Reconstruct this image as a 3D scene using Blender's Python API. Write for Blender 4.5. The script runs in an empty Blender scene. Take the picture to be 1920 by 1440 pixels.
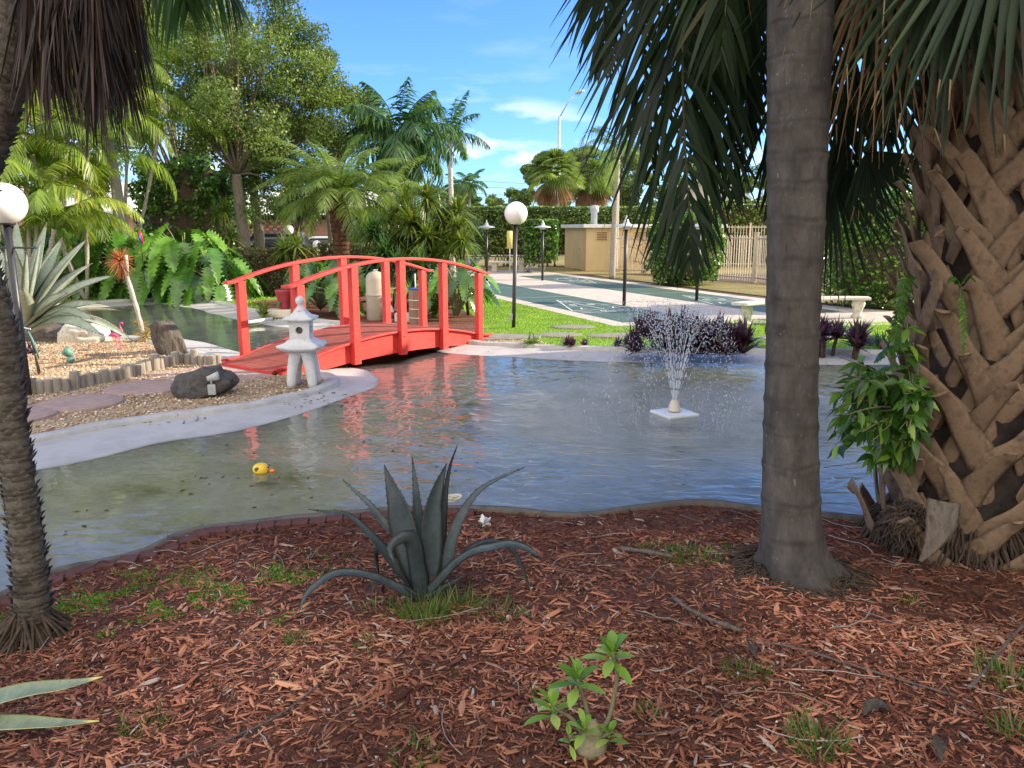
import bpy, math, random
import numpy as np
from mathutils import Vector, Matrix
from mathutils.geometry import delaunay_2d_cdt

random.seed(7)
rng = np.random.default_rng(11)
R = math.radians
PI = math.pi
scene = bpy.context.scene
COL = scene.collection

# ------------------------------------------------------------ camera
CAM_H, PITCH, FOC = 1.9, R(11.37), 1442.0
cam_d = bpy.data.cameras.new('camera')
cam_d.sensor_width = 36.0
cam_d.lens = FOC / 1920 * 36
cam_d.clip_start = 0.05
cam_d.clip_end = 2000
cam = bpy.data.objects.new('camera', cam_d)
COL.objects.link(cam)
cam.location = (0, 0, CAM_H)
cam.rotation_euler = (R(90) - PITCH, 0, 0)
scene.camera = cam
scene.render.resolution_x, scene.render.resolution_y = 1024, 768

# ------------------------------------------------------------ world, sun, exposure
SUN_EL, SUN_BEYOND = 25.0, 10.0           # degrees; the sun stands to the right and a little beyond
w = bpy.data.worlds.new('World')
scene.world = w
w.use_nodes = True
nt = w.node_tree
nt.nodes.clear()
n_out = nt.nodes.new('ShaderNodeOutputWorld')
n_bg = nt.nodes.new('ShaderNodeBackground')
n_sky = nt.nodes.new('ShaderNodeTexSky')
n_sky.sky_type = 'NISHITA'
n_sky.sun_disc = False
n_sky.sun_elevation = R(SUN_EL)
n_sky.sun_rotation = R(90 - SUN_BEYOND)
n_sky.air_density = 1.0
n_sky.dust_density = 0.0
n_sky.ozone_density = 6.0
n_bg.inputs['Strength'].default_value = 0.15
# thin clouds low in the sky
n_tc = nt.nodes.new('ShaderNodeTexCoord')
n_map = nt.nodes.new('ShaderNodeMapping')
n_map.inputs['Scale'].default_value = (1.6, 1.6, 8.5)
n_map.inputs['Location'].default_value = (3.1, 0.4, 0.2)
n_noi = nt.nodes.new('ShaderNodeTexNoise')
n_noi.inputs['Scale'].default_value = 2.6
n_noi.inputs['Detail'].default_value = 7
n_noi.inputs['Roughness'].default_value = 0.58
n_cr = nt.nodes.new('ShaderNodeValToRGB')
n_cr.color_ramp.elements[0].position = 0.52
n_cr.color_ramp.elements[1].position = 0.74
n_sep = nt.nodes.new('ShaderNodeSeparateXYZ')
n_hr = nt.nodes.new('ShaderNodeValToRGB')
e = n_hr.color_ramp.elements
e[0].position = 0.0; e[0].color = (0, 0, 0, 1)
e[1].position = 0.45; e[1].color = (0, 0, 0, 1)
for pos, v in ((0.02, .8), (0.10, 0.8), (0.19, 0.14), (0.3, .05)):
    q = e.new(pos); q.color = (v, v, v, 1)
n_mul = nt.nodes.new('ShaderNodeMath'); n_mul.operation = 'MULTIPLY'
n_mix = nt.nodes.new('ShaderNodeMixRGB')
n_mix.inputs['Color2'].default_value = (6.2, 6.0, 6.2, 1)
nt.links.new(n_tc.outputs['Generated'], n_map.inputs['Vector'])
nt.links.new(n_map.outputs[0], n_noi.inputs['Vector'])
nt.links.new(n_noi.outputs['Fac'], n_cr.inputs['Fac'])
nt.links.new(n_tc.outputs['Generated'], n_sep.inputs[0])
nt.links.new(n_sep.outputs['Z'], n_hr.inputs['Fac'])
nt.links.new(n_cr.outputs['Color'], n_mul.inputs[0])
nt.links.new(n_hr.outputs['Color'], n_mul.inputs[1])
# a few small puffs low over the far trees
n_sub = nt.nodes.new('ShaderNodeVectorMath'); n_sub.operation = 'SUBTRACT'; n_sub.inputs[1].default_value = (-0.01, 0.99, 0.108)
n_scl = nt.nodes.new('ShaderNodeVectorMath'); n_scl.operation = 'MULTIPLY'; n_scl.inputs[1].default_value = (1.0, 1.0, 2.6)
n_len = nt.nodes.new('ShaderNodeVectorMath'); n_len.operation = 'LENGTH'
n_pr = nt.nodes.new('ShaderNodeMapRange'); n_pr.inputs[1].default_value = 0.14; n_pr.inputs[2].default_value = 0.04
n_no3 = nt.nodes.new('ShaderNodeTexNoise'); n_no3.inputs['Scale'].default_value = 9; n_no3.inputs['Detail'].default_value = 7
n_mp3 = nt.nodes.new('ShaderNodeMapping'); n_mp3.inputs['Scale'].default_value = (1, 1, 3.2)
n_th = nt.nodes.new('ShaderNodeMapRange'); n_th.inputs[1].default_value = 0.50; n_th.inputs[2].default_value = 0.64
n_pm = nt.nodes.new('ShaderNodeMath'); n_pm.operation = 'MULTIPLY'
n_mxx = nt.nodes.new('ShaderNodeMath'); n_mxx.operation = 'MAXIMUM'
nt.links.new(n_tc.outputs['Generated'], n_sub.inputs[0]); nt.links.new(n_sub.outputs[0], n_scl.inputs[0]); nt.links.new(n_scl.outputs[0], n_len.inputs[0])
nt.links.new(n_len.outputs['Value'], n_pr.inputs[0]); nt.links.new(n_tc.outputs['Generated'], n_mp3.inputs[0]); nt.links.new(n_mp3.outputs[0], n_no3.inputs['Vector'])
nt.links.new(n_no3.outputs['Fac'], n_th.inputs[0]); nt.links.new(n_th.outputs[0], n_pm.inputs[0]); nt.links.new(n_pr.outputs[0], n_pm.inputs[1])
nt.links.new(n_pm.outputs[0], n_mxx.inputs[0]); nt.links.new(n_mul.outputs[0], n_mxx.inputs[1])
nt.links.new(n_mxx.outputs[0], n_mix.inputs['Fac'])
n_tint = nt.nodes.new('ShaderNodeMixRGB'); n_tint.blend_type = 'MULTIPLY'
n_tint.inputs['Fac'].default_value = 1.0; n_tint.inputs['Color2'].default_value = (0.62, 0.80, 1.08, 1)
nt.links.new(n_sky.outputs[0], n_tint.inputs['Color1'])
nt.links.new(n_tint.outputs[0], n_mix.inputs['Color1'])
# broad bright clouds added out of view, behind and overhead, as fill light
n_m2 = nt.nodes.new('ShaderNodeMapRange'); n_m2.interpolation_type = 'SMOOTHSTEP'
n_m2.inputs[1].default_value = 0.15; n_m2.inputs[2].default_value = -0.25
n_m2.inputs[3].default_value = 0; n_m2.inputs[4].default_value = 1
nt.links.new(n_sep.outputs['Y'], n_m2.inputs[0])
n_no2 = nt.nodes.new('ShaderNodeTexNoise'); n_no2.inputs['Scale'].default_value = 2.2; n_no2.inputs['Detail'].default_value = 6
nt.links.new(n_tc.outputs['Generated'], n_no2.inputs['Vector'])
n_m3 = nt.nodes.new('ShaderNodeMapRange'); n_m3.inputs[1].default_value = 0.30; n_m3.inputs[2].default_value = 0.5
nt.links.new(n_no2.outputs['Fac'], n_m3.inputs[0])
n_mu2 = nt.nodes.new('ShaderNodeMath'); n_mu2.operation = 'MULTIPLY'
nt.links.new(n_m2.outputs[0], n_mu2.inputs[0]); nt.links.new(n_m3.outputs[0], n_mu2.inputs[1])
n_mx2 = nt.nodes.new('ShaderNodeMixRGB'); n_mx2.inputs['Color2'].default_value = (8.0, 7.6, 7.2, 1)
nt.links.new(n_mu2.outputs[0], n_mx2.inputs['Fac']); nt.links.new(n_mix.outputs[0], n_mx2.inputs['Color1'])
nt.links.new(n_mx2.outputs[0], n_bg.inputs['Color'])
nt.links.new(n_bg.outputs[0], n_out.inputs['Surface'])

sun_d = bpy.data.lights.new('sun', 'SUN')
sun_d.energy = 5.0
sun_d.angle = R(0.5)
sun_d.color = (1.0, 0.87, 0.69)
sun = bpy.data.objects.new('sun', sun_d)
COL.objects.link(sun)
SV = Vector((math.cos(R(SUN_EL)) * math.cos(R(SUN_BEYOND)), math.cos(R(SUN_EL)) * math.sin(R(SUN_BEYOND)), math.sin(R(SUN_EL))))
sun.rotation_euler = SV.to_track_quat('Z', 'Y').to_euler()
scene.view_settings.view_transform = 'Standard'
scene.view_settings.look = 'None'
scene.view_settings.gamma = 1
scene.view_settings.exposure = 0.92
scene.render.engine = 'CYCLES'
scene.cycles.max_bounces = 8
scene.cycles.transparent_max_bounces = 12

# ------------------------------------------------------------ measuring helpers
FWD = np.array([0, math.cos(PITCH), -math.sin(PITCH)])
UPV = np.array([0, math.sin(PITCH), math.cos(PITCH)])
def ray(px, py):
    return np.array([1, 0, 0]) * (px - 960) / FOC + UPV * (720 - py) / FOC + FWD
EYE = np.array([0, 0, CAM_H])
def P(px, py, z=0.0):                      # sight line meets height z
    d = ray(px, py)
    return EYE + d * ((z - CAM_H) / d[2])
def PY(px, py, Y):                         # sight line at distance Y
    d = ray(px, py)
    return EYE + d * (Y / d[1])

# ------------------------------------------------------------ object helpers
def tag(o, label=None, cat=None, group=None, kind=None):
    if label: o['label'] = label
    if cat: o['category'] = cat
    if group: o['group'] = group
    if kind: o['kind'] = kind
    return o
def thing(name, label, cat, loc=(0, 0, 0), rz=0.0, group=None):
    o = bpy.data.objects.new(name, None)
    o.empty_display_size = 0.1
    COL.objects.link(o)
    o.location = [float(v) for v in loc]
    o.rotation_euler = (0, 0, rz)
    return tag(o, label, cat, group)
def copy_tree(o, parent=None):
    c = o.copy()
    COL.objects.link(c)
    c.parent = parent
    for ch in list(o.children):
        copy_tree(ch, c)
    return c

class MB:
    """collects geometry; build() links it as ONE mesh object"""
    def __init__(s):
        s.v = []; s.q = []; s.t = []; s.r = []; s.n = 0
    def add(s, v, q=None, t=None, rnd=0.5):
        v = np.asarray(v, float).reshape(-1, 3)
        if q is not None and len(q): s.q.append(np.asarray(q, int).reshape(-1, 4) + s.n)
        if t is not None and len(t): s.t.append(np.asarray(t, int).reshape(-1, 3) + s.n)
        s.v.append(v)
        r = np.asarray(rnd, float)
        s.r.append(np.full(len(v), float(r)) if r.ndim == 0 else r.reshape(-1))
        s.n += len(v)
        return s
    def box(s, c, size, rz=0.0, rx=0.0, ry=0.0, rnd=0.5, taper=1.0):
        hx, hy, hz = [k / 2 for k in size]
        v = np.array([[x * (taper if z > 0 else 1), y * (taper if z > 0 else 1), z] for z in (-hz, hz) for y in (-hy, hy) for x in (-hx, hx)])
        M = np.array((Matrix.Rotation(rz, 3, 'Z') @ Matrix.Rotation(ry, 3, 'Y') @ Matrix.Rotation(rx, 3, 'X')))
        v = v @ M.T + np.array(c, float)
        return s.add(v, [[0, 2, 3, 1], [4, 5, 7, 6], [0, 1, 5, 4], [1, 3, 7, 5], [3, 2, 6, 7], [2, 0, 4, 6]], rnd=rnd)
    def tube(s, pts, rad, n=8, cap=True, rnd=0.5):
        pts = np.asarray(pts, float); K = len(pts)
        rad = np.full(K, float(rad)) if np.ndim(rad) == 0 else np.asarray(rad, float)
        tan = np.gradient(pts, axis=0); tan /= np.linalg.norm(tan, axis=1)[:, None] + 1e-12
        ref = np.array([0, 0, 1.0]) if abs(tan[0][2]) < 0.9 else np.array([1.0, 0, 0])
        a = np.cross(tan, ref); a /= np.linalg.norm(a, axis=1)[:, None] + 1e-12
        for k in range(1, K):
            if np.dot(a[k], a[k - 1]) < 0: a[k] = -a[k]
        b = np.cross(tan, a)
        th = np.arange(n) * 2 * PI / n
        ring = pts[:, None] + rad[:, None, None] * (a[:, None] * np.cos(th)[None, :, None] + b[:, None] * np.sin(th)[None, :, None])
        i = np.arange(K - 1)[:, None] * n; j = np.arange(n)[None, :]; j2 = (j + 1) % n
        q = np.stack([i + j, i + j2, i + n + j2, i + n + j], -1).reshape(-1, 4)
        v = ring.reshape(-1, 3)
        t = None
        if cap:
            v = np.vstack([v, pts[0], pts[-1]])
            m = K * n
            t = [[m, (k + 1) % n, k] for k in range(n)] + [[m + 1, (K - 1) * n + k, (K - 1) * n + (k + 1) % n] for k in range(n)]
        return s.add(v, q, t, rnd)
    def lathe(s, prof, n=24, c=(0, 0, 0), wob=None, rnd=0.5, sq=None):
        """prof: (radius, z) pairs from the bottom up"""
        K = len(prof); th = np.arange(n) * 2 * PI / n
        v = np.zeros((K, n, 3))
        for k, (r, z) in enumerate(prof):
            rr = np.full(n, float(r))
            if wob is not None: rr = rr * wob(th, z)
            v[k, :, 0] = rr * np.cos(th) + c[0]; v[k, :, 1] = rr * np.sin(th) + c[1]; v[k, :, 2] = z + c[2]
        i = np.arange(K - 1)[:, None] * n; j = np.arange(n)[None, :]; j2 = (j + 1) % n
        q = np.stack([i + j, i + j2, i + n + j2, i + n + j], -1).reshape(-1, 4)
        v = np.vstack([v.reshape(-1, 3), [[c[0], c[1], prof[0][1] + c[2]], [c[0], c[1], prof[-1][1] + c[2]]]])
        m = K * n
        t = [[m, (k + 1) % n, k] for k in range(n)] + [[m + 1, (K - 1) * n + k, (K - 1) * n + (k + 1) % n] for k in range(n)]
        return s.add(v, q, t, rnd)
    def build(s, name, mat, parent=None, origin=None, world=False, smooth=True, bevel=0.0):
        v = np.vstack(s.v) if s.v else np.zeros((0, 3))
        rr = np.concatenate(s.r) if s.r else np.zeros(0)
        off = np.zeros(3)
        if world and parent is not None: off = np.array(parent.location)
        if origin is not None: off = np.array(origin, float)
        v = v - off
        me = bpy.data.meshes.new(name)
        q = np.vstack(s.q) if s.q else np.zeros((0, 4), int)
        t = np.vstack(s.t) if s.t else np.zeros((0, 3), int)
        me.vertices.add(len(v)); me.vertices.foreach_set('co', v.astype(np.float32).ravel())
        nl = len(q) * 4 + len(t) * 3
        me.loops.add(nl)
        me.loops.foreach_set('vertex_index', np.concatenate([q.ravel(), t.ravel()]).astype(np.int32))
        me.polygons.add(len(q) + len(t))
        ls = np.concatenate([np.arange(len(q)) * 4, len(q) * 4 + np.arange(len(t)) * 3]).astype(np.int32)
        me.polygons.foreach_set('loop_start', ls)
        me.polygons.foreach_set('use_smooth', np.full(len(ls), smooth))
        me.update(calc_edges=True)
        at = me.attributes.new('rnd', 'FLOAT', 'POINT')
        at.data.foreach_set('value', rr.astype(np.float32))
        if mat is not None: me.materials.append(mat)
        o = bpy.data.objects.new(name, me)
        COL.objects.link(o)
        if parent is not None: o.parent = parent
        elif origin is not None: o.location = [float(k) for k in off]
        if bevel:
            m = o.modifiers.new('bevel', 'BEVEL'); m.width = bevel; m.segments = 2; m.limit_method = 'ANGLE'; m.angle_limit = R(40)
            for p in me.polygons: p.use_smooth = False
        return o

def nrm(a):
    a = np.asarray(a, float)
    return a / (np.linalg.norm(a, axis=-1, keepdims=True) + 1e-12)

def blades(mb, base, d, side, L, W, prof, droop=0.0, fold=0.0, rnd=None, mid=False, grow=1.0):
    """N leaf strips; prof = relative width at evenly spaced stations"""
    base = np.asarray(base, float).reshape(-1, 3); N = len(base)
    d = nrm(np.broadcast_to(d, (N, 3))); side = nrm(np.broadcast_to(side, (N, 3)))
    L = np.broadcast_to(np.asarray(L, float), (N,)); W = np.broadcast_to(np.asarray(W, float), (N,))
    droop = np.broadcast_to(np.asarray(droop, float), (N,))
    prof = np.asarray(prof, float); K = len(prof); T = np.linspace(0, 1, K)
    nr = nrm(np.cross(side, d))
    f = 1.0 / np.sqrt(1 + droop ** 2 * 0.6)
    cen = base[:, None] + d[:, None] * (L * f)[:, None, None] * T[None, :, None]
    cen[:, :, 2] -= (droop * L * f)[:, None] * T[None] ** 2
    hw = (W / 2)[:, None, None] * prof[None, :, None]
    lo = cen - side[:, None] * hw + nr[:, None] * hw * fold
    hi = cen + side[:, None] * hw + nr[:, None] * hw * fold
    if rnd is None: rnd = rng.random(N)
    if mid:
        v = np.stack([lo, cen, hi], 2); m = 3
    else:
        v = np.stack([lo, hi], 2); m = 2
    b = np.arange(N)[:, None] * K * m + np.arange(K - 1)[None] * m
    b = b.reshape(-1)
    if mid:
        q = np.concatenate([np.stack([b, b + 1, b + 4, b + 3], 1), np.stack([b + 1, b + 2, b + 5, b + 4], 1)])
    else:
        q = np.stack([b, b + 1, b + 3, b + 2], 1)
    mb.add(v.reshape(-1, 3), q, rnd=np.repeat(rnd, K * m))

def leaves(mb, cen, size, nbias=(0, 0, 0.4), aspect=0.5, rnd=None):
    """N diamond leaves with random facing"""
    cen = np.asarray(cen, float); N = len(cen)
    nr = nrm(rng.normal(size=(N, 3)) + np.array(nbias))
    a = nrm(np.cross(nr, rng.normal(size=(N, 3)))); b = np.cross(nr, a)
    s = np.broadcast_to(np.asarray(size, float), (N,))[:, None] * (0.7 + 0.6 * rng.random((N, 1)))
    v = np.stack([cen - a * s * .5, cen + b * s * aspect * .5 + nr * s * .06, cen + a * s * .5, cen - b * s * aspect * .5 + nr * s * .06], 1)
    if rnd is None: rnd = rng.random(N)
    mb.add(v.reshape(-1, 3), np.arange(N * 4).reshape(-1, 4), rnd=np.repeat(rnd, 4))

# ------------------------------------------------------------ materials
def mat_new(name):
    m = bpy.data.materials.new(name); m.use_nodes = True
    return m, m.node_tree, m.node_tree.nodes['Principled BSDF']
def ramp(nt, fac, stops):
    r = nt.nodes.new('ShaderNodeValToRGB'); el = r.color_ramp.elements
    while len(el) > 1: el.remove(el[-1])
    el[0].position = stops[0][0]; el[0].color = (*stops[0][1], 1)
    for p_, c_ in stops[1:]:
        k = el.new(p_); k.color = (*c_, 1)
    nt.links.new(fac, r.inputs['Fac'])
    return r.outputs['Color']
def noise(nt, scale, detail=5, rough=0.6, vec=None, stretch=None, dist=0.0):
    n = nt.nodes.new('ShaderNodeTexNoise')
    n.inputs['Scale'].default_value = scale; n.inputs['Detail'].default_value = detail
    n.inputs['Roughness'].default_value = rough; n.inputs['Distortion'].default_value = dist
    tc = nt.nodes.new('ShaderNodeTexCoord')
    src = tc.outputs['Object']
    if stretch:
        mp = nt.nodes.new('ShaderNodeMapping'); mp.inputs['Scale'].default_value = stretch
        nt.links.new(src, mp.inputs['Vector']); src = mp.outputs[0]
    nt.links.new(src, n.inputs['Vector'])
    return n.outputs['Fac']
def bump(nt, b, h, strength=0.3, dist=0.02):
    n = nt.nodes.new('ShaderNodeBump'); n.inputs['Strength'].default_value = strength; n.inputs['Distance'].default_value = dist
    nt.links.new(h, n.inputs['Height']); nt.links.new(n.outputs[0], b.inputs['Normal'])
    return n
def mixc(nt, fac, a, b, mode='MIX'):
    m = nt.nodes.new('ShaderNodeMixRGB'); m.blend_type = mode
    for inp, val in (('Fac', fac), ('Color1', a), ('Color2', b)):
        if hasattr(val, 'is_linked'): nt.links.new(val, m.inputs[inp])
        elif isinstance(val, (int, float)): m.inputs[inp].default_value = val
        else: m.inputs[inp].default_value = (*val, 1)
    return m.outputs[0]
def surf(name, c1, c2, scale=6, rough=0.8, bmp=0.3, bscale=None, stretch=None, c3=None, metal=0.0, dist=0.01, detail=6, spots=None, spec=0.5):
    """two or three tone weathered surface with fine relief"""
    m, nt, b = mat_new(name)
    f = noise(nt, scale, detail, 0.62, stretch=stretch)
    st = [(0.3, c1), (0.68, c2)] if c3 is None else [(0.28, c1), (0.5, c2), (0.72, c3)]
    col = ramp(nt, f, st)
    if spots:
        s_ = noise(nt, spots[0], 3, 0.7)
        k = nt.nodes.new('ShaderNodeMapRange'); k.inputs[1].default_value = spots[1]; k.inputs[2].default_value = spots[1] + 0.06
        nt.links.new(s_, k.inputs[0]); col = mixc(nt, k.outputs[0], col, spots[2])
    nt.links.new(col, b.inputs['Base Color'])
    b.inputs['Roughness'].default_value = rough; b.inputs['Metallic'].default_value = metal
    b.inputs['Specular IOR Level'].default_value = spec
    if bmp: bump(nt, b, noise(nt, bscale or scale * 6, 6, 0.7, stretch=stretch), bmp, dist)
    return m
def leafmat(name, stops, trans=0.35, rough=0.45, vary=0.25, vscale=1.5, spec=0.5):
    """colour by the leaf's own random value, some light through the blade"""
    m, nt, b = mat_new(name)
    a = nt.nodes.new('ShaderNodeAttribute'); a.attribute_name = 'rnd'
    col = ramp(nt, a.outputs['Fac'], stops)
    f = noise(nt, vscale, 3, 0.5)
    k = nt.nodes.new('ShaderNodeMapRange'); k.inputs[1].default_value = 0.3; k.inputs[2].default_value = 0.7
    k.inputs[3].default_value = 1 - vary; k.inputs[4].default_value = 1 + vary
    nt.links.new(f, k.inputs[0])
    vm = nt.nodes.new('ShaderNodeVectorMath'); vm.operation = 'SCALE'
    nt.links.new(col, vm.inputs[0]); nt.links.new(k.outputs[0], vm.inputs['Scale'])
    nt.links.new(vm.outputs[0], b.inputs['Base Color'])
    b.inputs['Roughness'].default_value = rough
    b.inputs['Specular IOR Level'].default_value = spec
    if trans:
        t = nt.nodes.new('ShaderNodeBsdfTranslucent')
        vm2 = nt.nodes.new('ShaderNodeVectorMath'); vm2.operation = 'MULTIPLY'
        nt.links.new(vm.outputs[0], vm2.inputs[0]); vm2.inputs[1].default_value = (1.5, 1.6, 0.7)
        nt.links.new(vm2.outputs[0], t.inputs['Color'])
        mx = nt.nodes.new('ShaderNodeMixShader'); mx.inputs[0].default_value = trans
        out = nt.nodes['Material Output']
        nt.links.new(b.outputs[0], mx.inputs[1]); nt.links.new(t.outputs[0], mx.inputs[2])
        nt.links.new(mx.outputs[0], out.inputs['Surface'])
    return m
# ------------------------------------------------------------ the materials of the place
M = {}
def ground_like(name, stops, s1, s2, bmp, dist):
    m, nt, b = mat_new(name)
    f = noise(nt, s1, 8, 0.72); g = noise(nt, s2, 4, 0.6)
    c = ramp(nt, f, stops)
    c2 = mixc(nt, 0.5, c, ramp(nt, g, [(0.35, (.35, .35, .35)), (0.65, (.75, .75, .75))]), 'OVERLAY')
    nt.links.new(c2, b.inputs['Base Color']); b.inputs['Roughness'].default_value = 0.95
    b.inputs['Specular IOR Level'].default_value = 0.2
    bump(nt, b, f, bmp, dist)
    return m
M['soil'] = ground_like('soil', [(0.3, (.05, .035, .025)), (0.6, (.13, .09, .06)), (0.8, (.2, .15, .1))], 9, 0.5, 0.5, 0.03)
M['mulch'] = ground_like('mulch', [(0.3, (.06, .026, .018)), (0.5, (.17, .070, .045)), (0.72, (.28, .13, .085))], 38, 1.1, 1.0, 0.03)
M['lawn'] = ground_like('lawn', [(0.3, (.07, .13, .015)), (0.55, (.16, .27, .035)), (0.75, (.26, .36, .07))], 26, 0.8, 0.8, 0.03)
M['gravel'] = ground_like('gravel', [(0.3, (.16, .10, .055)), (0.5, (.42, .30, .18)), (0.7, (.66, .54, .38))], 45, 0.9, 1.0, 0.02)
M['dry_grass'] = ground_like('dry_grass', [(0.3, (.16, .12, .05)), (0.55, (.28, .23, .09)), (0.75, (.22, .30, .06))], 14, 0.6, 0.6, 0.03)
M['concrete'] = surf('concrete', (.40, .35, .29), (.56, .50, .43), 3.0, 0.85, 0.15, 60, spots=(9, .66, (.33, .29, .25)))
M['rim'] = surf('rim', (.34, .33, .31), (.52, .50, .46), 5.0, 0.8, 0.35, 40, spots=(11, .64, (.22, .21, .18)))
M['pond_wall'] = surf('pond_wall', (.05, .045, .04), (.14, .12, .10), 7, 0.85, 0.6, 40, c3=(.09, .08, .07))
# pale painted basin with algae and silt
m, nt, b = mat_new('basin')
f = noise(nt, 1.3, 8, 0.7); g = noise(nt, 9, 8, 0.75)
c = ramp(nt, f, [(0.30, (.26, .25, .12)), (0.43, (.52, .50, .38)), (0.60, (.64, .62, .55)), (0.74, (.40, .39, .27))])
c = mixc(nt, 0.6, c, ramp(nt, g, [(0.3, (.6, .62, .5)), (0.5, (1, 1, 1))]), 'MULTIPLY')
tc = nt.nodes.new('ShaderNodeTexCoord'); sx = nt.nodes.new('ShaderNodeSeparateXYZ'); nt.links.new(tc.outputs['Object'], sx.inputs[0])
k = nt.nodes.new('ShaderNodeMapRange'); k.inputs[1].default_value = -.052; k.inputs[2].default_value = -.105; nt.links.new(sx.outputs['Z'], k.inputs[0])
dry = ramp(nt, noise(nt, 2.2, 8, .7), [(.3, (.34, .325, .30)), (.55, (.46, .445, .42)), (.8, (.39, .375, .35))])
k3 = nt.nodes.new('ShaderNodeMath'); k3.operation = 'MULTIPLY_ADD'; k3.inputs[1].default_value = 1.4; k3.inputs[2].default_value = -.2; k3.use_clamp = True
k4 = nt.nodes.new('ShaderNodeMath'); k4.operation = 'ADD'; nt.links.new(k.outputs[0], k4.inputs[0])
k5 = nt.nodes.new('ShaderNodeMath'); k5.operation = 'MULTIPLY_ADD'; k5.inputs[1].default_value = .8; k5.inputs[2].default_value = -.4; nt.links.new(g, k5.inputs[0]); nt.links.new(k5.outputs[0], k4.inputs[1]); nt.links.new(k4.outputs[0], k3.inputs[0])
c = mixc(nt, k3.outputs[0], dry, c)
# thin dirty tide line
tl = nt.nodes.new('ShaderNodeMapRange'); tl.inputs[1].default_value = .004; tl.inputs[2].default_value = .0; ab = nt.nodes.new('ShaderNodeMath'); ab.operation = 'ABSOLUTE'; a2 = nt.nodes.new('ShaderNodeMath'); a2.operation = 'ADD'; a2.inputs[1].default_value = .060
nt.links.new(sx.outputs['Z'], a2.inputs[0]); nt.links.new(a2.outputs[0], ab.inputs[0]); nt.links.new(ab.outputs[0], tl.inputs[0])
tm = nt.nodes.new('ShaderNodeMath'); tm.operation = 'MULTIPLY'; nt.links.new(tl.outputs[0], tm.inputs[0]); nt.links.new(g, tm.inputs[1]); c = mixc(nt, tm.outputs[0], c, (.16, .15, .12))
nt.links.new(c, b.inputs['Base Color']); b.inputs['Roughness'].default_value = 0.7
bump(nt, b, g, 0.2, 0.02)
M['basin'] = m
M['court'] = surf('court', (.055, .10, .07), (.08, .135, .095), 2.5, 0.6, 0.08, 80, spots=(5, .68, (.12, .17, .14)))
M['paint'] = surf('court_paint', (.55, .57, .55), (.75, .76, .74), 9, 0.7, 0.1, spots=(30, .6, (.22, .28, .24)))
M['red'] = surf('red_paint', (.55, .034, .024), (.66, .052, .035), 7, 0.55, 0.6, 30, stretch=(1, 1, .8), spots=(11, .61, (.42, .035, .03)), dist=0.006)
M['deck'] = surf('deck_boards', (.23, .055, .035), (.33, .09, .055), 7, 0.7, 0.5, 24, dist=0.004, spots=(16, .66, (.16, .05, .035)))
M['stone_white'] = surf('cast_stone', (.50, .50, .50), (.68, .67, .65), 9, 0.85, 0.35, 60, spots=(17, .66, (.40, .40, .38)), dist=0.006)
M['bench_stone'] = surf('bench_stone', (.42, .38, .30), (.66, .62, .52), 8, 0.9, 0.5, 40, c3=(.5, .45, .36), spots=(14, .62, (.22, .19, .14)))
M['rock_dark'] = surf('rock_dark', (.035, .032, .032), (.11, .10, .095), 11, 0.95, 1.0, 26, c3=(.06, .055, .055), dist=0.03)
M['rock_brown'] = surf('rock_brown', (.028, .024, .02), (.15, .125, .10), 9, 0.95, 1.0, 16, stretch=(3, 3, .5), c3=(.07, .058, .048), dist=0.04)
M['paver'] = surf('paver', (.30, .20, .16), (.42, .30, .25), 5, 0.9, 0.3, 70, spots=(8, .66, (.24, .18, .15)))
M['step_grey'] = surf('step_grey', (.17, .155, .12), (.29, .27, .22), 6, 0.9, 0.4, 50)
M['brick'] = surf('brick', (.075, .03, .022), (.15, .055, .04), 12, 0.9, 0.5, 60, spots=(18, .64, (.08, .05, .04)))
M['log'] = surf('log', (.13, .115, .09), (.33, .29, .23), 5, 0.9, 0.9, 20, stretch=(6, 6, .6), c3=(.22, .195, .155))
M['log_end'] = surf('log_end', (.30, .25, .18), (.48, .42, .30), 14, 0.9, 0.3)
m, nt, b = mat_new('boot')
f = noise(nt, 5, 8, .7, stretch=(1.6, 1.6, 1)); c = ramp(nt, f, [(.28, (.034, .021, .013)), (.5, (.105, .063, .037)), (.74, (.235, .155, .095))])
at = nt.nodes.new('ShaderNodeAttribute'); at.attribute_name = 'rnd'
c = mixc(nt, 1.0, c, ramp(nt, at.outputs['Fac'], [(0, (.42, .42, .46)), (.5, (.85, .82, .8)), (1, (1.25, 1.12, 1.0))]), 'MULTIPLY')
sp = nt.nodes.new('ShaderNodeMapRange'); sp.inputs[1].default_value = .68; sp.inputs[2].default_value = .73; nt.links.new(noise(nt, 34, 5, .75), sp.inputs[0]); c = mixc(nt, sp.outputs[0], c, (.36, .29, .21))
cr_ = nt.nodes.new('ShaderNodeMapRange'); cr_.inputs[1].default_value = .36; cr_.inputs[2].default_value = .30; nt.links.new(noise(nt, 20, 6, .8, stretch=(2, 2, .5), dist=1.2), cr_.inputs[0]); c = mixc(nt, cr_.outputs[0], c, (.03, .02, .014))
nt.links.new(c, b.inputs['Base Color']); b.inputs['Roughness'].default_value = .9
bump(nt, b, noise(nt, 26, 9, .8, stretch=(2.2, 2.2, .6), dist=.6), 1.0, .014)
M['boot'] = m
M['globe'] = surf('globe', (.80, .78, .73), (.84, .82, .77), 4, 0.22, 0.0, spots=(7, .74, (.62, .58, .5)))
M['post'] = surf('black_post', (.018, .017, .02), (.035, .033, .035), 6, 0.4, 0.1)
M['dome'] = surf('dome', (.42, .43, .44), (.60, .60, .60), 6, 0.35, 0.0)
M['metal_grey'] = surf('metal_grey', (.34, .36, .38), (.52, .54, .55), 6, 0.4, 0.1, metal=.3)
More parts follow.
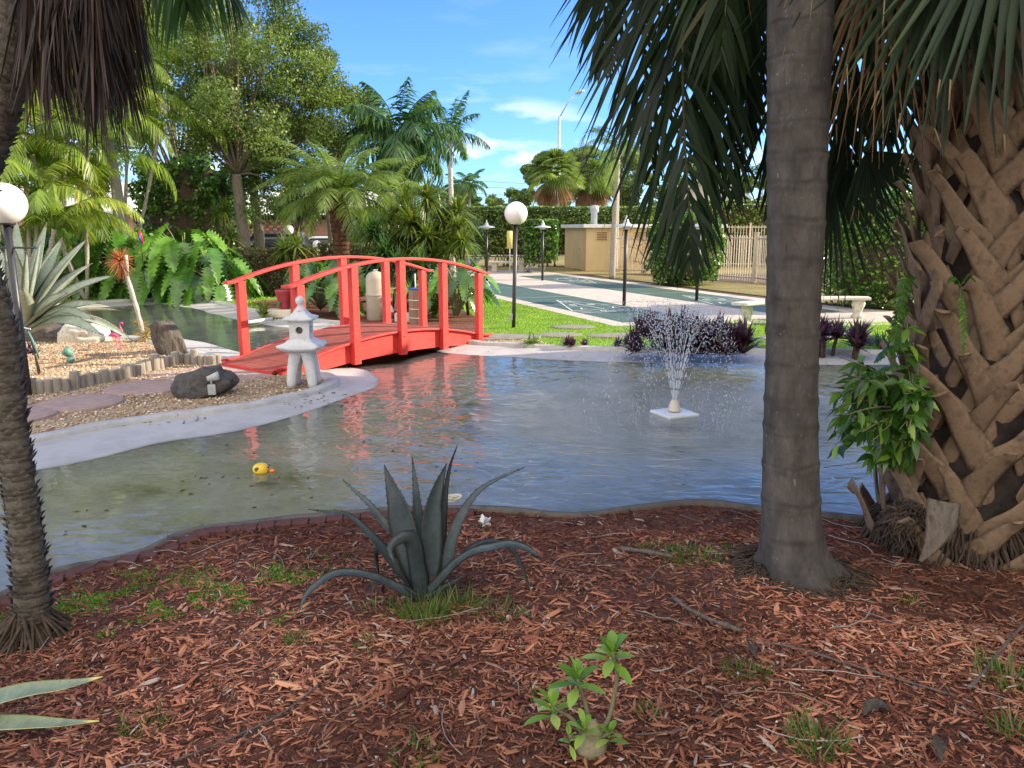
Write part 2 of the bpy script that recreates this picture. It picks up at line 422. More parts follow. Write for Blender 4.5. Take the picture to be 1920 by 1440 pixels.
M['shed'] = surf('shed', (.56, .41, .20), (.64, .48, .26), 2, 0.85, 0.15, 60, stretch=(1, 1, .4))
M['shed_trim'] = surf('shed_trim', (.66, .66, .64), (.78, .78, .76), 3, 0.6, 0.0)
M['fence'] = surf('fence_beige', (.60, .50, .38), (.70, .60, .47), 4, 0.6, 0.0)
M['bench_green'] = surf('bench_green', (.075, .13, .095), (.11, .18, .135), 5, 0.6, 0.1)
M['trunk_ring'] = None
M['bark'] = surf('bark', (.09, .07, .052), (.25, .20, .155), 9, 0.95, 1.0, 22, stretch=(2.5, 2.5, .6), c3=(.12, .10, .075), dist=0.03)
M['palm_bark'] = surf('palm_bark', (.16, .13, .10), (.42, .37, .30), 7, 0.9, 0.8, 14, stretch=(1, 1, 5), c3=(.28, .24, .19), dist=0.02)
M['shag'] = surf('shag', (.05, .022, .013), (.17, .07, .038), 12, 1.0, 1.0, 30, dist=0.03)
M['white_trunk'] = surf('white_trunk', (.36, .32, .27), (.58, .53, .46), 6, 0.85, 0.4, 14, stretch=(1, 1, 4))
M['boot'] = surf('boot', (.075, .046, .026), (.26, .17, .10), 9, 0.85, 0.7, 30, stretch=(1.5, 1.5, 1.2), c3=(.15, .095, .055), spots=(40, .70, (.34, .27, .19)), dist=0.006)
M['boot_core'] = surf('boot_core', (.014, .010, .008), (.045, .03, .02), 12, 1.0, 1.0, 30)
M['root'] = surf('root', (.045, .03, .02), (.11, .075, .05), 16, 1.0, 0.8, 40)
M['plastic_beige'] = surf('plastic_beige', (.40, .33, .24), (.50, .42, .31), 3, 0.45, 0.05)
M['white_plastic'] = surf('white_plastic', (.66, .66, .64), (.78, .78, .76), 4, 0.4, 0.05)
M['fount'] = surf('fountain_body', (.58, .52, .40), (.70, .64, .52), 8, 0.5, 0.1)
M['brown_slat'] = surf('brown_slat', (.22, .12, .08), (.34, .20, .14), 30, 0.6, 0.3, stretch=(1, 1, .05))
M['pink'] = surf('pink', (.86, .075, .24), (.90, .11, .30), 8, 0.35, 0.1)
M['yellow'] = surf('duck_yellow', (.86, .56, .03), (.90, .62, .05), 8, 0.3, 0.0)
M['orange'] = surf('beak_orange', (.85, .20, .02), (.88, .24, .03), 8, 0.3, 0.0)
M['green_lamp'] = surf('green_lamp', (.07, .20, .16), (.12, .28, .22), 12, 0.5, 0.1)
M['grey_fix'] = surf('grey_fixture', (.36, .37, .36), (.50, .51, .50), 12, 0.6, 0.2)
M['black'] = surf('black', (.012, .012, .013), (.03, .03, .03), 6, 0.5, 0.0)
M['roof_white'] = surf('roof_white', (.66, .64, .60), (.80, .78, .74), 2, 0.7, 0.2)
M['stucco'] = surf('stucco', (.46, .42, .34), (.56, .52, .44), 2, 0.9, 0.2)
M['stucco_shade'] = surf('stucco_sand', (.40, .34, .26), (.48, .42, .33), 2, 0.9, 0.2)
M['glass_dark'] = surf('glass_dark', (.02, .025, .03), (.04, .045, .05), 2, 0.08, 0.0)
M['car_blue'] = surf('car_blue', (.015, .10, .36), (.02, .12, .40), 2, 0.2, 0.0)
M['car_black'] = surf('car_black', (.012, .014, .02), (.02, .022, .03), 2, 0.2, 0.0)
M['car_white'] = surf('car_white', (.70, .72, .74), (.78, .79, .80), 2, 0.2, 0.0)
M['tyre'] = surf('tyre', (.015, .015, .015), (.03, .03, .03), 9, 0.9, 0.2)
M['lamp_red'] = surf('lamp_red', (.5, .01, .01), (.6, .02, .02), 9, 0.2, 0.0)
M['red_pot'] = surf('red_pot', (.32, .03, .045), (.42, .05, .06), 7, 0.35, 0.1)
M['yellow_sign'] = surf('yellow_sign', (.60, .50, .14), (.70, .60, .22), 5, 0.6, 0.0)
M['chrome'] = surf('chrome', (.5, .5, .52), (.6, .6, .62), 6, 0.2, 0.0, metal=0.9)
M['rust'] = surf('rust', (.14, .06, .03), (.26, .12, .06), 8, 0.8, 0.2)
# brickwork in a pattern
m, nt, b = mat_new('brickwork')
br = nt.nodes.new('ShaderNodeTexBrick')
br.inputs['Color1'].default_value = (.34, .10, .055, 1); br.inputs['Color2'].default_value = (.46, .17, .09, 1)
br.inputs['Mortar'].default_value = (.55, .46, .38, 1); br.inputs['Scale'].default_value = 3.2
br.inputs['Mortar Size'].default_value = 0.03
tc = nt.nodes.new('ShaderNodeTexCoord'); mp = nt.nodes.new('ShaderNodeMapping'); mp.inputs['Rotation'].default_value = (R(90), 0, 0)
nt.links.new(tc.outputs['Object'], mp.inputs[0]); nt.links.new(mp.outputs[0], br.inputs['Vector'])
nt.links.new(br.outputs['Color'], b.inputs['Base Color']); b.inputs['Roughness'].default_value = 0.9
M['brickwork'] = m
# smooth ringed palm stem
m, nt, b = mat_new('ringed_stem')
f = noise(nt, 9, 8, 0.7, stretch=(1.2, 1.2, .55)); g = noise(nt, 60, 4, 0.7, stretch=(1, 1, .5))
c = ramp(nt, f, [(0.28, (.050, .042, .036)), (0.5, (.105, .090, .077)), (0.75, (.185, .16, .135))])
sp = nt.nodes.new('ShaderNodeMapRange'); sp.inputs[1].default_value = .66; sp.inputs[2].default_value = .70; nt.links.new(g, sp.inputs[0])
c = mixc(nt, sp.outputs[0], c, (.34, .29, .23))
ck = nt.nodes.new('ShaderNodeMapRange'); ck.inputs[1].default_value = .40; ck.inputs[2].default_value = .33
nt.links.new(noise(nt, 16, 8, .8, stretch=(3.2, 3.2, .22), dist=.4), ck.inputs[0]); c = mixc(nt, ck.outputs[0], c, (.028, .022, .018))
lc_ = nt.nodes.new('ShaderNodeMapRange'); lc_.inputs[1].default_value = .60; lc_.inputs[2].default_value = .68; lc_.inputs[4].default_value = .6
nt.links.new(noise(nt, 5, 9, .8, stretch=(1.4, 1.4, 1)), lc_.inputs[0]); c = mixc(nt, lc_.outputs[0], c, (.25, .235, .20))
at = nt.nodes.new('ShaderNodeAttribute'); at.attribute_name = 'rnd'
c = mixc(nt, at.outputs['Fac'], c, (.026, .021, .018))
nt.links.new(c, b.inputs['Base Color']); b.inputs['Roughness'].default_value = 0.9
bump(nt, b, noise(nt, 22, 8, 0.8, stretch=(3.2, 3.2, .28)), 1.0, 0.014)
M['trunk_ring'] = m
# water
m, nt, b = mat_new('water')
nt.nodes.remove(b)
out = nt.nodes['Material Output']
geo = nt.nodes.new('ShaderNodeNewGeometry')
def vdist(center):
    s_ = nt.nodes.new('ShaderNodeVectorMath'); s_.operation = 'SUBTRACT'; s_.inputs[1].default_value = center
    nt.links.new(geo.outputs['Position'], s_.inputs[0])
    l_ = nt.nodes.new('ShaderNodeVectorMath'); l_.operation = 'LENGTH'; nt.links.new(s_.outputs[0], l_.inputs[0])
    return l_.outputs['Value']
def mth(op, a, b_=None, c_=None):
    n = nt.nodes.new('ShaderNodeMath'); n.operation = op
    for i_, x in enumerate((a, b_, c_)):
        if x is None: continue
        if isinstance(x, (int, float)): n.inputs[i_].default_value = x
        else: nt.links.new(x, n.inputs[i_])
    return n.outputs[0]
def mrange(v, a, b_, c_, d_):
    n = nt.nodes.new('ShaderNodeMapRange')
    nt.links.new(v, n.inputs[0])
    for i_, x in enumerate((a, b_, c_, d_)): n.inputs[i_ + 1].default_value = x
    return n.outputs[0]
FC = P(1263, 776, -0.06)
dist = vdist(tuple(float(k) for k in FC))
nz1 = noise(nt, 1.5, 1, 0.5, stretch=(1, 1.6, 1))
nz2 = noise(nt, 5.5, 1.2, 0.5, stretch=(1, 1.8, 1))
nz3 = noise(nt, 26.0, 4, 0.6, stretch=(1, 1.5, 1))
wob = mth('ADD', dist, mth('MULTIPLY', nz1, 1.3))
ringw = mth('SINE', mth('MULTIPLY', wob, 46.0))
ring2 = mth('SINE', mth('MULTIPLY', mth('ADD', dist, mth('MULTIPLY', nz2, .35)), 27.0))
ramp_r = mrange(dist, 0.6, 6.2, 1.0, 0.0)
ringh = mth('MULTIPLY', mth('ADD', mth('MULTIPLY', ringw, .5), ring2), mth('MULTIPLY', mth('MULTIPLY', ramp_r, ramp_r), 0.0036))
churn = mth('MULTIPLY', mth('SUBTRACT', nz3, 0.5), mrange(dist, 0.7, 2.3, 0.022, 0.0))
calm = mrange(dist, 1.6, 4.6, 1.0, 0.20)
mid_ = mth('MULTIPLY', mth('SUBTRACT', nz2, .5), mth('MULTIPLY', calm, 0.014))
big = mth('MULTIPLY', mth('SUBTRACT', nz1, .5), mth('MULTIPLY', calm, 0.034))
hgt = mth('ADD', mth('ADD', ringh, churn), mth('ADD', mid_, big))
bp = nt.nodes.new('ShaderNodeBump'); bp.inputs['Strength'].default_value = 1.0; bp.inputs['Distance'].default_value = 1.0
nt.links.new(hgt, bp.inputs['Height'])
fr = nt.nodes.new('ShaderNodeFresnel'); fr.inputs['IOR'].default_value = 1.58; nt.links.new(bp.outputs[0], fr.inputs['Normal'])
gl = nt.nodes.new('ShaderNodeBsdfGlossy'); gl.inputs['Roughness'].default_value = 0.0; nt.links.new(bp.outputs[0], gl.inputs['Normal'])
tr = nt.nodes.new('ShaderNodeBsdfTransparent'); tr.inputs['Color'].default_value = (.96, .98, .94, 1)
mx = nt.nodes.new('ShaderNodeMixShader')
nt.links.new(fr.outputs[0], mx.inputs[0]); nt.links.new(tr.outputs[0], mx.inputs[1]); nt.links.new(gl.outputs[0], mx.inputs[2])
nt.links.new(mx.outputs[0], out.inputs['Surface'])
M['water'] = m
m, nt, b = mat_new('spray')
b.inputs['Base Color'].default_value = (.92, .95, 1, 1); b.inputs['Roughness'].default_value = 0.12
b.inputs['Transmission Weight'].default_value = 0.45; b.inputs['IOR'].default_value = 1.33
M['spray'] = m

# leaves
G_ = leafmat
M['oak_leaf'] = G_('oak_leaf', [(0, (.05, .085, .022)), (.45, (.115, .175, .042)), (.85, (.21, .275, .075)), (1, (.32, .35, .14))], .42, .45)
M['far_leaf'] = G_('far_leaf', [(0, (.06, .10, .03)), (.5, (.12, .18, .05)), (1, (.22, .28, .08))], .35, .5)
M['hedge_leaf'] = G_('hedge_leaf', [(0, (.04, .085, .015)), (.5, (.11, .19, .03)), (.85, (.22, .32, .06)), (1, (.34, .44, .11))], .4, .3, spec=.7)
M['bush_leaf'] = G_('bush_leaf', [(0, (.025, .07, .012)), (.5, (.065, .16, .022)), (.8, (.15, .29, .04)), (1, (.32, .48, .06))], .35, .28, spec=.7)
M['low_hedge_leaf'] = G_('low_hedge_leaf', [(0, (.05, .05, .02)), (.5, (.10, .10, .035)), (.85, (.16, .15, .05)), (1, (.24, .22, .08))], .3, .5)
M['philo'] = G_('philo_leaf', [(0, (.035, .10, .015)), (.5, (.085, .21, .028)), (1, (.19, .36, .06))], .4, .22, vary=.4, vscale=4, spec=.8)
M['areca'] = G_('areca_leaf', [(0, (.09, .16, .02)), (.5, (.18, .26, .035)), (.85, (.31, .37, .06)), (1, (.50, .40, .06))], .42, .4)
M['palm_green'] = G_('palm_green', [(0, (.03, .085, .03)), (.5, (.06, .135, .04)), (1, (.13, .22, .06))], .35, .35)
M['date_green'] = G_('date_green', [(0, (.08, .13, .03)), (.5, (.15, .22, .05)), (1, (.26, .33, .09))], .42, .4)
M['queen_green'] = G_('queen_green', [(0, (.012, .026, .014)), (.6, (.028, .052, .02)), (.9, (.06, .09, .03)), (1, (.16, .12, .06))], .25, .42, spec=.35)
M['sabal_green'] = G_('sabal_green', [(0, (.016, .032, .016)), (.7, (.036, .062, .028)), (.93, (.08, .11, .045)), (.97, (.34, .22, .11)), (1, (.42, .29, .15))], .25, .45, spec=.35)
M['dead_frond'] = G_('dead_frond', [(0, (.022, .014, .012)), (.6, (.055, .034, .025)), (1, (.14, .09, .06))], .15, .7)
M['dry_tip'] = G_('dry_tip', [(0, (.22, .13, .06)), (.6, (.36, .24, .12)), (1, (.48, .35, .19))], .3, .7)
M['dracaena'] = G_('dracaena', [(0, (.06, .10, .02)), (.5, (.13, .19, .035)), (.9, (.24, .29, .06)), (1, (.38, .32, .08))], .35, .35)
M['grass'] = G_('grass_blade', [(0, (.06, .12, .02)), (.5, (.11, .20, .035)), (.82, (.18, .29, .06)), (.9, (.32, .28, .13)), (1, (.36, .30, .16))], .4, .5)
M['lawn_blade'] = G_('lawn_blade', [(0, (.13, .25, .025)), (.6, (.24, .40, .05)), (1, (.38, .50, .09))], .45, .5)
M['moss'] = G_('moss_blade', [(0, (.09, .18, .02)), (.6, (.17, .32, .035)), (1, (.28, .45, .07))], .35, .6)
M['rhoeo'] = G_('rhoeo', [(0, (.045, .018, .04)), (.4, (.085, .035, .075)), (.75, (.16, .07, .12)), (.9, (.07, .11, .045)), (1, (.25, .20, .20))], .25, .4)
M['chip'] = G_('mulch_chip', [(0, (.05, .02, .013)), (.3, (.18, .065, .038)), (.62, (.355, .135, .075)), (.86, (.50, .225, .12)), (.94, (.44, .27, .16)), (1, (.42, .36, .31))], 0, .85, vary=.5, vscale=1.0, spec=.2)
M['pebble'] = G_('pebble', [(0, (.22, .12, .06)), (.4, (.45, .29, .15)), (.75, (.66, .50, .32)), (1, (.80, .72, .58))], 0, .7)
M['litter'] = G_('litter', [(0, (.06, .04, .03)), (.4, (.16, .10, .06)), (.7, (.30, .20, .13)), (.9, (.38, .35, .31)), (1, (.5, .48, .44))], .1, .7)
M['grass_tuft'] = M['grass']
# agaves
def agave_mat(name, c1, c2, edge, yellow=None, rough=.5):
    m, nt, b = mat_new(name)
    f = noise(nt, 6, 7, 0.7); c = ramp(nt, f, [(0.3, c1), (0.7, c2)])
    g = noise(nt, 24, 5, .7); c = mixc(nt, 0.35, c, ramp(nt, g, [(.35, (.35, .35, .35)), (.65, (.7, .7, .7))]), 'OVERLAY')
    at = nt.nodes.new('ShaderNodeAttribute'); at.attribute_name = 'rnd'
    c = mixc(nt, at.outputs['Fac'], c, edge)
    nt.links.new(c, b.inputs['Base Color']); b.inputs['Roughness'].default_value = rough
    bump(nt, b, g, .25, .01)
    return m
M['agave'] = agave_mat('agave_leaf', (.032, .048, .050), (.075, .098, .098), (.035, .03, .025))
M['agave_pale'] = agave_mat('agave_pale', (.24, .30, .22), (.36, .42, .33), (.16, .13, .08))
M['varieg'] = agave_mat('striped_leaf', (.17, .21, .13), (.24, .29, .18), (.62, .60, .16))
M['caudex'] = surf('caudex', (.10, .085, .05), (.34, .29, .18), 9, .8, .8, 24, c3=(.20, .19, .10))
M['rose_leaf'] = G_('rose_leaf', [(0, (.12, .25, .03)), (.6, (.24, .42, .06)), (1, (.42, .56, .14))], .35, .3, vary=.15, vscale=12)
M['stem_green'] = surf('stem_green', (.13, .12, .07), (.24, .23, .13), 14, .7, .3)
# ------------------------------------------------------------ the lie of the land
def catmull(pts, step=0.12, closed=False):
    pts = [np.asarray(p, float) for p in pts]; n = len(pts); out = []
    for i in range(n if closed else n - 1):
        p1, p2 = pts[i], pts[(i + 1) % n]
        p0 = pts[i - 1] if (i > 0 or closed) else 2 * p1 - p2
        p3 = pts[(i + 2) % n] if (i + 2 < n or closed) else 2 * p2 - p1
        k = max(2, int(np.linalg.norm(p2 - p1) / step))
        for a in range(k):
            t = a / k
            out.append(0.5 * (2 * p1 + (p2 - p0) * t + (2 * p0 - 5 * p1 + 4 * p2 - p3) * t * t + (3 * p1 - p0 - 3 * p2 + p3) * t ** 3))
    if not closed: out.append(pts[-1])
    return np.array(out)
pp = lambda L, z=0.0: [P(x, y, z)[:2] for x, y in L]
near_pts = pp([(-250, 1195), (0, 1112), (90, 1072), (190, 1047), (270, 1027), (330, 1003), (400, 985), (500, 972), (600, 963), (700, 955), (850, 949), (950, 954), (1080, 962), (1180, 951), (1290, 939), (1430, 952), (1560, 964), (1680, 968)], 0.03)
near_line = catmull(near_pts + [np.array([4.2, 5.1]), np.array([5.6, 5.6])])
right_line = catmull([(5.6, 5.6), (6.8, 7.2), (7.2, 9.3), (6.9, 11.3)], .3)[1:-1]
far_line = catmull([np.array([6.9, 11.3])] + pp([(1700, 663), (1640, 661), (1540, 661), (1440, 660), (1212, 657), (1108, 655), (1000, 650), (900, 645), (868, 640)]))
bank_line = catmull(pp([(868, 640), (800, 626), (720, 614), (640, 606), (560, 598), (510, 590), (470, 582), (420, 570), (340, 561), (277, 562), (187, 567), (80, 575), (-60, 590), (-260, 615)]))[1:]
bleft_line = catmull(pp([(-260, 615), (-330, 640), (-200, 652)]), .3)[1:-1]
isle_line = catmull(pp([(-200, 652), (-80, 645), (0, 641), (100, 635), (233, 634), (300, 645), (343, 658), (390, 668), (440, 676), (520, 690), (585, 697), (618, 706), (628, 716), (619, 725), (575, 739), (496, 757), (394, 773), (262, 790), (163, 807), (63, 826), (-60, 850), (-300, 905), (-560, 970)]))
lend = np.array([near_line[0] + (isle_line[-1] - near_line[0]) * t for t in (0.66, 0.33)])
pond_poly = np.vstack([near_line, right_line, far_line, bank_line, bleft_line, isle_line, lend])
beach = np.vstack([far_line, bank_line, bleft_line, isle_line])

def inside(poly, x, y):
    x = np.asarray(x, float); y = np.asarray(y, float)
    r = np.zeros(x.shape, bool); n = len(poly)
    for i in range(n):
        x1, y1 = poly[i]; x2, y2 = poly[(i + 1) % n]
        if y1 == y2: continue
        c = ((y1 > y) != (y2 > y)) & (x < (x2 - x1) * (y - y1) / (y2 - y1) + x1)
        r ^= c
    return r
def dist_to(line, x, y):
    p_ = np.stack([np.asarray(x, float).ravel(), np.asarray(y, float).ravel()], 1); best = np.full(len(p_), 1e9)
    for i in range(len(line) - 1):
        a, b_ = line[i], line[i + 1]; ab = b_ - a; L2 = ab @ ab + 1e-12
        t = np.clip(((p_ - a) @ ab) / L2, 0, 1)
        best = np.minimum(best, np.linalg.norm(p_ - (a + t[:, None] * ab), axis=1))
    return best.reshape(np.shape(x))
def vnoise(x, y, s, seed=0):
    x = np.asarray(x) * s; y = np.asarray(y) * s
    return (np.sin(x * 1.7 + seed) * np.cos(y * 2.1 - seed * 1.3) + np.sin(x * 3.1 + y * 2.3 + seed * 2) * .5 + np.cos(y * 4.3 - x * 1.9 + seed) * .3) / 1.8
near_s = near_line[::3]
def Hm(x, y):                                  # mulch bank in the foreground
    d = dist_to(near_s, x, y)
    u = np.clip((d - .1) / 3.2, 0, 1); s_ = u * u * (3 - 2 * u)
    u2 = np.clip((d - .05) / .5, 0, 1)
    return 0.015 + 0.24 * s_ + u2 * (0.022 * vnoise(x, y, 1.6, 3) + 0.01 * vnoise(x, y, 6, 1))
def G(px, py):                                 # sight line meets the mulch bank
    z = 0.1
    for _ in range(8):
        p_ = P(px, py, z); z = float(Hm(np.array([p_[0]]), np.array([p_[1]]))[0])
    return np.array([p_[0], p_[1], z])

def sheet(name, outline, zf, mat, spacing=0.3, holes=(), kind='structure', label=None):
    o2 = np.asarray(outline, float)
    pts = [tuple(p_) for p_ in o2]; n = len(pts)
    edges = [(i, (i + 1) % n) for i in range(n)]
    for h in holes:
        k = len(pts); pts += [tuple(p_) for p_ in h]; edges += [(k + i, k + (i + 1) % len(h)) for i in range(len(h))]
    x0, y0 = o2.min(0); x1, y1 = o2.max(0)
    gx, gy = np.meshgrid(np.arange(x0, x1, spacing), np.arange(y0, y1, spacing)); gx = gx.ravel(); gy = gy.ravel()
    gx = gx + (rng.random(gx.shape) - .5) * spacing * .4; gy = gy + (rng.random(gy.shape) - .5) * spacing * .4
    ok = inside(o2, gx, gy)
    cl = np.vstack([o2, o2[:1]])
    ok &= dist_to(cl, gx, gy) > spacing * .4
    for h in holes:
        ok &= ~inside(h, gx, gy); ok &= dist_to(np.vstack([h, h[:1]]), gx, gy) > spacing * .4
    pts += list(zip(gx[ok], gy[ok]))
    vs, es, fs, _, _, _ = delaunay_2d_cdt([Vector(p_) for p_ in pts], edges, [], 0, 1e-6)
    v = np.array([(a[0], a[1]) for a in vs]); f = np.array([list(a) for a in fs if len(a) == 3])
    c = v[f].mean(1)
    ok = inside(o2, c[:, 0], c[:, 1])
    for h in holes: ok &= ~inside(h, c[:, 0], c[:, 1])
    f = f[ok]
    # face up
    a, b_, d_ = v[f[:, 0]], v[f[:, 1]], v[f[:, 2]]
    cr = (b_ - a)[:, 0] * (d_ - a)[:, 1] - (b_ - a)[:, 1] * (d_ - a)[:, 0]
    f[cr < 0] = f[cr < 0][:, ::-1]
    z = zf(v[:, 0], v[:, 1])
    mb = MB(); mb.add(np.column_stack([v, z]), t=f)
    o = mb.build(name, mat)
    return tag(o, label=label, kind=kind)
flat = lambda z: (lambda x, y: np.full(np.shape(x), float(z)))

mulch_poly = np.vstack([near_line, [(9, 5.6), (9, -4), (-7, -4), (-7, near_line[0][1])]])
# ground: near patch with the pond and the mulch bank cut out, then far bands out to the horizon
big = np.array([(-14, -4.5), (14, -4.5), (14, 34), (-14, 34)])
comb = np.vstack([near_line[0][None], [(-7, near_line[0][1]), (-7, -4), (9, -4), (9, 5.6)], near_line[-1][None], right_line, far_line, bank_line, bleft_line, isle_line, lend])
g_near = sheet('ground', big, flat(-0.01), M['soil'], 2.5, holes=[comb])
mb = MB()
for x0, x1, y0, y1 in ((-600, 600, 34, 1200), (-600, -14, -60, 34), (14, 600, -60, 34), (-14, 14, -60, -4.5)):
    mb.add([(x0, y0, -.01), (x1, y0, -.01), (x1, y1, -.01), (x0, y1, -.01)], [[0, 1, 2, 3]])
tag(mb.build('far_ground', M['dry_grass']), kind='structure')
sheet('mulch_bed', mulch_poly, Hm, M['mulch'], 0.12)
def Hb(x, y):
    d = dist_to(beach[::3], x, y); dn = dist_to(near_line[::2], x, y)
    z = -(0.004 + 0.070 * (1 + 1.1 * np.exp(-((x + 2.1) ** 2 + (y - 8.9) ** 2) / 1.1)) * np.minimum(d, 1.3) + 0.10 * np.clip(d - 1.3, 0, 1.3))
    zn = -(0.10 + 0.9 * np.clip(dn, 0, .2))
    return np.maximum(z, np.minimum(zn, 0)) * (dn > 0.02) + -0.10 * (dn <= 0.02) + .006 * vnoise(x, y, 1.3, 5) * (dn > .1)
sheet('pond_basin', pond_poly, Hb, M['basin'], 0.2)
water = sheet('water', pond_poly, flat(-0.06), M['water'], 1.5)

def sweep(name, line, prof, mat, closed=False, kind='structure', z=flat(0), jitter=0.0):
    """profile (offset to the right of travel, height) carried along a line"""
    line = np.asarray(line); tan = np.gradient(line, axis=0); tan = nrm(tan)
    nr = np.stack([tan[:, 1], -tan[:, 0]], 1); K = len(prof); N = len(line)
    v = np.zeros((N, K, 3)); zz = z(line[:, 0], line[:, 1])
    for k, (o_, h_) in enumerate(prof):
        v[:, k, :2] = line + nr * o_; v[:, k, 2] = zz + h_ + jitter * vnoise(line[:, 0], line[:, 1], 2.5, 2) * (h_ > .02)
    i = np.arange(N - 1)[:, None] * K; j = np.arange(K - 1)[None]
    q = np.stack([i + j, i + j + 1, i + K + j + 1, i + K + j], -1).reshape(-1, 4)
    mb = MB(); mb.add(v.reshape(-1, 3), q)
    return tag(mb.build(name, mat), kind=kind)
lip = [(-.05, -.06), (-.05, .030), (-.03, .045), (.02, .050), (.07, .045), (.10, .030), (.12, -.03)]
lipr = [(-a, b_) for a, b_ in lip]
sweep('pond_rim', np.vstack([far_line, bank_line, bleft_line, isle_line]), [(a * 1.15, b_) for a, b_ in reversed(lip)], M['rim'], jitter=.012)
sweep('pond_wall', near_line, [(-.005, -.3), (-.005, .035), (0.0, .042), (.035, .042), (.045, .03), (.05, -.05)], M['pond_wall'], jitter=.02)

# gravel island, lawn, planting beds, courts and paths
isle_poly = np.vstack([isle_line, [(-10.5, isle_line[-1][1]), (-13, 9), (-13, isle_line[0][1])]])
def Hi(x, y): return 0.006 + .03 * np.clip(dist_to(isle_line[::3], x, y) - .1, 0, .6) + .008 * vnoise(x, y, 2, 4)
sheet('gravel_bed', isle_poly, Hi, M['gravel'], 0.25)
B0 = np.array([2.3, 15.9]); ud = nrm(np.array([-.368, .93])); un = np.array([.93, .368])   # court axes
C = lambda a, o_: B0 + ud * a + un * o_
lawn_poly = np.array([*far_line[3:-2][::3], *pp([(905, 632), (900, 605), (880, 585)]), C(13.5, -3.2), C(15.85, -.45), C(3, -.45), C(-.45, -.45), C(-.7, 1.2), (5.1, 16.6), (7.0, 16.0), (9.5, 16.0), (9.5, 12)])
sheet('lawn', lawn_poly, flat(0.0), M['lawn'], 0.6)
walk = np.array([C(-2.4, -.45), C(17.3, -.45), C(17.3, 8.0), C(-2.4, 8.0)])
walk = np.array([C(-.45, -.45), C(18.5, -.45), C(18.5, -2.5), C(20.3, -2.5), C(20.3, 6.5), C(14, 6.5), C(6, 6.5), C(2, 6.5), C(-6, 8.4), (9.6, 19), (9.6, 16.3), (7.0, 15.3), (5.1, 15.6), (3.3, 15.2)])
sheet('pavement', walk, flat(0.004), M['concrete'], 1.5)
mb = MB()
def rect(mb, a0, a1, o0, o1, z):
    q = [C(a0, o0), C(a0, o1), C(a1, o1), C(a1, o0)]
    mb.add([(x, y, z) for x, y in q], [[0, 1, 2, 3]])
def line2(mb, p, q, wd, z):
    p, q = np.array(p), np.array(q); d_ = nrm(q - p); n_ = np.array([-d_[1], d_[0]]) * wd / 2
    A = [C(*(p - n_)), C(*(p + n_)), C(*(q + n_)), C(*(q - n_))]
    mb.add([(x, y, z) for x, y in A], [[0, 1, 2, 3]])
def court(o0, label, near_shift=0.0):
    W_ = 1.83
    base = C(near_shift, o0); t = thing('shuffleboard_court', label, 'court', (base[0], base[1], 0), group='painted shuffleboard courts')
    t['kind'] = 'structure'
    s_ = MB(); rect(s_, near_shift, near_shift + 15.85, o0, o0 + W_, .008); s_.build('court_surface', M['court'], t, world=True)
    k = MB()
    for end in (0, 1):
        f = (lambda a: near_shift + a) if end == 0 else (lambda a: near_shift + 15.85 - a)
        y0, y1, y2 = 1.98, 2.44, 5.18
        c_ = o0 + W_ / 2
        ln = lambda p, q, w_=.035: line2(k, (f(p[0]), o0 + p[1]), (f(q[0]), o0 + q[1]), w_, .0105 + .0004 * len(k.v))
        ln((y0, .02), (y0, W_ - .02)); ln((y1, .02), (y1, W_ - .02))
        ln((y1, .03), (y2, W_ / 2 - .03)); ln((y1, W_ - .03), (y2, W_ / 2 + .03))
        for yy in (y1 + .92, y1 + 1.84):
            h = (W_ / 2) * (1 - (yy - y1) / (y2 - y1)); ln((yy, W_ / 2 - h), (yy, W_ / 2 + h))
        ln((y1, W_ / 2), (y1 + 1.84, W_ / 2)); ln((y0 + .02, .3), (y1, .03)); ln((y0 + .02, W_ - .3), (y1, W_ - .03))
        ln((6.1, .02), (6.1, W_ - .02))
    k.build('court_lines', M['paint'], t, world=True)
    ang = math.atan2(ud[1], ud[0]) - PI / 2
    for end in (0, 1):
        for txt, a, o_, sz in (('10', 4.62, .915, .38), ('8', 3.72, .66, .38), ('8', 3.72, 1.17, .38), ('7', 2.85, .48, .40), ('7', 2.85, 1.35, .40), ('10', 2.20, .80, .30), ('OFF', 2.20, 1.18, .30)):
            a_ = near_shift + (a if end == 0 else 15.85 - a)
            cu = bpy.data.curves.new('mark', 'FONT'); cu.body = txt; cu.size = sz; cu.align_x = 'CENTER'; cu.align_y = 'CENTER'; cu.offset = .006
            ob = bpy.data.objects.new('mark', cu); COL.objects.link(ob)
            dg = bpy.context.evaluated_depsgraph_get(); me = bpy.data.meshes.new_from_object(ob.evaluated_get(dg))
            bpy.data.objects.remove(ob); me.materials.clear(); me.materials.append(M['paint'])
            no = bpy.data.objects.new('number' if txt != 'OFF' else 'word', me); COL.objects.link(no); no.parent = t
            w_ = C(a_, o0 + o_); no.location = (w_[0] - base[0], w_[1] - base[1], .012); no.rotation_euler = (0, 0, ang + (PI if end == 0 else 0))
    return t
court(0.0, 'nearer green shuffleboard court, beside the lawn, with white scoring triangle and numbers')
court(4.05, 'farther green shuffleboard court, between the pale walk and the beige fence')
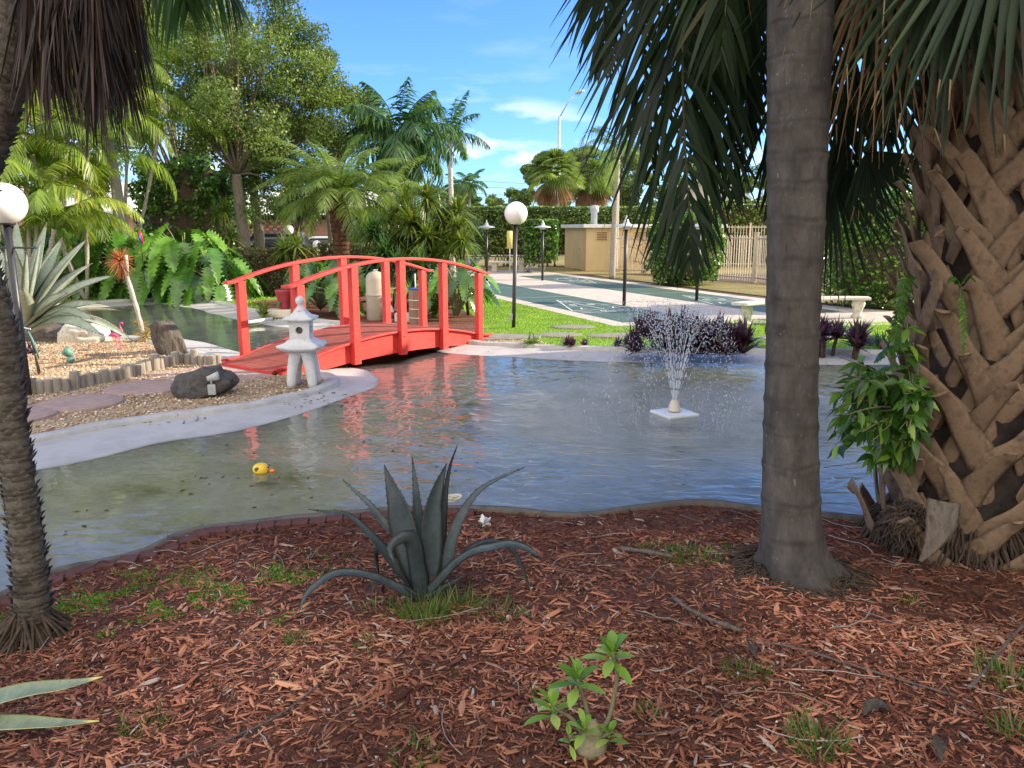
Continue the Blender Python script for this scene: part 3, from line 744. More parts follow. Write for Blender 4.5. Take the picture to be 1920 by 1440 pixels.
# far grass strip by the fence and the bark beds on the far bank
sheet('grass_strip', np.array([C(1.5, 7.0), C(10.5, 7.0), C(15.5, 7.2), C(15.5, 8.6), C(6, 10.4), C(-4.5, 11.4), C(-5, 8.8)]), flat(0.012), M['dry_grass'], 1.0)
bark_poly = np.array([*bank_line[:45][::3], *pp([(470, 566), (600, 556), (760, 560), (880, 585), (900, 605), (905, 632)])])
sheet('bark_bed', bark_poly, flat(0.006), M['mulch'], 0.5)
left_poly = np.array([*pp([(470, 566)]), *bank_line[45:][::3], (-20, bank_line[-1][1]), (-20, 34), (-6, 34), *pp([(700, 520), (600, 556)])])
sheet('back_lawn', left_poly, flat(0.002), M['lawn'], 1.5)
mb = MB(); mb.add([(-60, 36, .0), (-2, 36, .0), (-2, 52, .0), (-60, 52, .0)], [[0, 1, 2, 3]])
tag(mb.build('road', surf('asphalt', (.045, .045, .047), (.07, .07, .07), 8, .9, .3, 60)), kind='structure')

# ------------------------------------------------------------ loose ground cover
def scatter(poly, n, ybias=None):
    poly = np.asarray(poly); x0, y0 = poly.min(0); x1, y1 = poly.max(0); out = np.zeros((0, 2))
    while len(out) < n:
        c_ = np.stack([x0 + (x1 - x0) * rng.random(n * 2), y0 + (y1 - y0) * rng.random(n * 2)], 1)
        out = np.vstack([out, c_[inside(poly, c_[:, 0], c_[:, 1])]])
    return out[:n]
vis = np.array([(-1.75, 1.75), (1.75, 1.75), (5.2, 5.8), (9, 5.8), (9, 6.3), (-4, 6.3), (-3.9, 3.6)])
def in_view(x, y, m=0.12): return (np.abs(x) < (y * .70 + .35))
def chips(n, ymin, ymax, lmin, lmax, seedz=0.0, wr=(.10, .26)):
    y = ymin + (ymax - ymin) * rng.random(n * 3); x = (rng.random(n * 3) * 2 - 1) * 4.6
    ok = in_view(x, y) & inside(mulch_poly, x, y) & (dist_to(near_s, x, y) > .06); x = x[ok][:n]; y = y[ok][:n]; n = len(x)
    th = rng.random(n) * PI * 2; L = lmin + (lmax - lmin) * rng.random(n) ** 2.2; W = L * (wr[0] + (wr[1] - wr[0]) * rng.random(n))
    d_ = np.stack([np.cos(th), np.sin(th), (rng.random(n) - .4) * .55], 1); d_ = nrm(d_)
    s_ = nrm(np.stack([-np.sin(th), np.cos(th), (rng.random(n) - .5) * .9], 1)); u_ = np.cross(d_, s_); u_[u_[:, 2] < 0] *= -1
    c_ = np.stack([x, y, Hm(x, y) + .002 + .016 * rng.random(n)], 1)
    h = W * .35
    e1, e2 = .35 + .6 * rng.random(n), .25 + .6 * rng.random(n); sk = (rng.random(n) - .5) * .5
    def pt(a, b_, h_): return c_ + d_ * (L * a)[:, None] + s_ * (W * b_)[:, None] + u_ * (h * h_)[:, None]
    v = np.stack([pt(-.5 + sk * .2, -.5 * e1, 0), pt(-.5 - sk * .2, .5 * e1, 0), pt(-.38, 0, 1), pt(.5 - sk * .3, -.5 * e2, 0), pt(.5 + sk * .3, .5 * e2, 0), pt(.36, 0, .9), pt(0, -.55, .2), pt(0, .55, .2)], 1)
    q = np.array([[0, 6, 5, 2], [6, 3, 5, 5], [2, 5, 7, 1]])
    t_ = np.array([[0, 6, 2], [6, 5, 2], [6, 3, 5], [2, 5, 7], [2, 7, 1], [7, 5, 4], [0, 2, 1], [3, 4, 5]])
    b_ = np.arange(n)[:, None, None] * 8
    return v.reshape(-1, 3), (t_[None] + b_).reshape(-1, 3), n
mb = MB()
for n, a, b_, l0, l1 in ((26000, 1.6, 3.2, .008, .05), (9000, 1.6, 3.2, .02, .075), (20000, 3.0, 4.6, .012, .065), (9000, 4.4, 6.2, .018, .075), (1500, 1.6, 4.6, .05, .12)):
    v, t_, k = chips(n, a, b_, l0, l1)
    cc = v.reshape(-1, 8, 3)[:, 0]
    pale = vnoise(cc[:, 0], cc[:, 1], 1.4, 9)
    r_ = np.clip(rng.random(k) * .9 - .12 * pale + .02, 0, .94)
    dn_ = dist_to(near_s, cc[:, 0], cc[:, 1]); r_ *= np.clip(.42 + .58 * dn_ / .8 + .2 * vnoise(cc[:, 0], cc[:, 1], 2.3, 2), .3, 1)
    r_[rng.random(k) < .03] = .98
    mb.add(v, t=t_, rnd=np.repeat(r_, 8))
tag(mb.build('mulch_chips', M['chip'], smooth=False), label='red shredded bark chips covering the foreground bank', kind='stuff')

def pebbles(mb, xy, zf, smin, smax):
    n = len(xy); s_ = smin + (smax - smin) * rng.random(n) ** 1.5
    base = np.array([(1, 0, 0), (0, 1, 0), (-1, 0, 0), (0, -1, 0), (0, 0, 1), (0, 0, -.6)], float)
    th = rng.random(n) * 6.28; c_, s2 = np.cos(th), np.sin(th)
    v = base[None] * (np.stack([s_, s_ * (.55 + .4 * rng.random(n)), s_ * (.4 + .3 * rng.random(n))], 1)[:, None] / 2)
    x = v[..., 0] * c_[:, None] - v[..., 1] * s2[:, None]; y = v[..., 0] * s2[:, None] + v[..., 1] * c_[:, None]
    z = v[..., 2] + (zf(xy[:, 0], xy[:, 1]) + s_ * .12)[:, None]
    v = np.stack([x + xy[:, :1], y + xy[:, 1:], z], -1).reshape(-1, 3)
    t_ = np.array([[0, 1, 4], [1, 2, 4], [2, 3, 4], [3, 0, 4], [1, 0, 5], [2, 1, 5], [3, 2, 5], [0, 3, 5]])
    mb.add(v, t=(t_[None] + np.arange(n)[:, None, None] * 6).reshape(-1, 3), rnd=np.repeat(np.clip(rng.random(n) + .1 * vnoise(xy[:, 0], xy[:, 1], 1.5), 0, 1), 6))
mb = MB()
xy = scatter(isle_poly, 42000); ok = in_view(xy[:, 0], xy[:, 1]) & (dist_to(isle_line[::3], xy[:, 0], xy[:, 1]) > .1); pebbles(mb, xy[ok], Hi, .016, .05)
rb = np.array([*pp([(868, 641), (905, 645), (1010, 651), (1040, 650), (1000, 636), (905, 634)])]); pebbles(mb, scatter(rb, 1800), flat(.004), .02, .05)
tag(mb.build('pebbles', M['pebble'], smooth=True), label='tan river pebbles spread over the garden beds', kind='stuff')

# lawn blades
def blade_field(xy, zf, lmin, lmax, wd, lean=.5):
    n = len(xy); th = rng.random(n) * 6.28; L = lmin + (lmax - lmin) * rng.random(n)
    base = np.column_stack([xy, zf(xy[:, 0], xy[:, 1])])
    d_ = nrm(np.stack([np.cos(th) * lean * rng.random(n), np.sin(th) * lean * rng.random(n), np.ones(n)], 1))
    ph = rng.random(n) * 6.28; sd = np.stack([np.cos(ph), np.sin(ph), np.zeros(n)], 1)
    blades(mb, base, d_, sd, L, wd, [1, .8, .05], droop=.35)
mb = MB()
xy = scatter(lawn_poly, 70000); blade_field(xy[in_view(xy[:, 0], xy[:, 1])], flat(0), .02, .055, .012)
xy = scatter(left_poly, 30000); ok = in_view(xy[:, 0], xy[:, 1]) & (xy[:, 1] < 24); blade_field(xy[ok], flat(0), .04, .09, .03)
tag(mb.build('lawn_grass', M['lawn_blade']), label='short bright green grass of the lawn', kind='stuff')

# dark leaf scraps lying on the concrete beach and on the pond floor
mb = MB(); xy = scatter(pond_poly, 9000); db = dist_to(isle_line[::3], xy[:, 0], xy[:, 1]); cl_ = vnoise(xy[:, 0], xy[:, 1], 1.1, 6)
ok = in_view(xy[:, 0], xy[:, 1]) & (((db < .9) & (cl_ > .25) & (xy[:, 1] < 9.2)) | ((xy[:, 0] < -.2) & (xy[:, 1] < 7.6) & (cl_ > .1) & (rng.random(len(xy)) < .22)) | ((xy[:, 1] > 10.8) & (rng.random(len(xy)) < .10))); xy = xy[ok]
leaves(mb, np.column_stack([xy, Hb(xy[:, 0], xy[:, 1]) + .006]), .045, nbias=(0, 0, 7), aspect=.45, rnd=rng.random(len(xy)) * .35)
tag(mb.build('pond_leaf_scraps', M['litter']), label='small dark leaf scraps on the concrete slope and the pond floor', kind='stuff')
# ------------------------------------------------------------ the red footbridge
F0 = np.array([-2.98, 10.15]); F1 = np.array([-0.56, 13.3])
bd = nrm(F1 - F0); bn = np.array([-bd[1], bd[0]]); BL = float(np.linalg.norm(F1 - F0)); BW = 1.12
bt = thing('footbridge', 'bright red wooden arched footbridge with handrails crossing the shallow pond', 'bridge', (F0[0], F0[1], 0))
Wp = lambda s, o_, z: np.array([*(F0 + bd * s + bn * o_), z])
deckz = lambda t: .11 + .27 * (1 - (2 * t - 1) ** 2)
railz = lambda t: deckz(t) + 1.035 + .03 * (1 - (2 * t - 1) ** 2)
bang = math.atan2(bd[1], bd[0])
# deck boards
mb = MB(); nb = 26
S0, S1 = -.28, BL + .18
for k in range(nb):
    s0 = S0 + (S1 - S0) * k / nb + .004; s1 = S0 + (S1 - S0) * (k + 1) / nb - .004
    z0, z1 = [deckz(min(1, max(0, s / BL))) - (0.04 if s < 0 or s > BL else 0) * min(1, abs(s if s < 0 else s - BL) / .2) for s in (s0, s1)]
    v = [Wp(s0, -.02, z0), Wp(s0, BW + .02, z0), Wp(s1, BW + .02, z1), Wp(s1, -.02, z1)]
    v += [a - np.array([0, 0, .035]) for a in v]
    mb.add(v, [[0, 3, 2, 1], [4, 5, 6, 7], [0, 1, 5, 4], [1, 2, 6, 5], [2, 3, 7, 6], [3, 0, 4, 7]])
mb.build('deck', M['deck'], bt, world=True, smooth=False)
def arcbeam(name, o0, o1, zt, zb, s0, s1, mat, n=30):
    mb = MB(); ss = np.linspace(s0, s1, n)
    v = []
    for s in ss:
        t = min(1, max(0, s / BL)); v += [Wp(s, o0, zt(t)), Wp(s, o1, zt(t)), Wp(s, o1, zb(t)), Wp(s, o0, zb(t))]
    q = []
    for k in range(n - 1):
        for j in range(4): q.append([k * 4 + j, k * 4 + (j + 1) % 4, k * 4 + 4 + (j + 1) % 4, k * 4 + 4 + j])
    q += [[3, 2, 1, 0], [n * 4 - 4, n * 4 - 3, n * 4 - 2, n * 4 - 1]]
    mb.add(v, q)
    return mb.build(name, mat, bt, world=True, smooth=False, bevel=.006)
for o0, o1, oo in ((-.055, -.018, -.10), (BW + .018, BW + .055, BW + .055)):
    arcbeam('side_beam', o0, o1, lambda t: deckz(t) - .030, lambda t: -.075 + .115 * (1 - (2 * t - 1) ** 2), -.22, BL + .2, M['red'])
    arcbeam('deck_edge', min(o0, oo) - .004 if oo < 0 else BW + .022, -.022 if oo < 0 else oo + .01, lambda t: deckz(t) + .004, lambda t: deckz(t) - .026, -.28, BL + .24, M['red'])
mb = MB()
for s in (S0 - .02,):
    a = [Wp(s, -.02, .065), Wp(s, BW + .02, .065), Wp(s, BW + .02, -.03), Wp(s, -.02, -.03)]
    b_ = [x + np.array([bd[0] * .035, bd[1] * .035, 0]) for x in a]
    mb.add(a + b_, [[0, 1, 2, 3], [4, 7, 6, 5], [0, 4, 5, 1], [1, 5, 6, 2], [2, 6, 7, 3], [3, 7, 4, 0]])
mb.build('end_board', M['red'], bt, world=True, smooth=False)
for side, oc in ((0, -.055 - .048), (1, BW + .055 + .048)):
    for i, t in enumerate((.035, .27, .505, .74, .965)):
        s = t * BL; mb = MB()
        zt = railz(t) - .005; zb = -.10 + .115 * (1 - (2 * t - 1) ** 2) if i else .0
        if i == 0: zb = -.05
        lean = .05 if oc < 0 else -.05
        c_ = Wp(s, oc, 0)
        hx, hy = .062, .046
        pts = []
        for zz, dl in ((zb, 0), (zt, 1)):
            for a, b_ in ((-hx, -hy), (hx, -hy), (hx, hy), (-hx, hy)):
                w_ = F0 + bd * (s + a - .0 * dl) + bn * (oc + b_)
                pts.append((w_[0], w_[1], zz))
        mb.add(pts, [[3, 2, 1, 0], [4, 5, 6, 7], [0, 1, 5, 4], [1, 2, 6, 5], [2, 3, 7, 6], [3, 0, 4, 7]])
        po = mb.build('post', M['red'], bt, world=True, smooth=False, bevel=.006)
        if side == 0:
            for zz in (zb + .07, deckz(t) - .08):
                mb = MB(); w_ = F0 + bn * (oc - hy - .002) + bd * s - F0
                mb.tube([(w_[0], w_[1], zz), (w_[0] - bn[0] * .008, w_[1] - bn[1] * .008, zz)], .009, 8)
                bo = mb.build('bolt', M['rust'], po, smooth=False)
    arcbeam('handrail', oc - .058, oc + .058, lambda t: railz(t) + .042, lambda t: railz(t), -.10, BL + .10, M['red'], 36)
# landing slabs
mb = MB(); a = [Wp(-1.15, .0, 0), Wp(-.30, -.10, 0), Wp(-.30, BW + .1, 0), Wp(-1.3, BW + .3, 0)]
mb.add([(x[0], x[1], .035) for x in a] + [(x[0], x[1], -.05) for x in a], [[0, 1, 2, 3], [0, 4, 5, 1], [1, 5, 6, 2], [2, 6, 7, 3], [3, 7, 4, 0]])
tag(mb.build('landing_slab', M['paver'], smooth=False, bevel=.01), 'pinkish concrete slab at the foot of the red bridge on the island side', 'slab')
mb = MB(); q = pp([(905, 640), (1012, 637), (1015, 631), (912, 628)])
mb.add([(x, y, .035) for x, y in q] + [(x, y, -.0) for x, y in q], [[0, 1, 2, 3], [0, 4, 5, 1], [1, 5, 6, 2], [2, 6, 7, 3], [3, 7, 4, 0]])
tag(mb.build('landing_slab', M['step_grey'], smooth=False, bevel=.01), 'grey concrete slab beyond the lawn end of the red bridge', 'slab')
# ------------------------------------------------------------ lamps
def globe_lamp(loc, hgt, rad, label, extra=None, tilt=0.0):
    t = thing('globe_lamp', label, 'lamp', loc, group='white globe lamps on black posts')
    t.rotation_euler = (0, tilt, 0)
    mb = MB(); zc = hgt - rad
    mb.tube([(0, 0, -.1), (0, 0, .5), (0, 0, zc - rad * .93)], .038, 14)
    mb.build('lamp_post', M['post'], t)
    mb = MB(); mb.lathe([(.05, zc - rad * 1.02), (.085, zc - rad * 1.0), (.09, zc - rad * .9), (.07, zc - rad * .86)], 20); mb.build('fitter', M['black'], t)
    mb = MB(); mb.lathe([(max(.001, rad * math.cos(a)), zc + rad * math.sin(a)) for a in np.linspace(-1.32, PI / 2, 24)], 36); mb.build('globe', M['globe'], t)
    return t
g = P(963, 615); gl = globe_lamp((g[0], g[1], 0), 2.42, .222, 'white globe lamp on a black post standing in the lawn right of the red bridge', tilt=.02)
mb = MB(); mb.box((-.05, -.02, .22), (.05, .07, .13)); mb.build('switch_box', M['metal_grey'], gl, bevel=.006)
g = P(54, 745); gl = globe_lamp((g[0], g[1], 0), 2.40, .225, 'big white globe lamp on a black post at the left edge beside the giant agave')
mb = MB(); mb.tube([(-.34, 0, 1.70), (.30, 0, 1.70)], .011, 8); mb.build('cross_bar', M['post'], gl)
for px, py, Y, lb in ((212, 409, 27, 'small distant white globe lamp between the pale palm stem and the big leaved shrubs'), (541, 431, 30, 'small distant white globe lamp behind the clipped brown hedge')):
    c_ = PY(px, py, Y); globe_lamp((c_[0], c_[1], 0), c_[2] + .19, .19, lb)
g = PY(594, 459, 24)
t = thing('garden_lantern_light', 'small white faceted path light glimpsed in the dark leaves above the left bridge rail', 'light', (g[0], g[1], 0))
mb = MB(); mb.tube([(0, 0, 0), (0, 0, g[2] - .14)], .03, 8); mb.build('stake', M['post'], t)
mb = MB(); mb.lathe([(.05, g[2] - .16), (.13, g[2] - .10), (.13, g[2] + .04), (.10, g[2] + .10), (.02, g[2] + .14)], 8); mb.build('shade', M['white_plastic'], t, smooth=False)
def dome_lamp(loc, label, rz=0):
    t = thing('dome_lamp', label, 'lamp', loc, rz, group='white dome court lamps on dark posts')
    mb = MB(); mb.tube([(0, 0, 0), (0, 0, 1.95)], .045, 12); mb.build('lamp_post', M['post'], t)
    mb = MB(); mb.lathe([(.30, 1.955), (.315, 1.965), (.305, 1.985), (.24, 2.01), (.13, 2.03), (.085, 2.05), (.065, 2.09), (.055, 2.13), (.03, 2.17), (.018, 2.21), (.008, 2.25)], 28); mb.build('lamp_shade', M['dome'], t)
    mb = MB(); mb.lathe([(.05, 1.90), (.10, 1.91), (.11, 1.95), (.05, 1.96)], 16); mb.build('bulb', M['globe'], t)
    return t
for px, py, lb in ((1170, 573, 'white dome lamp on a dark post nearest the fountain, beside the nearer court'),
                   (1017, 526, 'white dome lamp on a dark post just right of the lawn globe lamp'),
                   (913, 527, 'white dome lamp on a dark post left of the lawn globe lamp'),
                   (1306, 564, 'white dome lamp on a dark post half hidden behind the drooping palm frond')):
    g = P(px, py); dome_lamp((g[0], g[1], 0), lb)

# ------------------------------------------------------------ stone lantern
g = P(571, 726); LX, LY = g[0], g[1]
t = thing('stone_lantern', 'white cast stone garden lantern on curved splayed legs at the tip of the gravel island', 'lantern', (LX, LY, .02), R(2)); t.scale = (.87, .87, .88)
def sqring(mb, prof, n=8, corner=.0, curl=0.0):
    """square-plan turned form; profile rows: half width, z, corner lift"""
    K = len(prof); N = 4 * n; v = []
    for hw, z, cl in prof:
        for s_ in range(4):
            for k in range(n):
                u = -1 + 2 * k / n; x, y = u * hw, -hw
                lift = cl * abs(u) ** 3
                a = s_ * PI / 2; v.append((x * math.cos(a) - y * math.sin(a), x * math.sin(a) + y * math.cos(a), z + lift))
    q = [[k * N + j, k * N + (j + 1) % N, (k + 1) * N + (j + 1) % N, (k + 1) * N + j] for k in range(K - 1) for j in range(N)]
    m = len(v); v += [(0, 0, prof[0][1]), (0, 0, prof[-1][1])]
    t_ = [[m, (j + 1) % N, j] for j in range(N)] + [[m + 1, (K - 1) * N + j, (K - 1) * N + (j + 1) % N] for j in range(N)]
    mb.add(v, q, t_)
mb = MB(); sqring(mb, [(.12, .50, 0), (.17, .485, 0), (.285, .535, .035), (.29, .56, .04), (.20, .615, .01), (.155, .66, 0), (.145, .67, 0)]); mb.build('platform', M['stone_white'], t)
for k in range(4):
    a = k * PI / 2 + PI / 4; mb = MB()
    pts = []; rad = []
    for u in np.linspace(0, 1, 9):
        r_ = .205 + .02 * u - .125 * u ** 1.6; pts.append((r_ * math.cos(a), r_ * math.sin(a), .50 * u)); rad.append(.060 + .030 * u)
    mb.tube(pts, rad, 12); mb.build('leg', M['stone_white'], t)
mb = MB(); sqring(mb, [(.10, .43, 0), (.135, .46, 0), (.145, .49, 0), (.13, .51, 0)]); mb.build('collar', M['stone_white'], t)
# fire box with openings on its sides
mb = MB(); hw, z0, z1 = .135, .665, .905
for s_ in range(4):
    a = s_ * PI / 2; n = 20
    rot = lambda x, y, z: (x * math.cos(a) - y * math.sin(a), x * math.sin(a) + y * math.cos(a), z)
    outer = []; inner = []; deep = []
    for k in range(n):
        th = 2 * PI * k / n + PI / 4; cx, cz = math.cos(th), math.sin(th)
        m_ = max(abs(cx), abs(cz)); outer.append(rot(hw * cx / m_, -hw, (z0 + z1) / 2 + (z1 - z0) / 2 * cz / m_))
        if s_ in (0, 2): ix, iz = .050 * cx, .050 * cz
        else: ix, iz = .036 * cx / m_, .052 * cz / m_
        inner.append(rot(ix, -hw, .79 + iz)); deep.append(rot(ix, -hw + .05, .79 + iz))
    v = outer + inner + deep
    q = [[k, (k + 1) % n, n + (k + 1) % n, n + k] for k in range(n)] + [[n + k, n + (k + 1) % n, 2 * n + (k + 1) % n, 2 * n + k] for k in range(n)]
    mb.add(v, q)
mb.build('fire_box', M['stone_white'], t, smooth=False)
mb = MB(); mb.box((0, 0, .79), (.16, .16, .22)); mb.build('inner_core', M['bark'], t)
mb = MB(); sqring(mb, [(.13, .900, 0), (.20, .925, .012), (.205, .945, .015), (.125, .985, .004), (.085, 1.03, 0), (.08, 1.045, 0)]); mb.build('roof', M['stone_white'], t)
mb = MB(); mb.lathe([(.085, 1.04), (.088, 1.06), (.06, 1.08), (.038, 1.11), (.035, 1.13), (.052, 1.145), (.062, 1.175), (.058, 1.21), (.035, 1.235), (.008, 1.248)], 20); mb.build('finial', M['stone_white'], t)

# ------------------------------------------------------------ flamingo
g = P(222, 655, .03)
t = thing('flamingo', 'pink plastic flamingo standing on the gravel left of the standing rock', 'garden ornament', tuple(g), R(-8)); t.scale = (.68, .68, .68)
mb = MB()
body = [(-.21, .295, .004, .004), (-.16, .31, .018, .02), (-.10, .335, .045, .045), (-.02, .35, .062, .06), (.06, .352, .058, .058), (.11, .365, .040, .045), (.135, .39, .026, .028),
        (.142, .43, .018, .018), (.125, .48, .0155, .0155), (.10, .53, .0145, .0145), (.095, .575, .015, .015), (.115, .612, .018, .018), (.145, .622, .026, .024), (.175, .612, .022, .02), (.19, .60, .012, .012)]
K = len(body); n = 12; v = []
px_ = np.array([(b_[0], 0, b_[1]) for b_ in body]); tn = nrm(np.gradient(px_, axis=0))
for k in range(K):
    up = np.cross(np.array([0, 1, 0.]), tn[k]); up = up / np.linalg.norm(up)
    for j in range(n):
        a = 2 * PI * j / n; v.append(px_[k] + np.array([0, 1, 0.]) * body[k][2] * math.cos(a) + up * body[k][3] * math.sin(a))
q = [[k * n + j, k * n + (j + 1) % n, (k + 1) * n + (j + 1) % n, (k + 1) * n + j] for k in range(K - 1) for j in range(n)]
mb.add(v, q); mb.build('body', M['pink'], t)
for s_ in (-1, 1):
    mb = MB(); u = np.linspace(0, 1, 7)
    mb.tube([(-.19 + .27 * a, s_ * (.045 + .02 * math.sin(a * PI)), .31 + .045 * math.sin(a * PI)) for a in u], [.006 + .035 * math.sin(a * PI) ** .7 + .002 for a in u], 8); mb.build('wing', M['pink'], t)
    mb = MB(); mb.tube([(.0 + .02 * s_, s_ * .02, .32), (.015 + .03 * s_, s_ * .025, .16), (.02 + .03 * s_, s_ * .03, 0)], [.009, .007, .007], 6); mb.tube([(.0, s_ * .03, .006), (.09, s_ * .035, .006)], .008, 6); mb.build('leg', M['pink'], t)
mb = MB(); mb.tube([(.182, 0, .606), (.21, 0, .595), (.222, 0, .572), (.216, 0, .552)], [.014, .013, .010, .003], 8); mb.build('beak', M['black'], t)

# ------------------------------------------------------------ rocks
def rock(name, label, loc, rz, size, mat, seed, keel=0.0, n=3, ruf=.12, flat=True):
    import bmesh
    from mathutils import noise as mn
    bm = bmesh.new(); bmesh.ops.create_icosphere(bm, subdivisions=5, radius=1)
    for v in bm.verts:
        p_ = v.co.copy()
        d1 = mn.noise(p_ * 1.3 + Vector((seed, 0, 0))) * .35 + mn.noise(p_ * 3.2 + Vector((0, seed, 0))) * ruf + mn.noise(p_ * 9 + Vector((0, 0, seed))) * ruf * .35
        q_ = p_ * (1 + d1)
        # blunt facets
        if flat:
            for ax in range(3): q_[ax] = max(-.86, min(.86, q_[ax]))
        else:
            l_ = (abs(p_.x) ** 3 + abs(p_.y) ** 3 + abs(p_.z) ** 3) ** (1 / 3); q_ = q_ * (.9 / l_)
        v.co = Vector((q_.x * size[0], q_.y * size[1], q_.z * size[2]))
        v.co.x += keel * v.co.z
    me = bpy.data.meshes.new(name); bm.to_mesh(me); bm.free()
    for p_ in me.polygons: p_.use_smooth = True
    me.materials.append(mat); o = bpy.data.objects.new(name, me); COL.objects.link(o); o.location = loc; o.rotation_euler = (0, 0, rz)
    return tag(o, label, 'rock')
g = P(309, 668); rock('rock', 'upright striated brown rock standing behind the log edging', (g[0], g[1] + .15, .22), R(20), (.25, .20, .36), M['rock_brown'], 2.3, keel=-.30)
g = P(374, 748); ro = rock('rock', 'low dark rounded rock lying beside the round stepping stones', (g[0], g[1] + .12, .14), R(10), (.345, .22, .20), M['rock_dark'], 6.1, ruf=.1, flat=False); ro.rotation_euler = (0, -.38, R(10))
g = P(123, 652); rock('rock', 'grey boulder half hidden under the giant agave leaves', (g[0], g[1] + .6, .12), R(10), (.42, .3, .24), M['bench_stone'], 9.4)
g = P(62, 646); rock('rock', 'low dark boulder beneath the giant agave', (g[0] , g[1] + .4, .10), R(-10), (.5, .3, .2), M['rock_brown'], 4.4)

# stepping stones
def disc(name, label, px, py, rx, ry, rz, mat, h=.045, z=.0, group=None, cat='stepping stone', seed=0):
    g = P(px, py); mb = MB()
    mb.lathe([(.96, z), (1.0, z + h * .5), (.985, z + h), (.96, z + h + .004), (.5, z + h + .006), (.02, z + h + .006)], 40, wob=lambda th, zz: 1 + .02 * np.sin(3 * th + seed) + .012 * np.sin(5 * th + seed * 2))
    o = mb.build(name, mat, origin=(0, 0, 0)); o.location = (g[0], g[1], 0); o.scale = (rx, ry, 1); o.rotation_euler = (0, 0, rz)
    return tag(o, label, cat, group)
disc('stepping_stone', 'round pink stepping stone nearest the concrete beach, left of the dark rock', 150, 761, .44, .44, 0, M['paver'], seed=1, group='round pink stepping stones')
disc('stepping_stone', 'round pink stepping stone touching the dark rounded rock', 272, 732, .46, .44, 0, M['paver'], seed=2, group='round pink stepping stones')
disc('stepping_stone', 'round pink stepping stone mostly hidden behind the left palm trunk', 28, 785, .40, .42, 0, M['paver'], seed=3, group='round pink stepping stones')
for k, (px, py, rx, lb) in enumerate(((1075, 614, .44, 'grey stepping stone in the lawn nearest the court edge'), (1048, 629, .42, 'long grey stepping stone in the lawn behind the strappy grass clump'), (1160, 630, .60, 'grey stepping stone in the lawn behind the small purple plant'), (1500, 634, .8, 'grey stepping stone in the strip of lawn behind the ringed palm stem'), (1585, 626, .5, 'pale stepping stone in the lawn below the right stone bench'))):
    disc('stepping_stone', lb, px, py, rx, .30, .1, M['step_grey'], h=.018, z=.0, seed=k, group='grey stepping stones in the lawn')

# log edging: upright round logs set side by side
logpx = [(62, 742), (78, 741), (93, 740), (109, 739), (124, 737), (141, 733), (153, 729), (169, 727), (184, 724), (198, 722), (210, 720), (224, 716), (237, 713), (247, 710), (258, 707), (266, 703), (277, 700), (291, 697), (303, 694), (311, 692), (320, 690), (330, 687), (341, 684), (353, 685), (366, 686), (379, 686), (389, 686), (399, 686), (409, 685)]
for k, (px, py) in enumerate(logpx):
    g = P(px, py); h = (.16 + .05 * rng.random()) if k not in (17, 5, 24) else .24
    if px > 375: h *= .8
    lean = rng.normal(size=2) * .04; r_ = .050 + .008 * rng.random()
    if k == 17: r_ = .065
    t = thing('edging_log', 'taller pale upright log standing out of the log edging' if k == 17 else 'short weathered upright log in the log edging along the gravel', 'log', (g[0], g[1], 0), group='upright logs of the garden edging')
    t.rotation_euler = (lean[0], lean[1], rng.random() * 6)
    mb = MB(); mb.lathe([(r_, -.05), (r_ * 1.0, .02), (r_ * .98, h - .01), (r_ * .93, h)], 12, wob=lambda th, z: 1 + .05 * np.sin(3 * th)); mb.build('stump', M['log'], t)
    mb = MB(); mb.lathe([(r_ * .93, h + .001), (r_ * .8, h + .004), (r_ * .1, h + .004)], 12); mb.build('cut_top', M['log_end'], t)

# ground lights
g = P(407, 745)
t = thing('floodlight', 'small grey garden floodlight with square box in front of the dark rock', 'light', (g[0], g[1] - .13, .02), R(15))
mb = MB(); mb.box((0, 0, .10), (.085, .06, .12)); mb.build('junction_box', M['grey_fix'], t, bevel=.008)
mb = MB(); mb.tube([(0, 0, -.03), (0, 0, .05)], .012, 8); mb.build('stake', M['black'], t)
mb = MB(); mb.tube([(0, 0, .16), (0, 0, .20), (.01, 0, .215)], .013, 8); mb.build('swivel', M['grey_fix'], t)
mb = MB(); mb.tube([(-.045, -.01, .225), (-.01, 0, .232), (.045, .0, .245), (.08, .01, .255), (.085, .01, .256)], [.028, .036, .047, .050, .044], 14); mb.build('lamp_head', M['grey_fix'], t)
g = P(133, 683)
t = thing('spotlight', 'small verdigris green spotlight on a stake in the gravel below the giant agave', 'light', (g[0], g[1], .0), R(10))
mb = MB(); mb.lathe([(.012, -.03), (.03, .03), (.055, .05), (.05, .085), (.02, .10)], 12); mb.build('base', M['green_lamp'], t)
mb = MB(); mb.tube([(.03, 0, .12), (0, 0, .15), (-.04, 0, .19), (-.07, -.01, .215)], [.02, .055, .07, .062], 14); mb.build('lamp_head', M['green_lamp'], t)
g = P(58, 705)
t = thing('wire_stand', 'thin black metal rod stand with silver clips leaning beside the left globe lamp', 'stand', (g[0], g[1], 0), 0)
for k, (x0, x1, y0, y1) in enumerate(((-.22, -.14, -.1, 0), (-.05, -.10, -.12, 0), (.03, -.03, -.15, 0), (.20, .06, -.05, 0), (.10, .02, .1, .02))):
    mb = MB(); mb.tube([(x0 * .7 - .0, y0, 0), (x1, y1, .62)], .010, 8); mb.build('rod', M['black'], t)
mb = MB(); mb.tube([(-.15, 0, .62), (-.06, -.02, .66), (.03, 0, .63), (.07, 0, .62)], .014, 8); mb.build('top_bar', M['chrome'], t)
mb = MB(); mb.tube([(.05, -.02, .60), (.10, -.03, .48), (.13, -.02, .34), (.12, .02, .24)], .012, 8); mb.build('hose', M['green_lamp'], t)

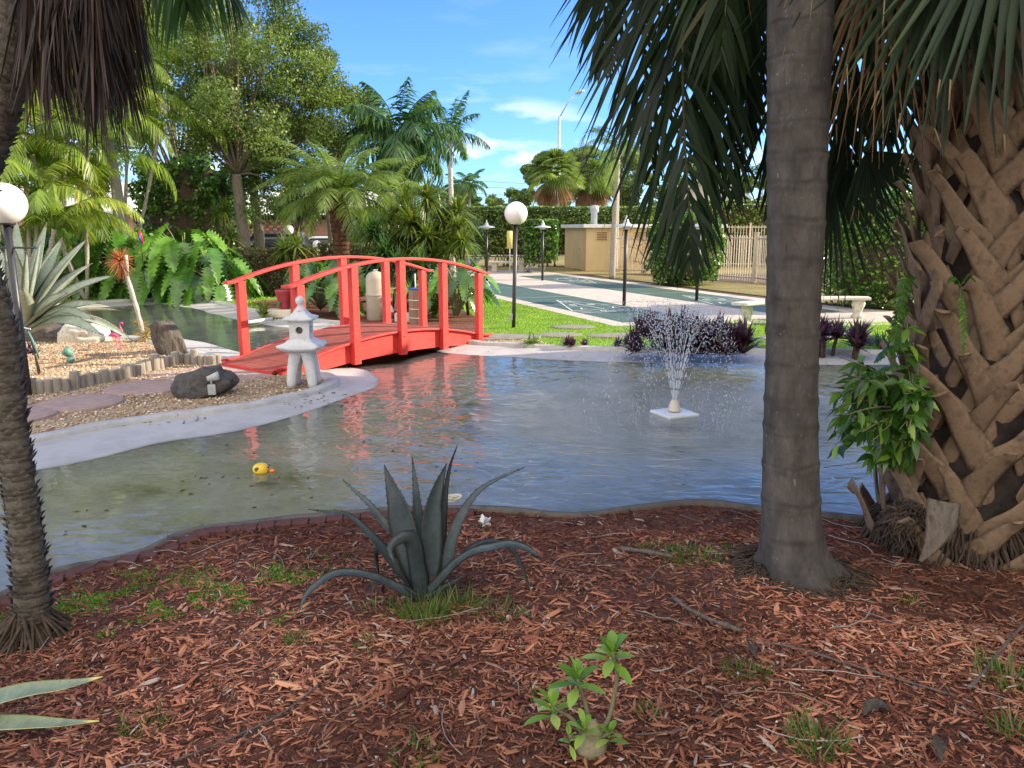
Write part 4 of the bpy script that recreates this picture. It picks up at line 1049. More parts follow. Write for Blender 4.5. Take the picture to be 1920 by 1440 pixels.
# dead dracaena stub leaning over the gravel
g = P(272, 642)
t = thing('leaning_dead_plant', 'leaning bare stem topped with a rusty tuft of dead leaves, left of the standing rock', 'plant', (g[0], g[1], 0))
tp = PY(228, 490, g[1] - .1) - np.array([g[0], g[1], 0])
mb = MB(); u = np.linspace(0, 1, 12); pts = [np.array([0, 0, -.05]) * (1 - a) + tp * a + np.array([.03 * math.sin(a * 3), 0, 0]) for a in u]
mb.tube(pts, .040 - .010 * u + .006 * np.sin(u * 30), 12); mb.build('stem', M['white_trunk'], t)
mb = MB(); mb.tube([pts[-3], pts[-2] + np.array([.045, 0, .05]), pts[-1] + np.array([.075, 0, .10])], .028, 10); mb.build('stub', M['white_trunk'], t)
def tuft(mb, c, n, L, W, spread=1.0, up=.3, droop=.2, prof=(.7, 1, .6, .05)):
    d_ = rng.normal(size=(n, 3)) * spread + np.array([0, 0, up]); d_ = nrm(d_)
    sd = nrm(np.cross(d_, rng.normal(size=(n, 3))))
    blades(mb, np.broadcast_to(np.asarray(c, float), (n, 3)) + d_ * L * .05, d_, sd, L * (.6 + .5 * rng.random(n)), W, prof, droop=droop)
mb = MB(); tuft(mb, tp + np.array([-.02, 0, .02]), 150, .30, .016, 1.0, .55); tuft(mb, tp + np.array([0, 0, -.06]), 70, .24, .014, .6, -1.2)
mb.build('dead_leaves', leafmat('rusty_leaf', [(0, (.20, .05, .02)), (.5, (.42, .13, .05)), (1, (.50, .24, .10))], .3, .6), t)
mb = MB(); tuft(mb, (.02, 0, .10), 130, .26, .012, .7, .3); tuft(mb, (-.05, 0, .28), 60, .22, .012, .7, .8)
mb.build('basal_leaves', leafmat('straw_leaf', [(0, (.22, .15, .04)), (1, (.46, .34, .12))], .3, .6), t)

# ------------------------------------------------------------ duck, fountain
g = P(496, 884, -.06)
t = thing('rubber_duck', 'yellow rubber duck with orange beak floating tipped over on the water', 'duck', tuple(g), R(6))
mb = MB(); u = np.linspace(-1, 1, 18)
mb.tube([(-.028 + .062 * a, 0, .020) for a in u], [max(.003, .055 * math.sqrt(max(0, 1 - a * a)) ** .75) for a in u], 20)
mb.tube([(-.045 - .0 * a, -.010 - .040 * a, .026) for a in u], [max(.003, .047 * math.sqrt(max(0, 1 - a * a)) ** .6) for a in u], 20)
mb.build('body', M['yellow'], t)
mb = MB(); mb.tube([(.045, -.005, .010), (.064, -.008, .006), (.080, -.01, .008), (.088, -.01, .012)], [.017, .018, .012, .003], 10); mb.build('beak', M['orange'], t)
mb = MB(); mb.lathe([(.030, 0), (.030, .003), (.004, .004)], 16); o = mb.build('base_patch', M['rust'], t); o.location = (-.050, -.0505, .034); o.rotation_euler = (R(90), 0, 0); o.scale = (.62, .62, .62)
for s_ in (-1, 1):
    mb = MB(); mb.tube([(.035, s_ * .024 - .005, .045), (.040, s_ * .028 - .005, .047)], .006, 8); mb.build('eye', M['black'], t)
g = P(1264, 776, -.06)
t = thing('fountain_head', 'cream square floating fountain base with stepped nozzle in the pond', 'fountain', tuple(g), R(24))
mb = MB(); mb.box((0, 0, .006), (.38, .38, .036)); mb.build('float_plate', M['white_plastic'], t, bevel=.01)
mb = MB(); mb.lathe([(.068, .035), (.068, .055), (.058, .06), (.058, .10), (.048, .105), (.046, .14), (.036, .145), (.034, .16), (.01, .162)], 24); mb.build('nozzle', M['fount'], t)
FH = g
mb = MB()
nj = 34
for k in range(nj):
    a = 2 * PI * k / nj + .1; sp = (.35 + .75 * (k % 4) / 3 + .15 * rng.random()); vz = 4.2 + .3 * rng.random(); vr = sp * 1.05
    T = 2 * vz / 9.8
    ts = np.linspace(0, T, 130)
    x = math.cos(a) * (.02 + vr * ts); y = math.sin(a) * (.02 + vr * ts); z = .17 + vz * ts - 4.9 * ts ** 2
    ok = z > 0
    x, y, z, ts = x[ok], y[ok], z[ok], ts[ok]
    # thin unbroken stream low down, breaking into drops higher up
    m_ = int(len(ts) * .26)
    for i in range(0, m_ - 3, 4):
        if rng.random() < .93: mb.tube(np.stack([x[i:i + 4], y[i:i + 4], z[i:i + 4]], 1), .0022 + .001 * rng.random(), 4, cap=False)
    for i in range(m_ - 4, len(ts)):
        for _ in range(2):
            if rng.random() < .55:
                j = .012 + .06 * (ts[i] / T)
                c_ = np.array([x[i], y[i], z[i]]) + rng.normal(size=3) * j * .6
                s_ = .0028 + .0035 * rng.random()
                o8 = np.array([(.8, 0, 0), (0, .8, 0), (-.8, 0, 0), (0, -.8, 0), (0, 0, 1 + 1.8 * abs(4.35 - 9.8 * ts[i]) / 4.4), (0, 0, -1.5)]) * s_ + c_
                if c_[2] > 0: mb.add(o8, t=[[0, 1, 4], [1, 2, 4], [2, 3, 4], [3, 0, 4], [1, 0, 5], [2, 1, 5], [3, 2, 5], [0, 3, 5]])
for k in range(1500):
    a = rng.random() * 6.28; r_ = abs(rng.normal() * .30 + .72); s_ = .002 + .003 * rng.random()
    c_ = np.array([r_ * math.cos(a), r_ * math.sin(a), abs(rng.normal()) * .02])
    o8 = np.array([(1, 0, 0), (0, 1, 0), (-1, 0, 0), (0, -1, 0), (0, 0, 1), (0, 0, -1)]) * s_ + c_
    mb.add(o8, t=[[0, 1, 4], [1, 2, 4], [2, 3, 4], [3, 0, 4], [1, 0, 5], [2, 1, 5], [3, 2, 5], [0, 3, 5]])
o = mb.build('fountain_spray', M['spray']); o.location = tuple(g)
tag(o, 'fan of white water jets and falling drops above the fountain base', 'water spray', kind='stuff')

# ------------------------------------------------------------ brick edging outside the near pond wall
nl = near_line; tan_ = nrm(np.gradient(nl, axis=0)); s_acc = 0.0; last = nl[0]; bi = 0
seg = np.concatenate([[0], np.cumsum(np.linalg.norm(np.diff(nl, axis=0), axis=1))])
def at_s(s):
    i = min(len(seg) - 2, max(0, int(np.searchsorted(seg, s) - 1))); f_ = (s - seg[i]) / (seg[i + 1] - seg[i]); return nl[i] + (nl[i + 1] - nl[i]) * f_, tan_[i]
s_ = .1
while s_ < seg[-1]:
    p_, t_ = at_s(s_); pxx = 960 + FOC * p_[0] / (p_[1] * math.cos(PITCH) + 1.87 * math.sin(PITCH))
    s_ += .112
    if not (-60 < pxx < 900 or 1165 < pxx < 1215): continue
    nrm_ = np.array([t_[1], -t_[0]])
    c_ = p_ + nrm_ * (.105 + .008 * rng.normal())
    dz = -.008 if pxx < 900 else -.03
    mb = MB(); mb.box((0, 0, 0), (.104, .10, .075)); rz = .35 * math.atan2(t_[1], t_[0]) + rng.normal() * .03
    o = mb.build('edging_brick', M['brick'], smooth=False, bevel=.004); o.location = (c_[0], c_[1], .005 + dz + .004 * rng.normal()); o.rotation_euler = (rng.normal() * .03, rng.normal() * .03, rz)
    tag(o, 'dark red brick in the stepped edging between the left palm trunk and the dark agave' if pxx < 900 else 'dark red brick by the pond wall to the right of the dark agave', 'brick', 'bricks edging the near side of the pond' if pxx < 900 else 'stray bricks by the pond wall')

# pale curled cord and white blossom by the near rim
g = P(848, 944, .04)
t = MB()
for k in range(6):
    a0 = rng.random() * 6; u = np.linspace(0, 5.2, 30); r_ = .045 + .004 * k
    t.tube([(r_ * math.cos(a + a0), r_ * .6 * math.sin(a + a0), .012 + .006 * k + .004 * math.sin(a * 2)) for a in u], .006, 6)
o = t.build('rope_coil', M['fount']); o.location = (g[0], g[1], .05); tag(o, 'small pale coil of rope on the near pond wall behind the agave', 'rope')
g = G(908, 984)
mb = MB(); tuft(mb, (0, 0, .01), 26, .062, .026, .9, .35, 0.1, (.3, 1, 1, .4)); o = mb.build('white_flower', M['white_plastic']); o.location = tuple(g); tag(o, 'fallen white blossom on the bark right of the dark agave', 'flower')

# ------------------------------------------------------------ stone benches
def curved_bench(loc, rz, rad, arc, label, group=None, legs=(-.36, .36)):
    t = thing('stone_bench', label, 'bench', loc, rz, group)
    mb = MB(); n = 18; A = np.linspace(-arc / 2, arc / 2, n); v = []
    for a in A:
        for r_, z in ((rad - .19, .405), (rad - .20, .43), (rad - .19, .465), (rad + .19, .465), (rad + .20, .43), (rad + .19, .405)):
            v.append((r_ * math.sin(a), r_ * math.cos(a) - rad, z))
    q = [[k * 6 + j, k * 6 + (j + 1) % 6, k * 6 + 6 + (j + 1) % 6, k * 6 + 6 + j] for k in range(n - 1) for j in range(6)]
    tt = [[0, 2, 1], [0, 3, 2], [0, 4, 3], [0, 5, 4]]; m_ = (n - 1) * 6; tt += [[m_, m_ + 1, m_ + 2], [m_, m_ + 2, m_ + 3], [m_, m_ + 3, m_ + 4], [m_, m_ + 4, m_ + 5]]
    mb.add(v, q, tt); mb.build('seat', M['bench_stone'], t, smooth=False, bevel=.008)
    for f in legs:
        a = arc * f; mb = MB()
        prof = [(.13, 0), (.135, .05), (.10, .08), (.085, .13), (.105, .20), (.135, .28), (.14, .33), (.125, .36), (.14, .405)]
        mb.lathe(prof, 20, wob=lambda th, z: 1 + .06 * np.cos(6 * th + z * 20))
        o = mb.build('leg', M['bench_stone'], t); o.location = (rad * math.sin(a), rad * math.cos(a) - rad, 0); o.rotation_euler = (0, 0, -a); o.scale = (1, .8, 1)
    return t
g = P(1458, 608); curved_bench((g[0] - .1, g[1] + .1, 0), R(12), 1.9, .92, 'weathered cream curved stone bench partly behind the ringed palm stem, left of its twin', 'curved stone benches on the walk', legs=(-.36, .38))
g = P(1560, 598); curved_bench((g[0] + .05, g[1] + .15, 0), R(8), 2.0, .78, 'weathered cream curved stone bench in front of the round hedge, right one of the pair', 'curved stone benches on the walk')
# far benches by the tall hedge
g0 = P(862, 500); g1 = P(1000, 503)
t = thing('green_bench', 'long green painted plank bench along the foot of the tall hedge', 'bench', (g0[0], g0[1] + .6, 0))
L_ = g1[0] - g0[0]
mb = MB(); mb.box((L_ / 2, 0, .78), (L_ + .3, .10, .30)); mb.build('backrest', M['bench_green'], t, bevel=.01)
mb = MB(); mb.box((L_ / 2, -.28, .50), (L_ + .3, .5, .05)); mb.build('seat', M['bench_green'], t, bevel=.01)
for f in (.05, .36, .66, .95):
    mb = MB(); mb.box((L_ * f, -.2, .24), (.14, .4, .47)); mb.build('leg', M['bench_green'], t)
g = P(952, 509)
t = thing('stone_bench', 'straight grey stone bench with two block legs in front of the green plank bench', 'bench', (g[0], g[1], 0))
mb = MB(); mb.box((0, 0, .42), (1.75, .42, .09)); mb.build('seat', M['bench_stone'], t, bevel=.012)
for s_ in (-.62, .62):
    mb = MB(); mb.box((s_, 0, .19), (.24, .34, .38)); mb.build('leg', M['bench_stone'], t, bevel=.02)
g = P(986, 503); mb = MB(); mb.box((0, 0, .14), (.6, .35, .28)); o = mb.build('concrete_block', M['bench_stone'], bevel=.02); o.location = (g[0] + .3, g[1], 0); tag(o, 'low grey concrete block at the foot of the tall hedge', 'block')
g = PY(956, 447, 37)
t = thing('yellow_sign', 'small yellow notice board on the tall hedge, just left of the globe lamp post', 'sign', (g[0], g[1] - 3.4, 0))
mb = MB(); mb.box((0, 0, g[2] - .02), (.24, .03, .75)); mb.build('panel', M['yellow_sign'], t)
mb = MB(); mb.tube([(0, .03, 0), (0, .03, g[2])], .02, 8); mb.build('pole', M['metal_grey'], t)

# ------------------------------------------------------------ service shed
SC = P(1098, 508); sd_ = thing('service_shed', 'small tan stucco service shed with flat white roof and a vent pipe', 'shed', (SC[0], SC[1], 0), R(12))
WL, WD, WH = 6.8, 3.6, 1.98
mb = MB(); mb.box((WL / 2, WD / 2, WH / 2), (WL, WD, WH)); mb.build('wall', M['shed'], sd_, smooth=False)
mb = MB(); mb.box((WL / 2, WD / 2, WH + .07), (WL + .36, WD + .36, .16)); mb.build('roof', M['shed_trim'], sd_, bevel=.01)
mb = MB(); mb.box((-.012, 1.25, .9), (.03, 1.25, 1.72)); d_ = mb.build('door', M['shed'], sd_, bevel=.008)
mb = MB(); mb.tube([(-.06, .82, .95), (-.06, .82, 1.05)], .02, 8); mb.build('handle', M['metal_grey'], d_)
for x_ in (.75, 2.6):
    f_ = MB(); f_.box((x_, -.012, 1.60), (.56, .03, .42)); fo = f_.build('louvre_vent', M['shed'], sd_, bevel=.005)
    for k in range(5):
        mb = MB(); mb.box((x_, -.035, 1.45 + .075 * k), (.48, .03, .03), rx=.5); mb.build('slat', M['boot'], fo, smooth=False)
mb = MB(); mb.box((1.75, -.012, .52), (.42, .03, .65)); mb.build('meter_panel', M['shed'], sd_, bevel=.006)
mb = MB(); mb.lathe([(.15, WH + .1), (.15, WH + .7), (.22, WH + .72), (.22, WH + .98), (.18, WH + 1.02), (.02, WH + 1.05)], 20, c=(.75, 1.2, 0)); mb.build('vent_pipe', M['metal_grey'], sd_)

# ------------------------------------------------------------ fences
def fence(p0, p1, h, label, posts, pitch=.115, z0=0.06, group=None, spear=False):
    p0 = np.array(p0); p1 = np.array(p1); L = float(np.linalg.norm(p1 - p0)); a = math.atan2(p1[1] - p0[1], p1[0] - p0[0])
    t = thing('picket_fence', label, 'fence', (p0[0], p0[1], 0), a, group)
    mb = MB(); n = int(L / pitch)
    for k in range(n): mb.box(((k + .5) * L / n, 0, z0 + h / 2), (.028, .022, h))
    mb.build('pickets', M['fence'], t, smooth=False)
    for z in (z0 + .12, z0 + h - .10):
        mb = MB(); mb.box((L / 2, 0, z), (L, .036, .045)); mb.build('rail', M['fence'], t)
    for k in range(posts + 1):
        mb = MB(); mb.box((k * L / posts, 0, (h + .14) / 2), (.085, .085, h + .14)); mb.box((k * L / posts, 0, h + .155), (.11, .11, .035)); mb.build('post', M['fence'], t, bevel=.004)
    return t
a0, a1 = P(1147, 513), P(1228, 514)
fence((a0[0], a0[1]), (a1[0] + .4, a1[1] - .4), 1.55, 'beige picket fence section standing against the tan shed', 1)
a0, a1 = P(1240, 512), P(1345, 525); fence((a0[0], a0[1]), (a1[0], a1[1]), 1.5, 'beige picket fence section behind the dark rounded bush', 1)
a0, a1, a2 = P(1345, 525), P(1412, 530), P(1590, 552)
fence((a0[0], a0[1]), (a1[0], a1[1]), 1.62, 'beige picket fence section left of the ringed palm stem', 1)
fence((a1[0] + .05, a1[1] - .05), (a2[0], a2[1]), 1.62, 'beige picket fence section passing behind the ringed palm stem to the round hedge', 2)
a0, a1 = PY(1330, 470, 40), PY(1640, 480, 38); fence((a0[0], a0[1]), (a1[0], a1[1]), 2.05, 'farther beige picket fence beyond the garden fence', 4, pitch=.14)

# ------------------------------------------------------------ things behind the bridge
g = P(702, 603)
t = thing('filter_tank', 'beige upright cylindrical tank with a clamp band behind the bridge rails', 'tank', (g[0], g[1] + .3, 0))
mb = MB(); mb.lathe([(.19, 0), (.21, .02), (.21, .50), (.215, .52), (.215, .56), (.21, .58), (.21, .86), (.19, .94), (.14, 1.0), (.07, 1.03), (.02, 1.035)], 28); mb.build('tank_shell', M['plastic_beige'], t)
mb = MB(); mb.lathe([(.222, .525), (.226, .535), (.226, .545), (.222, .555)], 28); mb.build('clamp_band', M['plastic_beige'], t)
mb = MB(); mb.lathe([(.05, 1.03), (.05, 1.07), (.02, 1.075)], 12); mb.build('valve', M['chrome'], t)
g = P(782, 608)
t = thing('filter_cartridge', 'brown slatted filter cylinder with pale bands and blue rim behind the bridge', 'filter', (g[0], g[1] + .1, 0))
mb = MB(); n = 36
mb.lathe([(.165, .0), (.165, .70)], 72, wob=lambda th, z: 1 + .03 * np.sign(np.sin(36 * th))); mb.build('pleats', M['brown_slat'], t, smooth=False)
for z in (.12, .30, .48): mb = MB(); mb.lathe([(.172, z), (.172, z + .018)], 36); mb.build('band', M['fount'], t)
mb = MB(); mb.lathe([(.17, .70), (.175, .705), (.175, .74), (.10, .745)], 36); mb.build('top_ring', M['car_blue'], t)
for dx, hh in ((-.03, 1.02), (.10, .98)):
    mb = MB(); mb.tube([(dx, 0, .1), (dx + .02 * (1 if dx > 0 else 0), 0, .8), (dx + .08 * (1 if dx > 0 else 0), 0, hh)], .012, 8); mb.build('tube', M['white_plastic'], t)
g = P(727, 604)
t = thing('chemical_jug', 'white plastic jug with red label beside the beige tank', 'jug', (g[0], g[1] + .15, 0))
mb = MB(); mb.lathe([(.10, 0), (.115, .02), (.115, .22), (.09, .30), (.045, .34), (.04, .37), (.02, .372)], 16); mb.build('bottle', M['white_plastic'], t)
mb = MB(); mb.lathe([(.118, .06), (.118, .2)], 16); mb.build('paper_label', M['red_pot'], t)
g = P(755, 606)
t = thing('water_pump', 'dark pump motor on a pale base between the tank and the brown filter', 'pump', (g[0], g[1] + .2, 0))
mb = MB(); mb.box((0, 0, .10), (.36, .26, .20)); mb.build('base', M['fount'], t, bevel=.03)
mb = MB(); mb.tube([(-.12, 0, .32), (.12, .02, .34)], .09, 14); mb.build('motor', M['post'], t)
mb = MB(); mb.tube([(0, 0, .4), (.02, 0, .62), (-.16, .1, .70), (-.3, .1, .66)], .018, 8); mb.build('pipe', M['plastic_beige'], t)
g = P(520, 596); 
t = thing('flower_pot', 'glossy dark red tapered pot behind the left bridge post', 'pot', (g[0] + .12, g[1] + .15, .18)); t.scale = (.68, .68, .85)
mb = MB(); mb.lathe([(.15, 0), (.17, .04), (.24, .40), (.27, .46), (.27, .50), (.24, .50), (.22, .42)], 28); mb.build('vessel', M['red_pot'], t)
mb = MB(); mb.box((0, 0, .09), (.62, .34, .18)); o = mb.build('concrete_block', M['fount'], bevel=.02); o.location = (g[0], g[1] + .15, 0); tag(o, 'pale concrete block under the dark red pot', 'block')
mb = MB(); q = [PY(450, 612, 15.6), PY(480, 603, 16.0), PY(510, 597, 16.3)]
mb.tube([(a[0], a[1], max(.02, a[2])) for a in q], .035, 10); o = mb.build('white_pipe', M['white_plastic']); tag(o, 'white plastic pipe lying in the shallow end of the back pond', 'pipe')
# parrot ornament in the shrubs
g = PY(262, 446, 20.6)
t = thing('parrot_ornament', 'painted red and blue parrot ornament perched above the big leaved shrubs', 'ornament', tuple(g)); t.scale = (.7, .7, .7)
mb = MB(); mb.tube([(-.02, 0, .26), (0, 0, .22), (.02, 0, .10), (.06, 0, -.05), (.09, 0, -.22)], [.02, .06, .075, .06, .02], 12); mb.build('body', M['lamp_red'], t)
for s_ in (-1, 1): mb = MB(); mb.tube([(.0, s_ * .06, .14), (.03, s_ * .08, .02), (.07, s_ * .05, -.16)], [.02, .05, .012], 8); mb.build('wing', M['car_blue'], t)
mb = MB(); mb.tube([(-.05, 0, .25), (-.09, 0, .22), (-.09, 0, .19)], [.02, .018, .004], 8); mb.build('beak', M['black'], t)
mb = MB(); mb.tube([(.03, 0, -.1), (.03, 0, -.1 - 1.5)], .012, 6); mb.build('perch_stake', M['post'], t)
# ------------------------------------------------------------ plant parts
def frond(mr, ml, o, az, el, L, curl, ll, n=34, wd=.03, vee=.25, droop=.35, jit=.06, r0=.018, t0=.16, path=None, rnd=None, fwd=(.35, .95), prof=(.5, 1, .8, .05), taper=0.):
    K = 14
    if path is None:
        pts = [np.array(o, float)]
        for k in range(1, K):
            t = k / (K - 1); e_ = el - curl * t ** 1.3
            pts.append(pts[-1] + L / (K - 1) * np.array([math.cos(az) * math.cos(e_), math.sin(az) * math.cos(e_), math.sin(e_)]))
        pts = np.array(pts)
    else:
        pts = catmull(path, .12); K = len(pts)
    if mr is not None: mr.tube(pts, np.linspace(r0, r0 * .25, K), 5, rnd=.5)
    t = np.repeat(np.linspace(t0, .985, n), 2) + rng.normal(size=2 * n) * .004
    sg = np.tile([1., -1.], n)
    f_ = np.clip(t, 0, 1) * (K - 1); i = np.minimum(f_.astype(int), K - 2); fr_ = (f_ - i)[:, None]
    b_ = pts[i] * (1 - fr_) + pts[i + 1] * fr_; tg = nrm(pts[i + 1] - pts[i])
    hz = np.array([-math.sin(az), math.cos(az), 0]) if path is None else nrm(np.cross(pts[-1] - pts[0], np.array([0.2, -1, .1])) if abs(nrm(pts[-1] - pts[0])[2]) > .6 else np.cross(pts[-1] - pts[0], [0, 0, 1.]))
    sd = nrm(hz[None] - tg * (tg @ hz)[:, None]); up = nrm(np.cross(sd, tg)); up[up[:, 2] < 0] *= 1
    a = fwd[0] + (fwd[1] - fwd[0]) * t
    d_ = sd * (sg * np.cos(a))[:, None] + tg * np.sin(a)[:, None] + up * vee + rng.normal(size=(2 * n, 3)) * jit
    lens = ll * np.clip(np.sin(PI * np.clip(t * .86 + .12, 0, 1)) ** .7, .15, 1) * (1 - taper * t) * (.85 + .3 * rng.random(2 * n))
    ws = nrm(np.cross(nrm(d_), up) + rng.normal(size=(2 * n, 3)) * .15)
    if rnd is None: rnd = rng.random()
    blades(ml, b_, d_, ws, lens, wd, prof, droop=droop, fold=.35, rnd=np.clip(rnd + rng.normal(size=2 * n) * .12, 0, 1))
    return pts

def thickleaf(mb, pts, widths, thick, face, chan=.25, n=6, edge=True, teeth=0.0, tooth_gap=.03, rnd=0.):
    """fleshy leaf: closed crescent section along a path; face = vector the hollow side looks to"""
    pts = catmull(pts, .03) if np.ndim(face) == 1 else np.array(pts); K = len(pts)
    widths = np.interp(np.linspace(0, 1, K), np.linspace(0, 1, len(widths)), widths)
    tg = nrm(np.gradient(pts, axis=0)); face = np.asarray(face, float)
    if face.ndim == 1: face = np.broadcast_to(face, (K, 3))
    sd = nrm(np.cross(tg, face)); up = nrm(np.cross(sd, tg))
    u = np.linspace(-1, 1, n + 1)
    top = pts[:, None] + sd[:, None] * (widths / 2)[:, None, None] * u[None, :, None] + up[:, None] * (widths * chan)[:, None, None] * (u ** 2)[None, :, None]
    th = thick * np.clip(widths / max(widths), .15, 1)
    bot = top[:, ::-1] - up[:, None] * th[:, None, None] * (1 - .8 * u[None, :, None] ** 2)
    ring = np.concatenate([top, bot[:, 1:-1]], 1); m = ring.shape[1]
    i = np.arange(K - 1)[:, None] * m; j = np.arange(m)[None]; j2 = (j + 1) % m
    q = np.stack([i + j, i + j2, i + m + j2, i + m + j], -1).reshape(-1, 4)
    e_ = np.full((K, m), float(rnd))
    if edge: e_[:, 0] = e_[:, n] = .85; e_[int(K * .95):] = 1
    mb.add(ring.reshape(-1, 3), q, rnd=e_.ravel())
    if not edge: mb.add(np.vstack([ring[-1], ring[-1].mean(0)]), t=[[k, (k + 1) % m, m] for k in range(m)], rnd=1.)
    if teeth:
        sl = np.concatenate([[0], np.cumsum(np.linalg.norm(np.diff(pts, axis=0), axis=1))]); s = sl[-1] * .2
        while s < sl[-1] * .95:
            k = min(K - 2, int(np.searchsorted(sl, s)))
            for sg, col in ((-1, 0), (1, n)):
                c_ = ring[k, col]; o_ = sd[k] * sg * teeth; f_ = tg[k] * teeth * .45
                mb.add([c_ - f_, c_ + f_, c_ + up[k] * teeth * .3, c_ + o_ + f_ * .8], t=[[0, 1, 3], [1, 2, 3], [2, 0, 3]], rnd=1.)
            s += tooth_gap * (.7 + .6 * rng.random())

CAMV = nrm(np.array([0, -1, .25]))
def px_leaf(path, Y0, Y1, power=1.0):
    n = len(path); return [PY(x, y, Y0 + (Y1 - Y0) * (k / (n - 1)) ** power) for k, (x, y) in enumerate(path)]

# ------------------------------------------------------------ the dark agave in front
A0 = G(812, 1118)
ag = thing('dark_agave', 'dusky blue-grey agave with toothed leaves growing from the bark bank', 'agave', tuple(A0))
ya = A0[1]
Z2 = lambda x, y: (400 + x / 2.8235, 780 + y / 2.8235)
AL = [  # path in crop pixels from tip to base, widths (crop px), depth at base and tip, face
    ([(500, 493), (600, 508), (680, 515), (760, 560), (870, 680), (960, 790), (1085, 930)], [4, 26, 40, 62, 78, 92, 80], .0, -.14, (.3, -.5, 1)),
    ([(680, 330), (740, 390), (820, 460), (900, 560), (980, 650), (1080, 900)], [3, 22, 44, 62, 74, 60], .10, .30, (.2, -1, .6)),
    ([(905, 258), (945, 370), (985, 480), (1020, 620), (1060, 760), (1110, 930)], [4, 82, 150, 165, 140, 90], -.02, .05, (-.25, -1, .3)),
    ([(1052, 212), (1066, 330), (1078, 450), (1090, 620), (1110, 920)], [3, 42, 72, 96, 80], .10, .18, (.0, -1, .3)),
    ([(1235, 250), (1192, 360), (1160, 480), (1150, 620), (1145, 760), (1130, 930)], [4, 70, 120, 134, 122, 90], -.03, .03, (.45, -1, .2)),
    ([(1293, 152), (1252, 260), (1228, 380), (1214, 520), (1200, 700), (1150, 920)], [3, 30, 50, 62, 72, 60], .08, .16, (.9, -.7, .3)),
    ([(1650, 270), (1580, 302), (1500, 338), (1400, 405), (1320, 520), (1268, 650), (1230, 790), (1160, 930)], [3, 20, 36, 52, 64, 72, 78, 70], -.02, .05, (.0, -.6, .9)),
    ([(955, 775), (938, 710), (975, 668), (1025, 650), (1062, 690), (1080, 790), (1105, 940)], [5, 66, 118, 96, 96, 104, 90], -.06, -.26, (-.2, .9, .6)),
    ([(1740, 752), (1650, 700), (1560, 682), (1470, 700), (1380, 720), (1290, 775), (1220, 850), (1140, 930)], [4, 44, 62, 60, 58, 66, 74, 66], -.08, -.18, (.1, -.35, 1)),
    ([(1640, 1020), (1678, 985), (1660, 880), (1610, 755), (1560, 690), (1480, 662), (1400, 678), (1320, 735), (1240, 820), (1150, 920)], [3, 14, 20, 34, 50, 58, 60, 62, 70, 60], .02, .06, (-.1, .2, 1)),
    ([(455, 1035), (490, 950), (560, 885), (640, 838), (740, 832), (860, 858), (960, 905), (1070, 960)], [3, 38, 50, 52, 54, 62, 70, 60], -.12, -.34, (-.1, -.4, 1)),
    ([(880, 860), (868, 790), (862, 715), (900, 690), (960, 760), (1060, 900)], [4, 34, 52, 50, 50, 50], .12, .26, (.2, -.3, 1)),
    ([(1335, 838), (1270, 880), (1200, 915), (1120, 960)], [3, 30, 40, 36], -.10, -.16, (.2, -.2, 1)),
    ([(1010, 905), (1060, 960), (1110, 985)], [3, 44, 44], -.10, -.2, (-.1, -.5, 1)),
]
for path, wds, d0, d1, face in AL:
    pth = [Z2(*a) for a in path][::-1]
    pts = px_leaf(pth, ya + d0, ya + d1 * 1.0)
    wm = [a / 2.8235 * ya * 1.02 / FOC for a in wds[::-1]]
    mb = MB(); thickleaf(mb, pts, wm, .016, face, chan=.20, teeth=.007, tooth_gap=.034)
    mb.build('leaf', M['agave'], ag, world=True)
mb = MB(); mb.lathe([(.05, -.05), (.075, .02), (.06, .09), (.02, .12)], 14); mb.build('stem_base', M['root'], ag)

# ------------------------------------------------------------ giant pale agave on the left
g = P(58, 672); GA = np.array([g[0], g[1], 0.05])
ga = thing('giant_agave', 'huge pale grey-green agave with long spiny leaves at the edge of the gravel island', 'agave', tuple(GA))
yg = GA[1]
GL = [((88, 416), 30, .15), ((76, 452), 34, -.25), ((118, 445), 30, .45), ((165, 447), 31, .25), ((174, 493), 30, .55), ((214, 517), 26, .1),
      ((127, 549), 30, -.6), ((190, 568), 25, -.2), ((226, 582), 16, .6), ((178, 600), 24, -.5), ((192, 628), 24, -.75), ((252, 641), 20, -.1),
      ((30, 408), 30, .3), ((12, 438), 32, -.35), ((-22, 440), 30, .4), ((-45, 500), 30, -.4), ((-90, 540), 28, .3), ((-80, 600), 26, -.5), ((50, 470), 30, -.8), ((140, 520), 26, 1.0), ((-60, 630), 24, .3), ((42, 540), 34, -.9)]
for k, ((tx, ty), wd_, dy) in enumerate(GL):
    bx, by = 46 + (tx - 46) * .04, 612 + min(18, max(-14, (ty - 560) * .14))
    vec = np.array([tx - bx, ty - by]); sag = -.10 * abs(vec[0]) if ty < 600 else -.20 * abs(vec[0])
    path = []
    for t in np.linspace(0, 1, 7):
        path.append((bx + vec[0] * t, by + vec[1] * t + sag * math.sin(PI * t) * .9))
    pts = px_leaf(path, yg, yg + dy, 1.1)
    wm = [a * wd_ * yg / FOC for a in (.62, .80, .98, 1.0, .82, .5, .04)]
    tg_ = nrm(np.array(pts[-1]) - np.array(pts[0]))
    face = nrm(np.array([-tg_[0] * .8, -.35 - .6 * abs(tg_[2]), .8 - .3 * abs(tg_[2])]) + np.array([rng.normal() * .25, 0, 0]))
    mb = MB(); thickleaf(mb, pts, wm, .04, face, chan=.22, teeth=.016, tooth_gap=.07)
    mb.build('leaf', M['agave_pale'], ga, world=True)

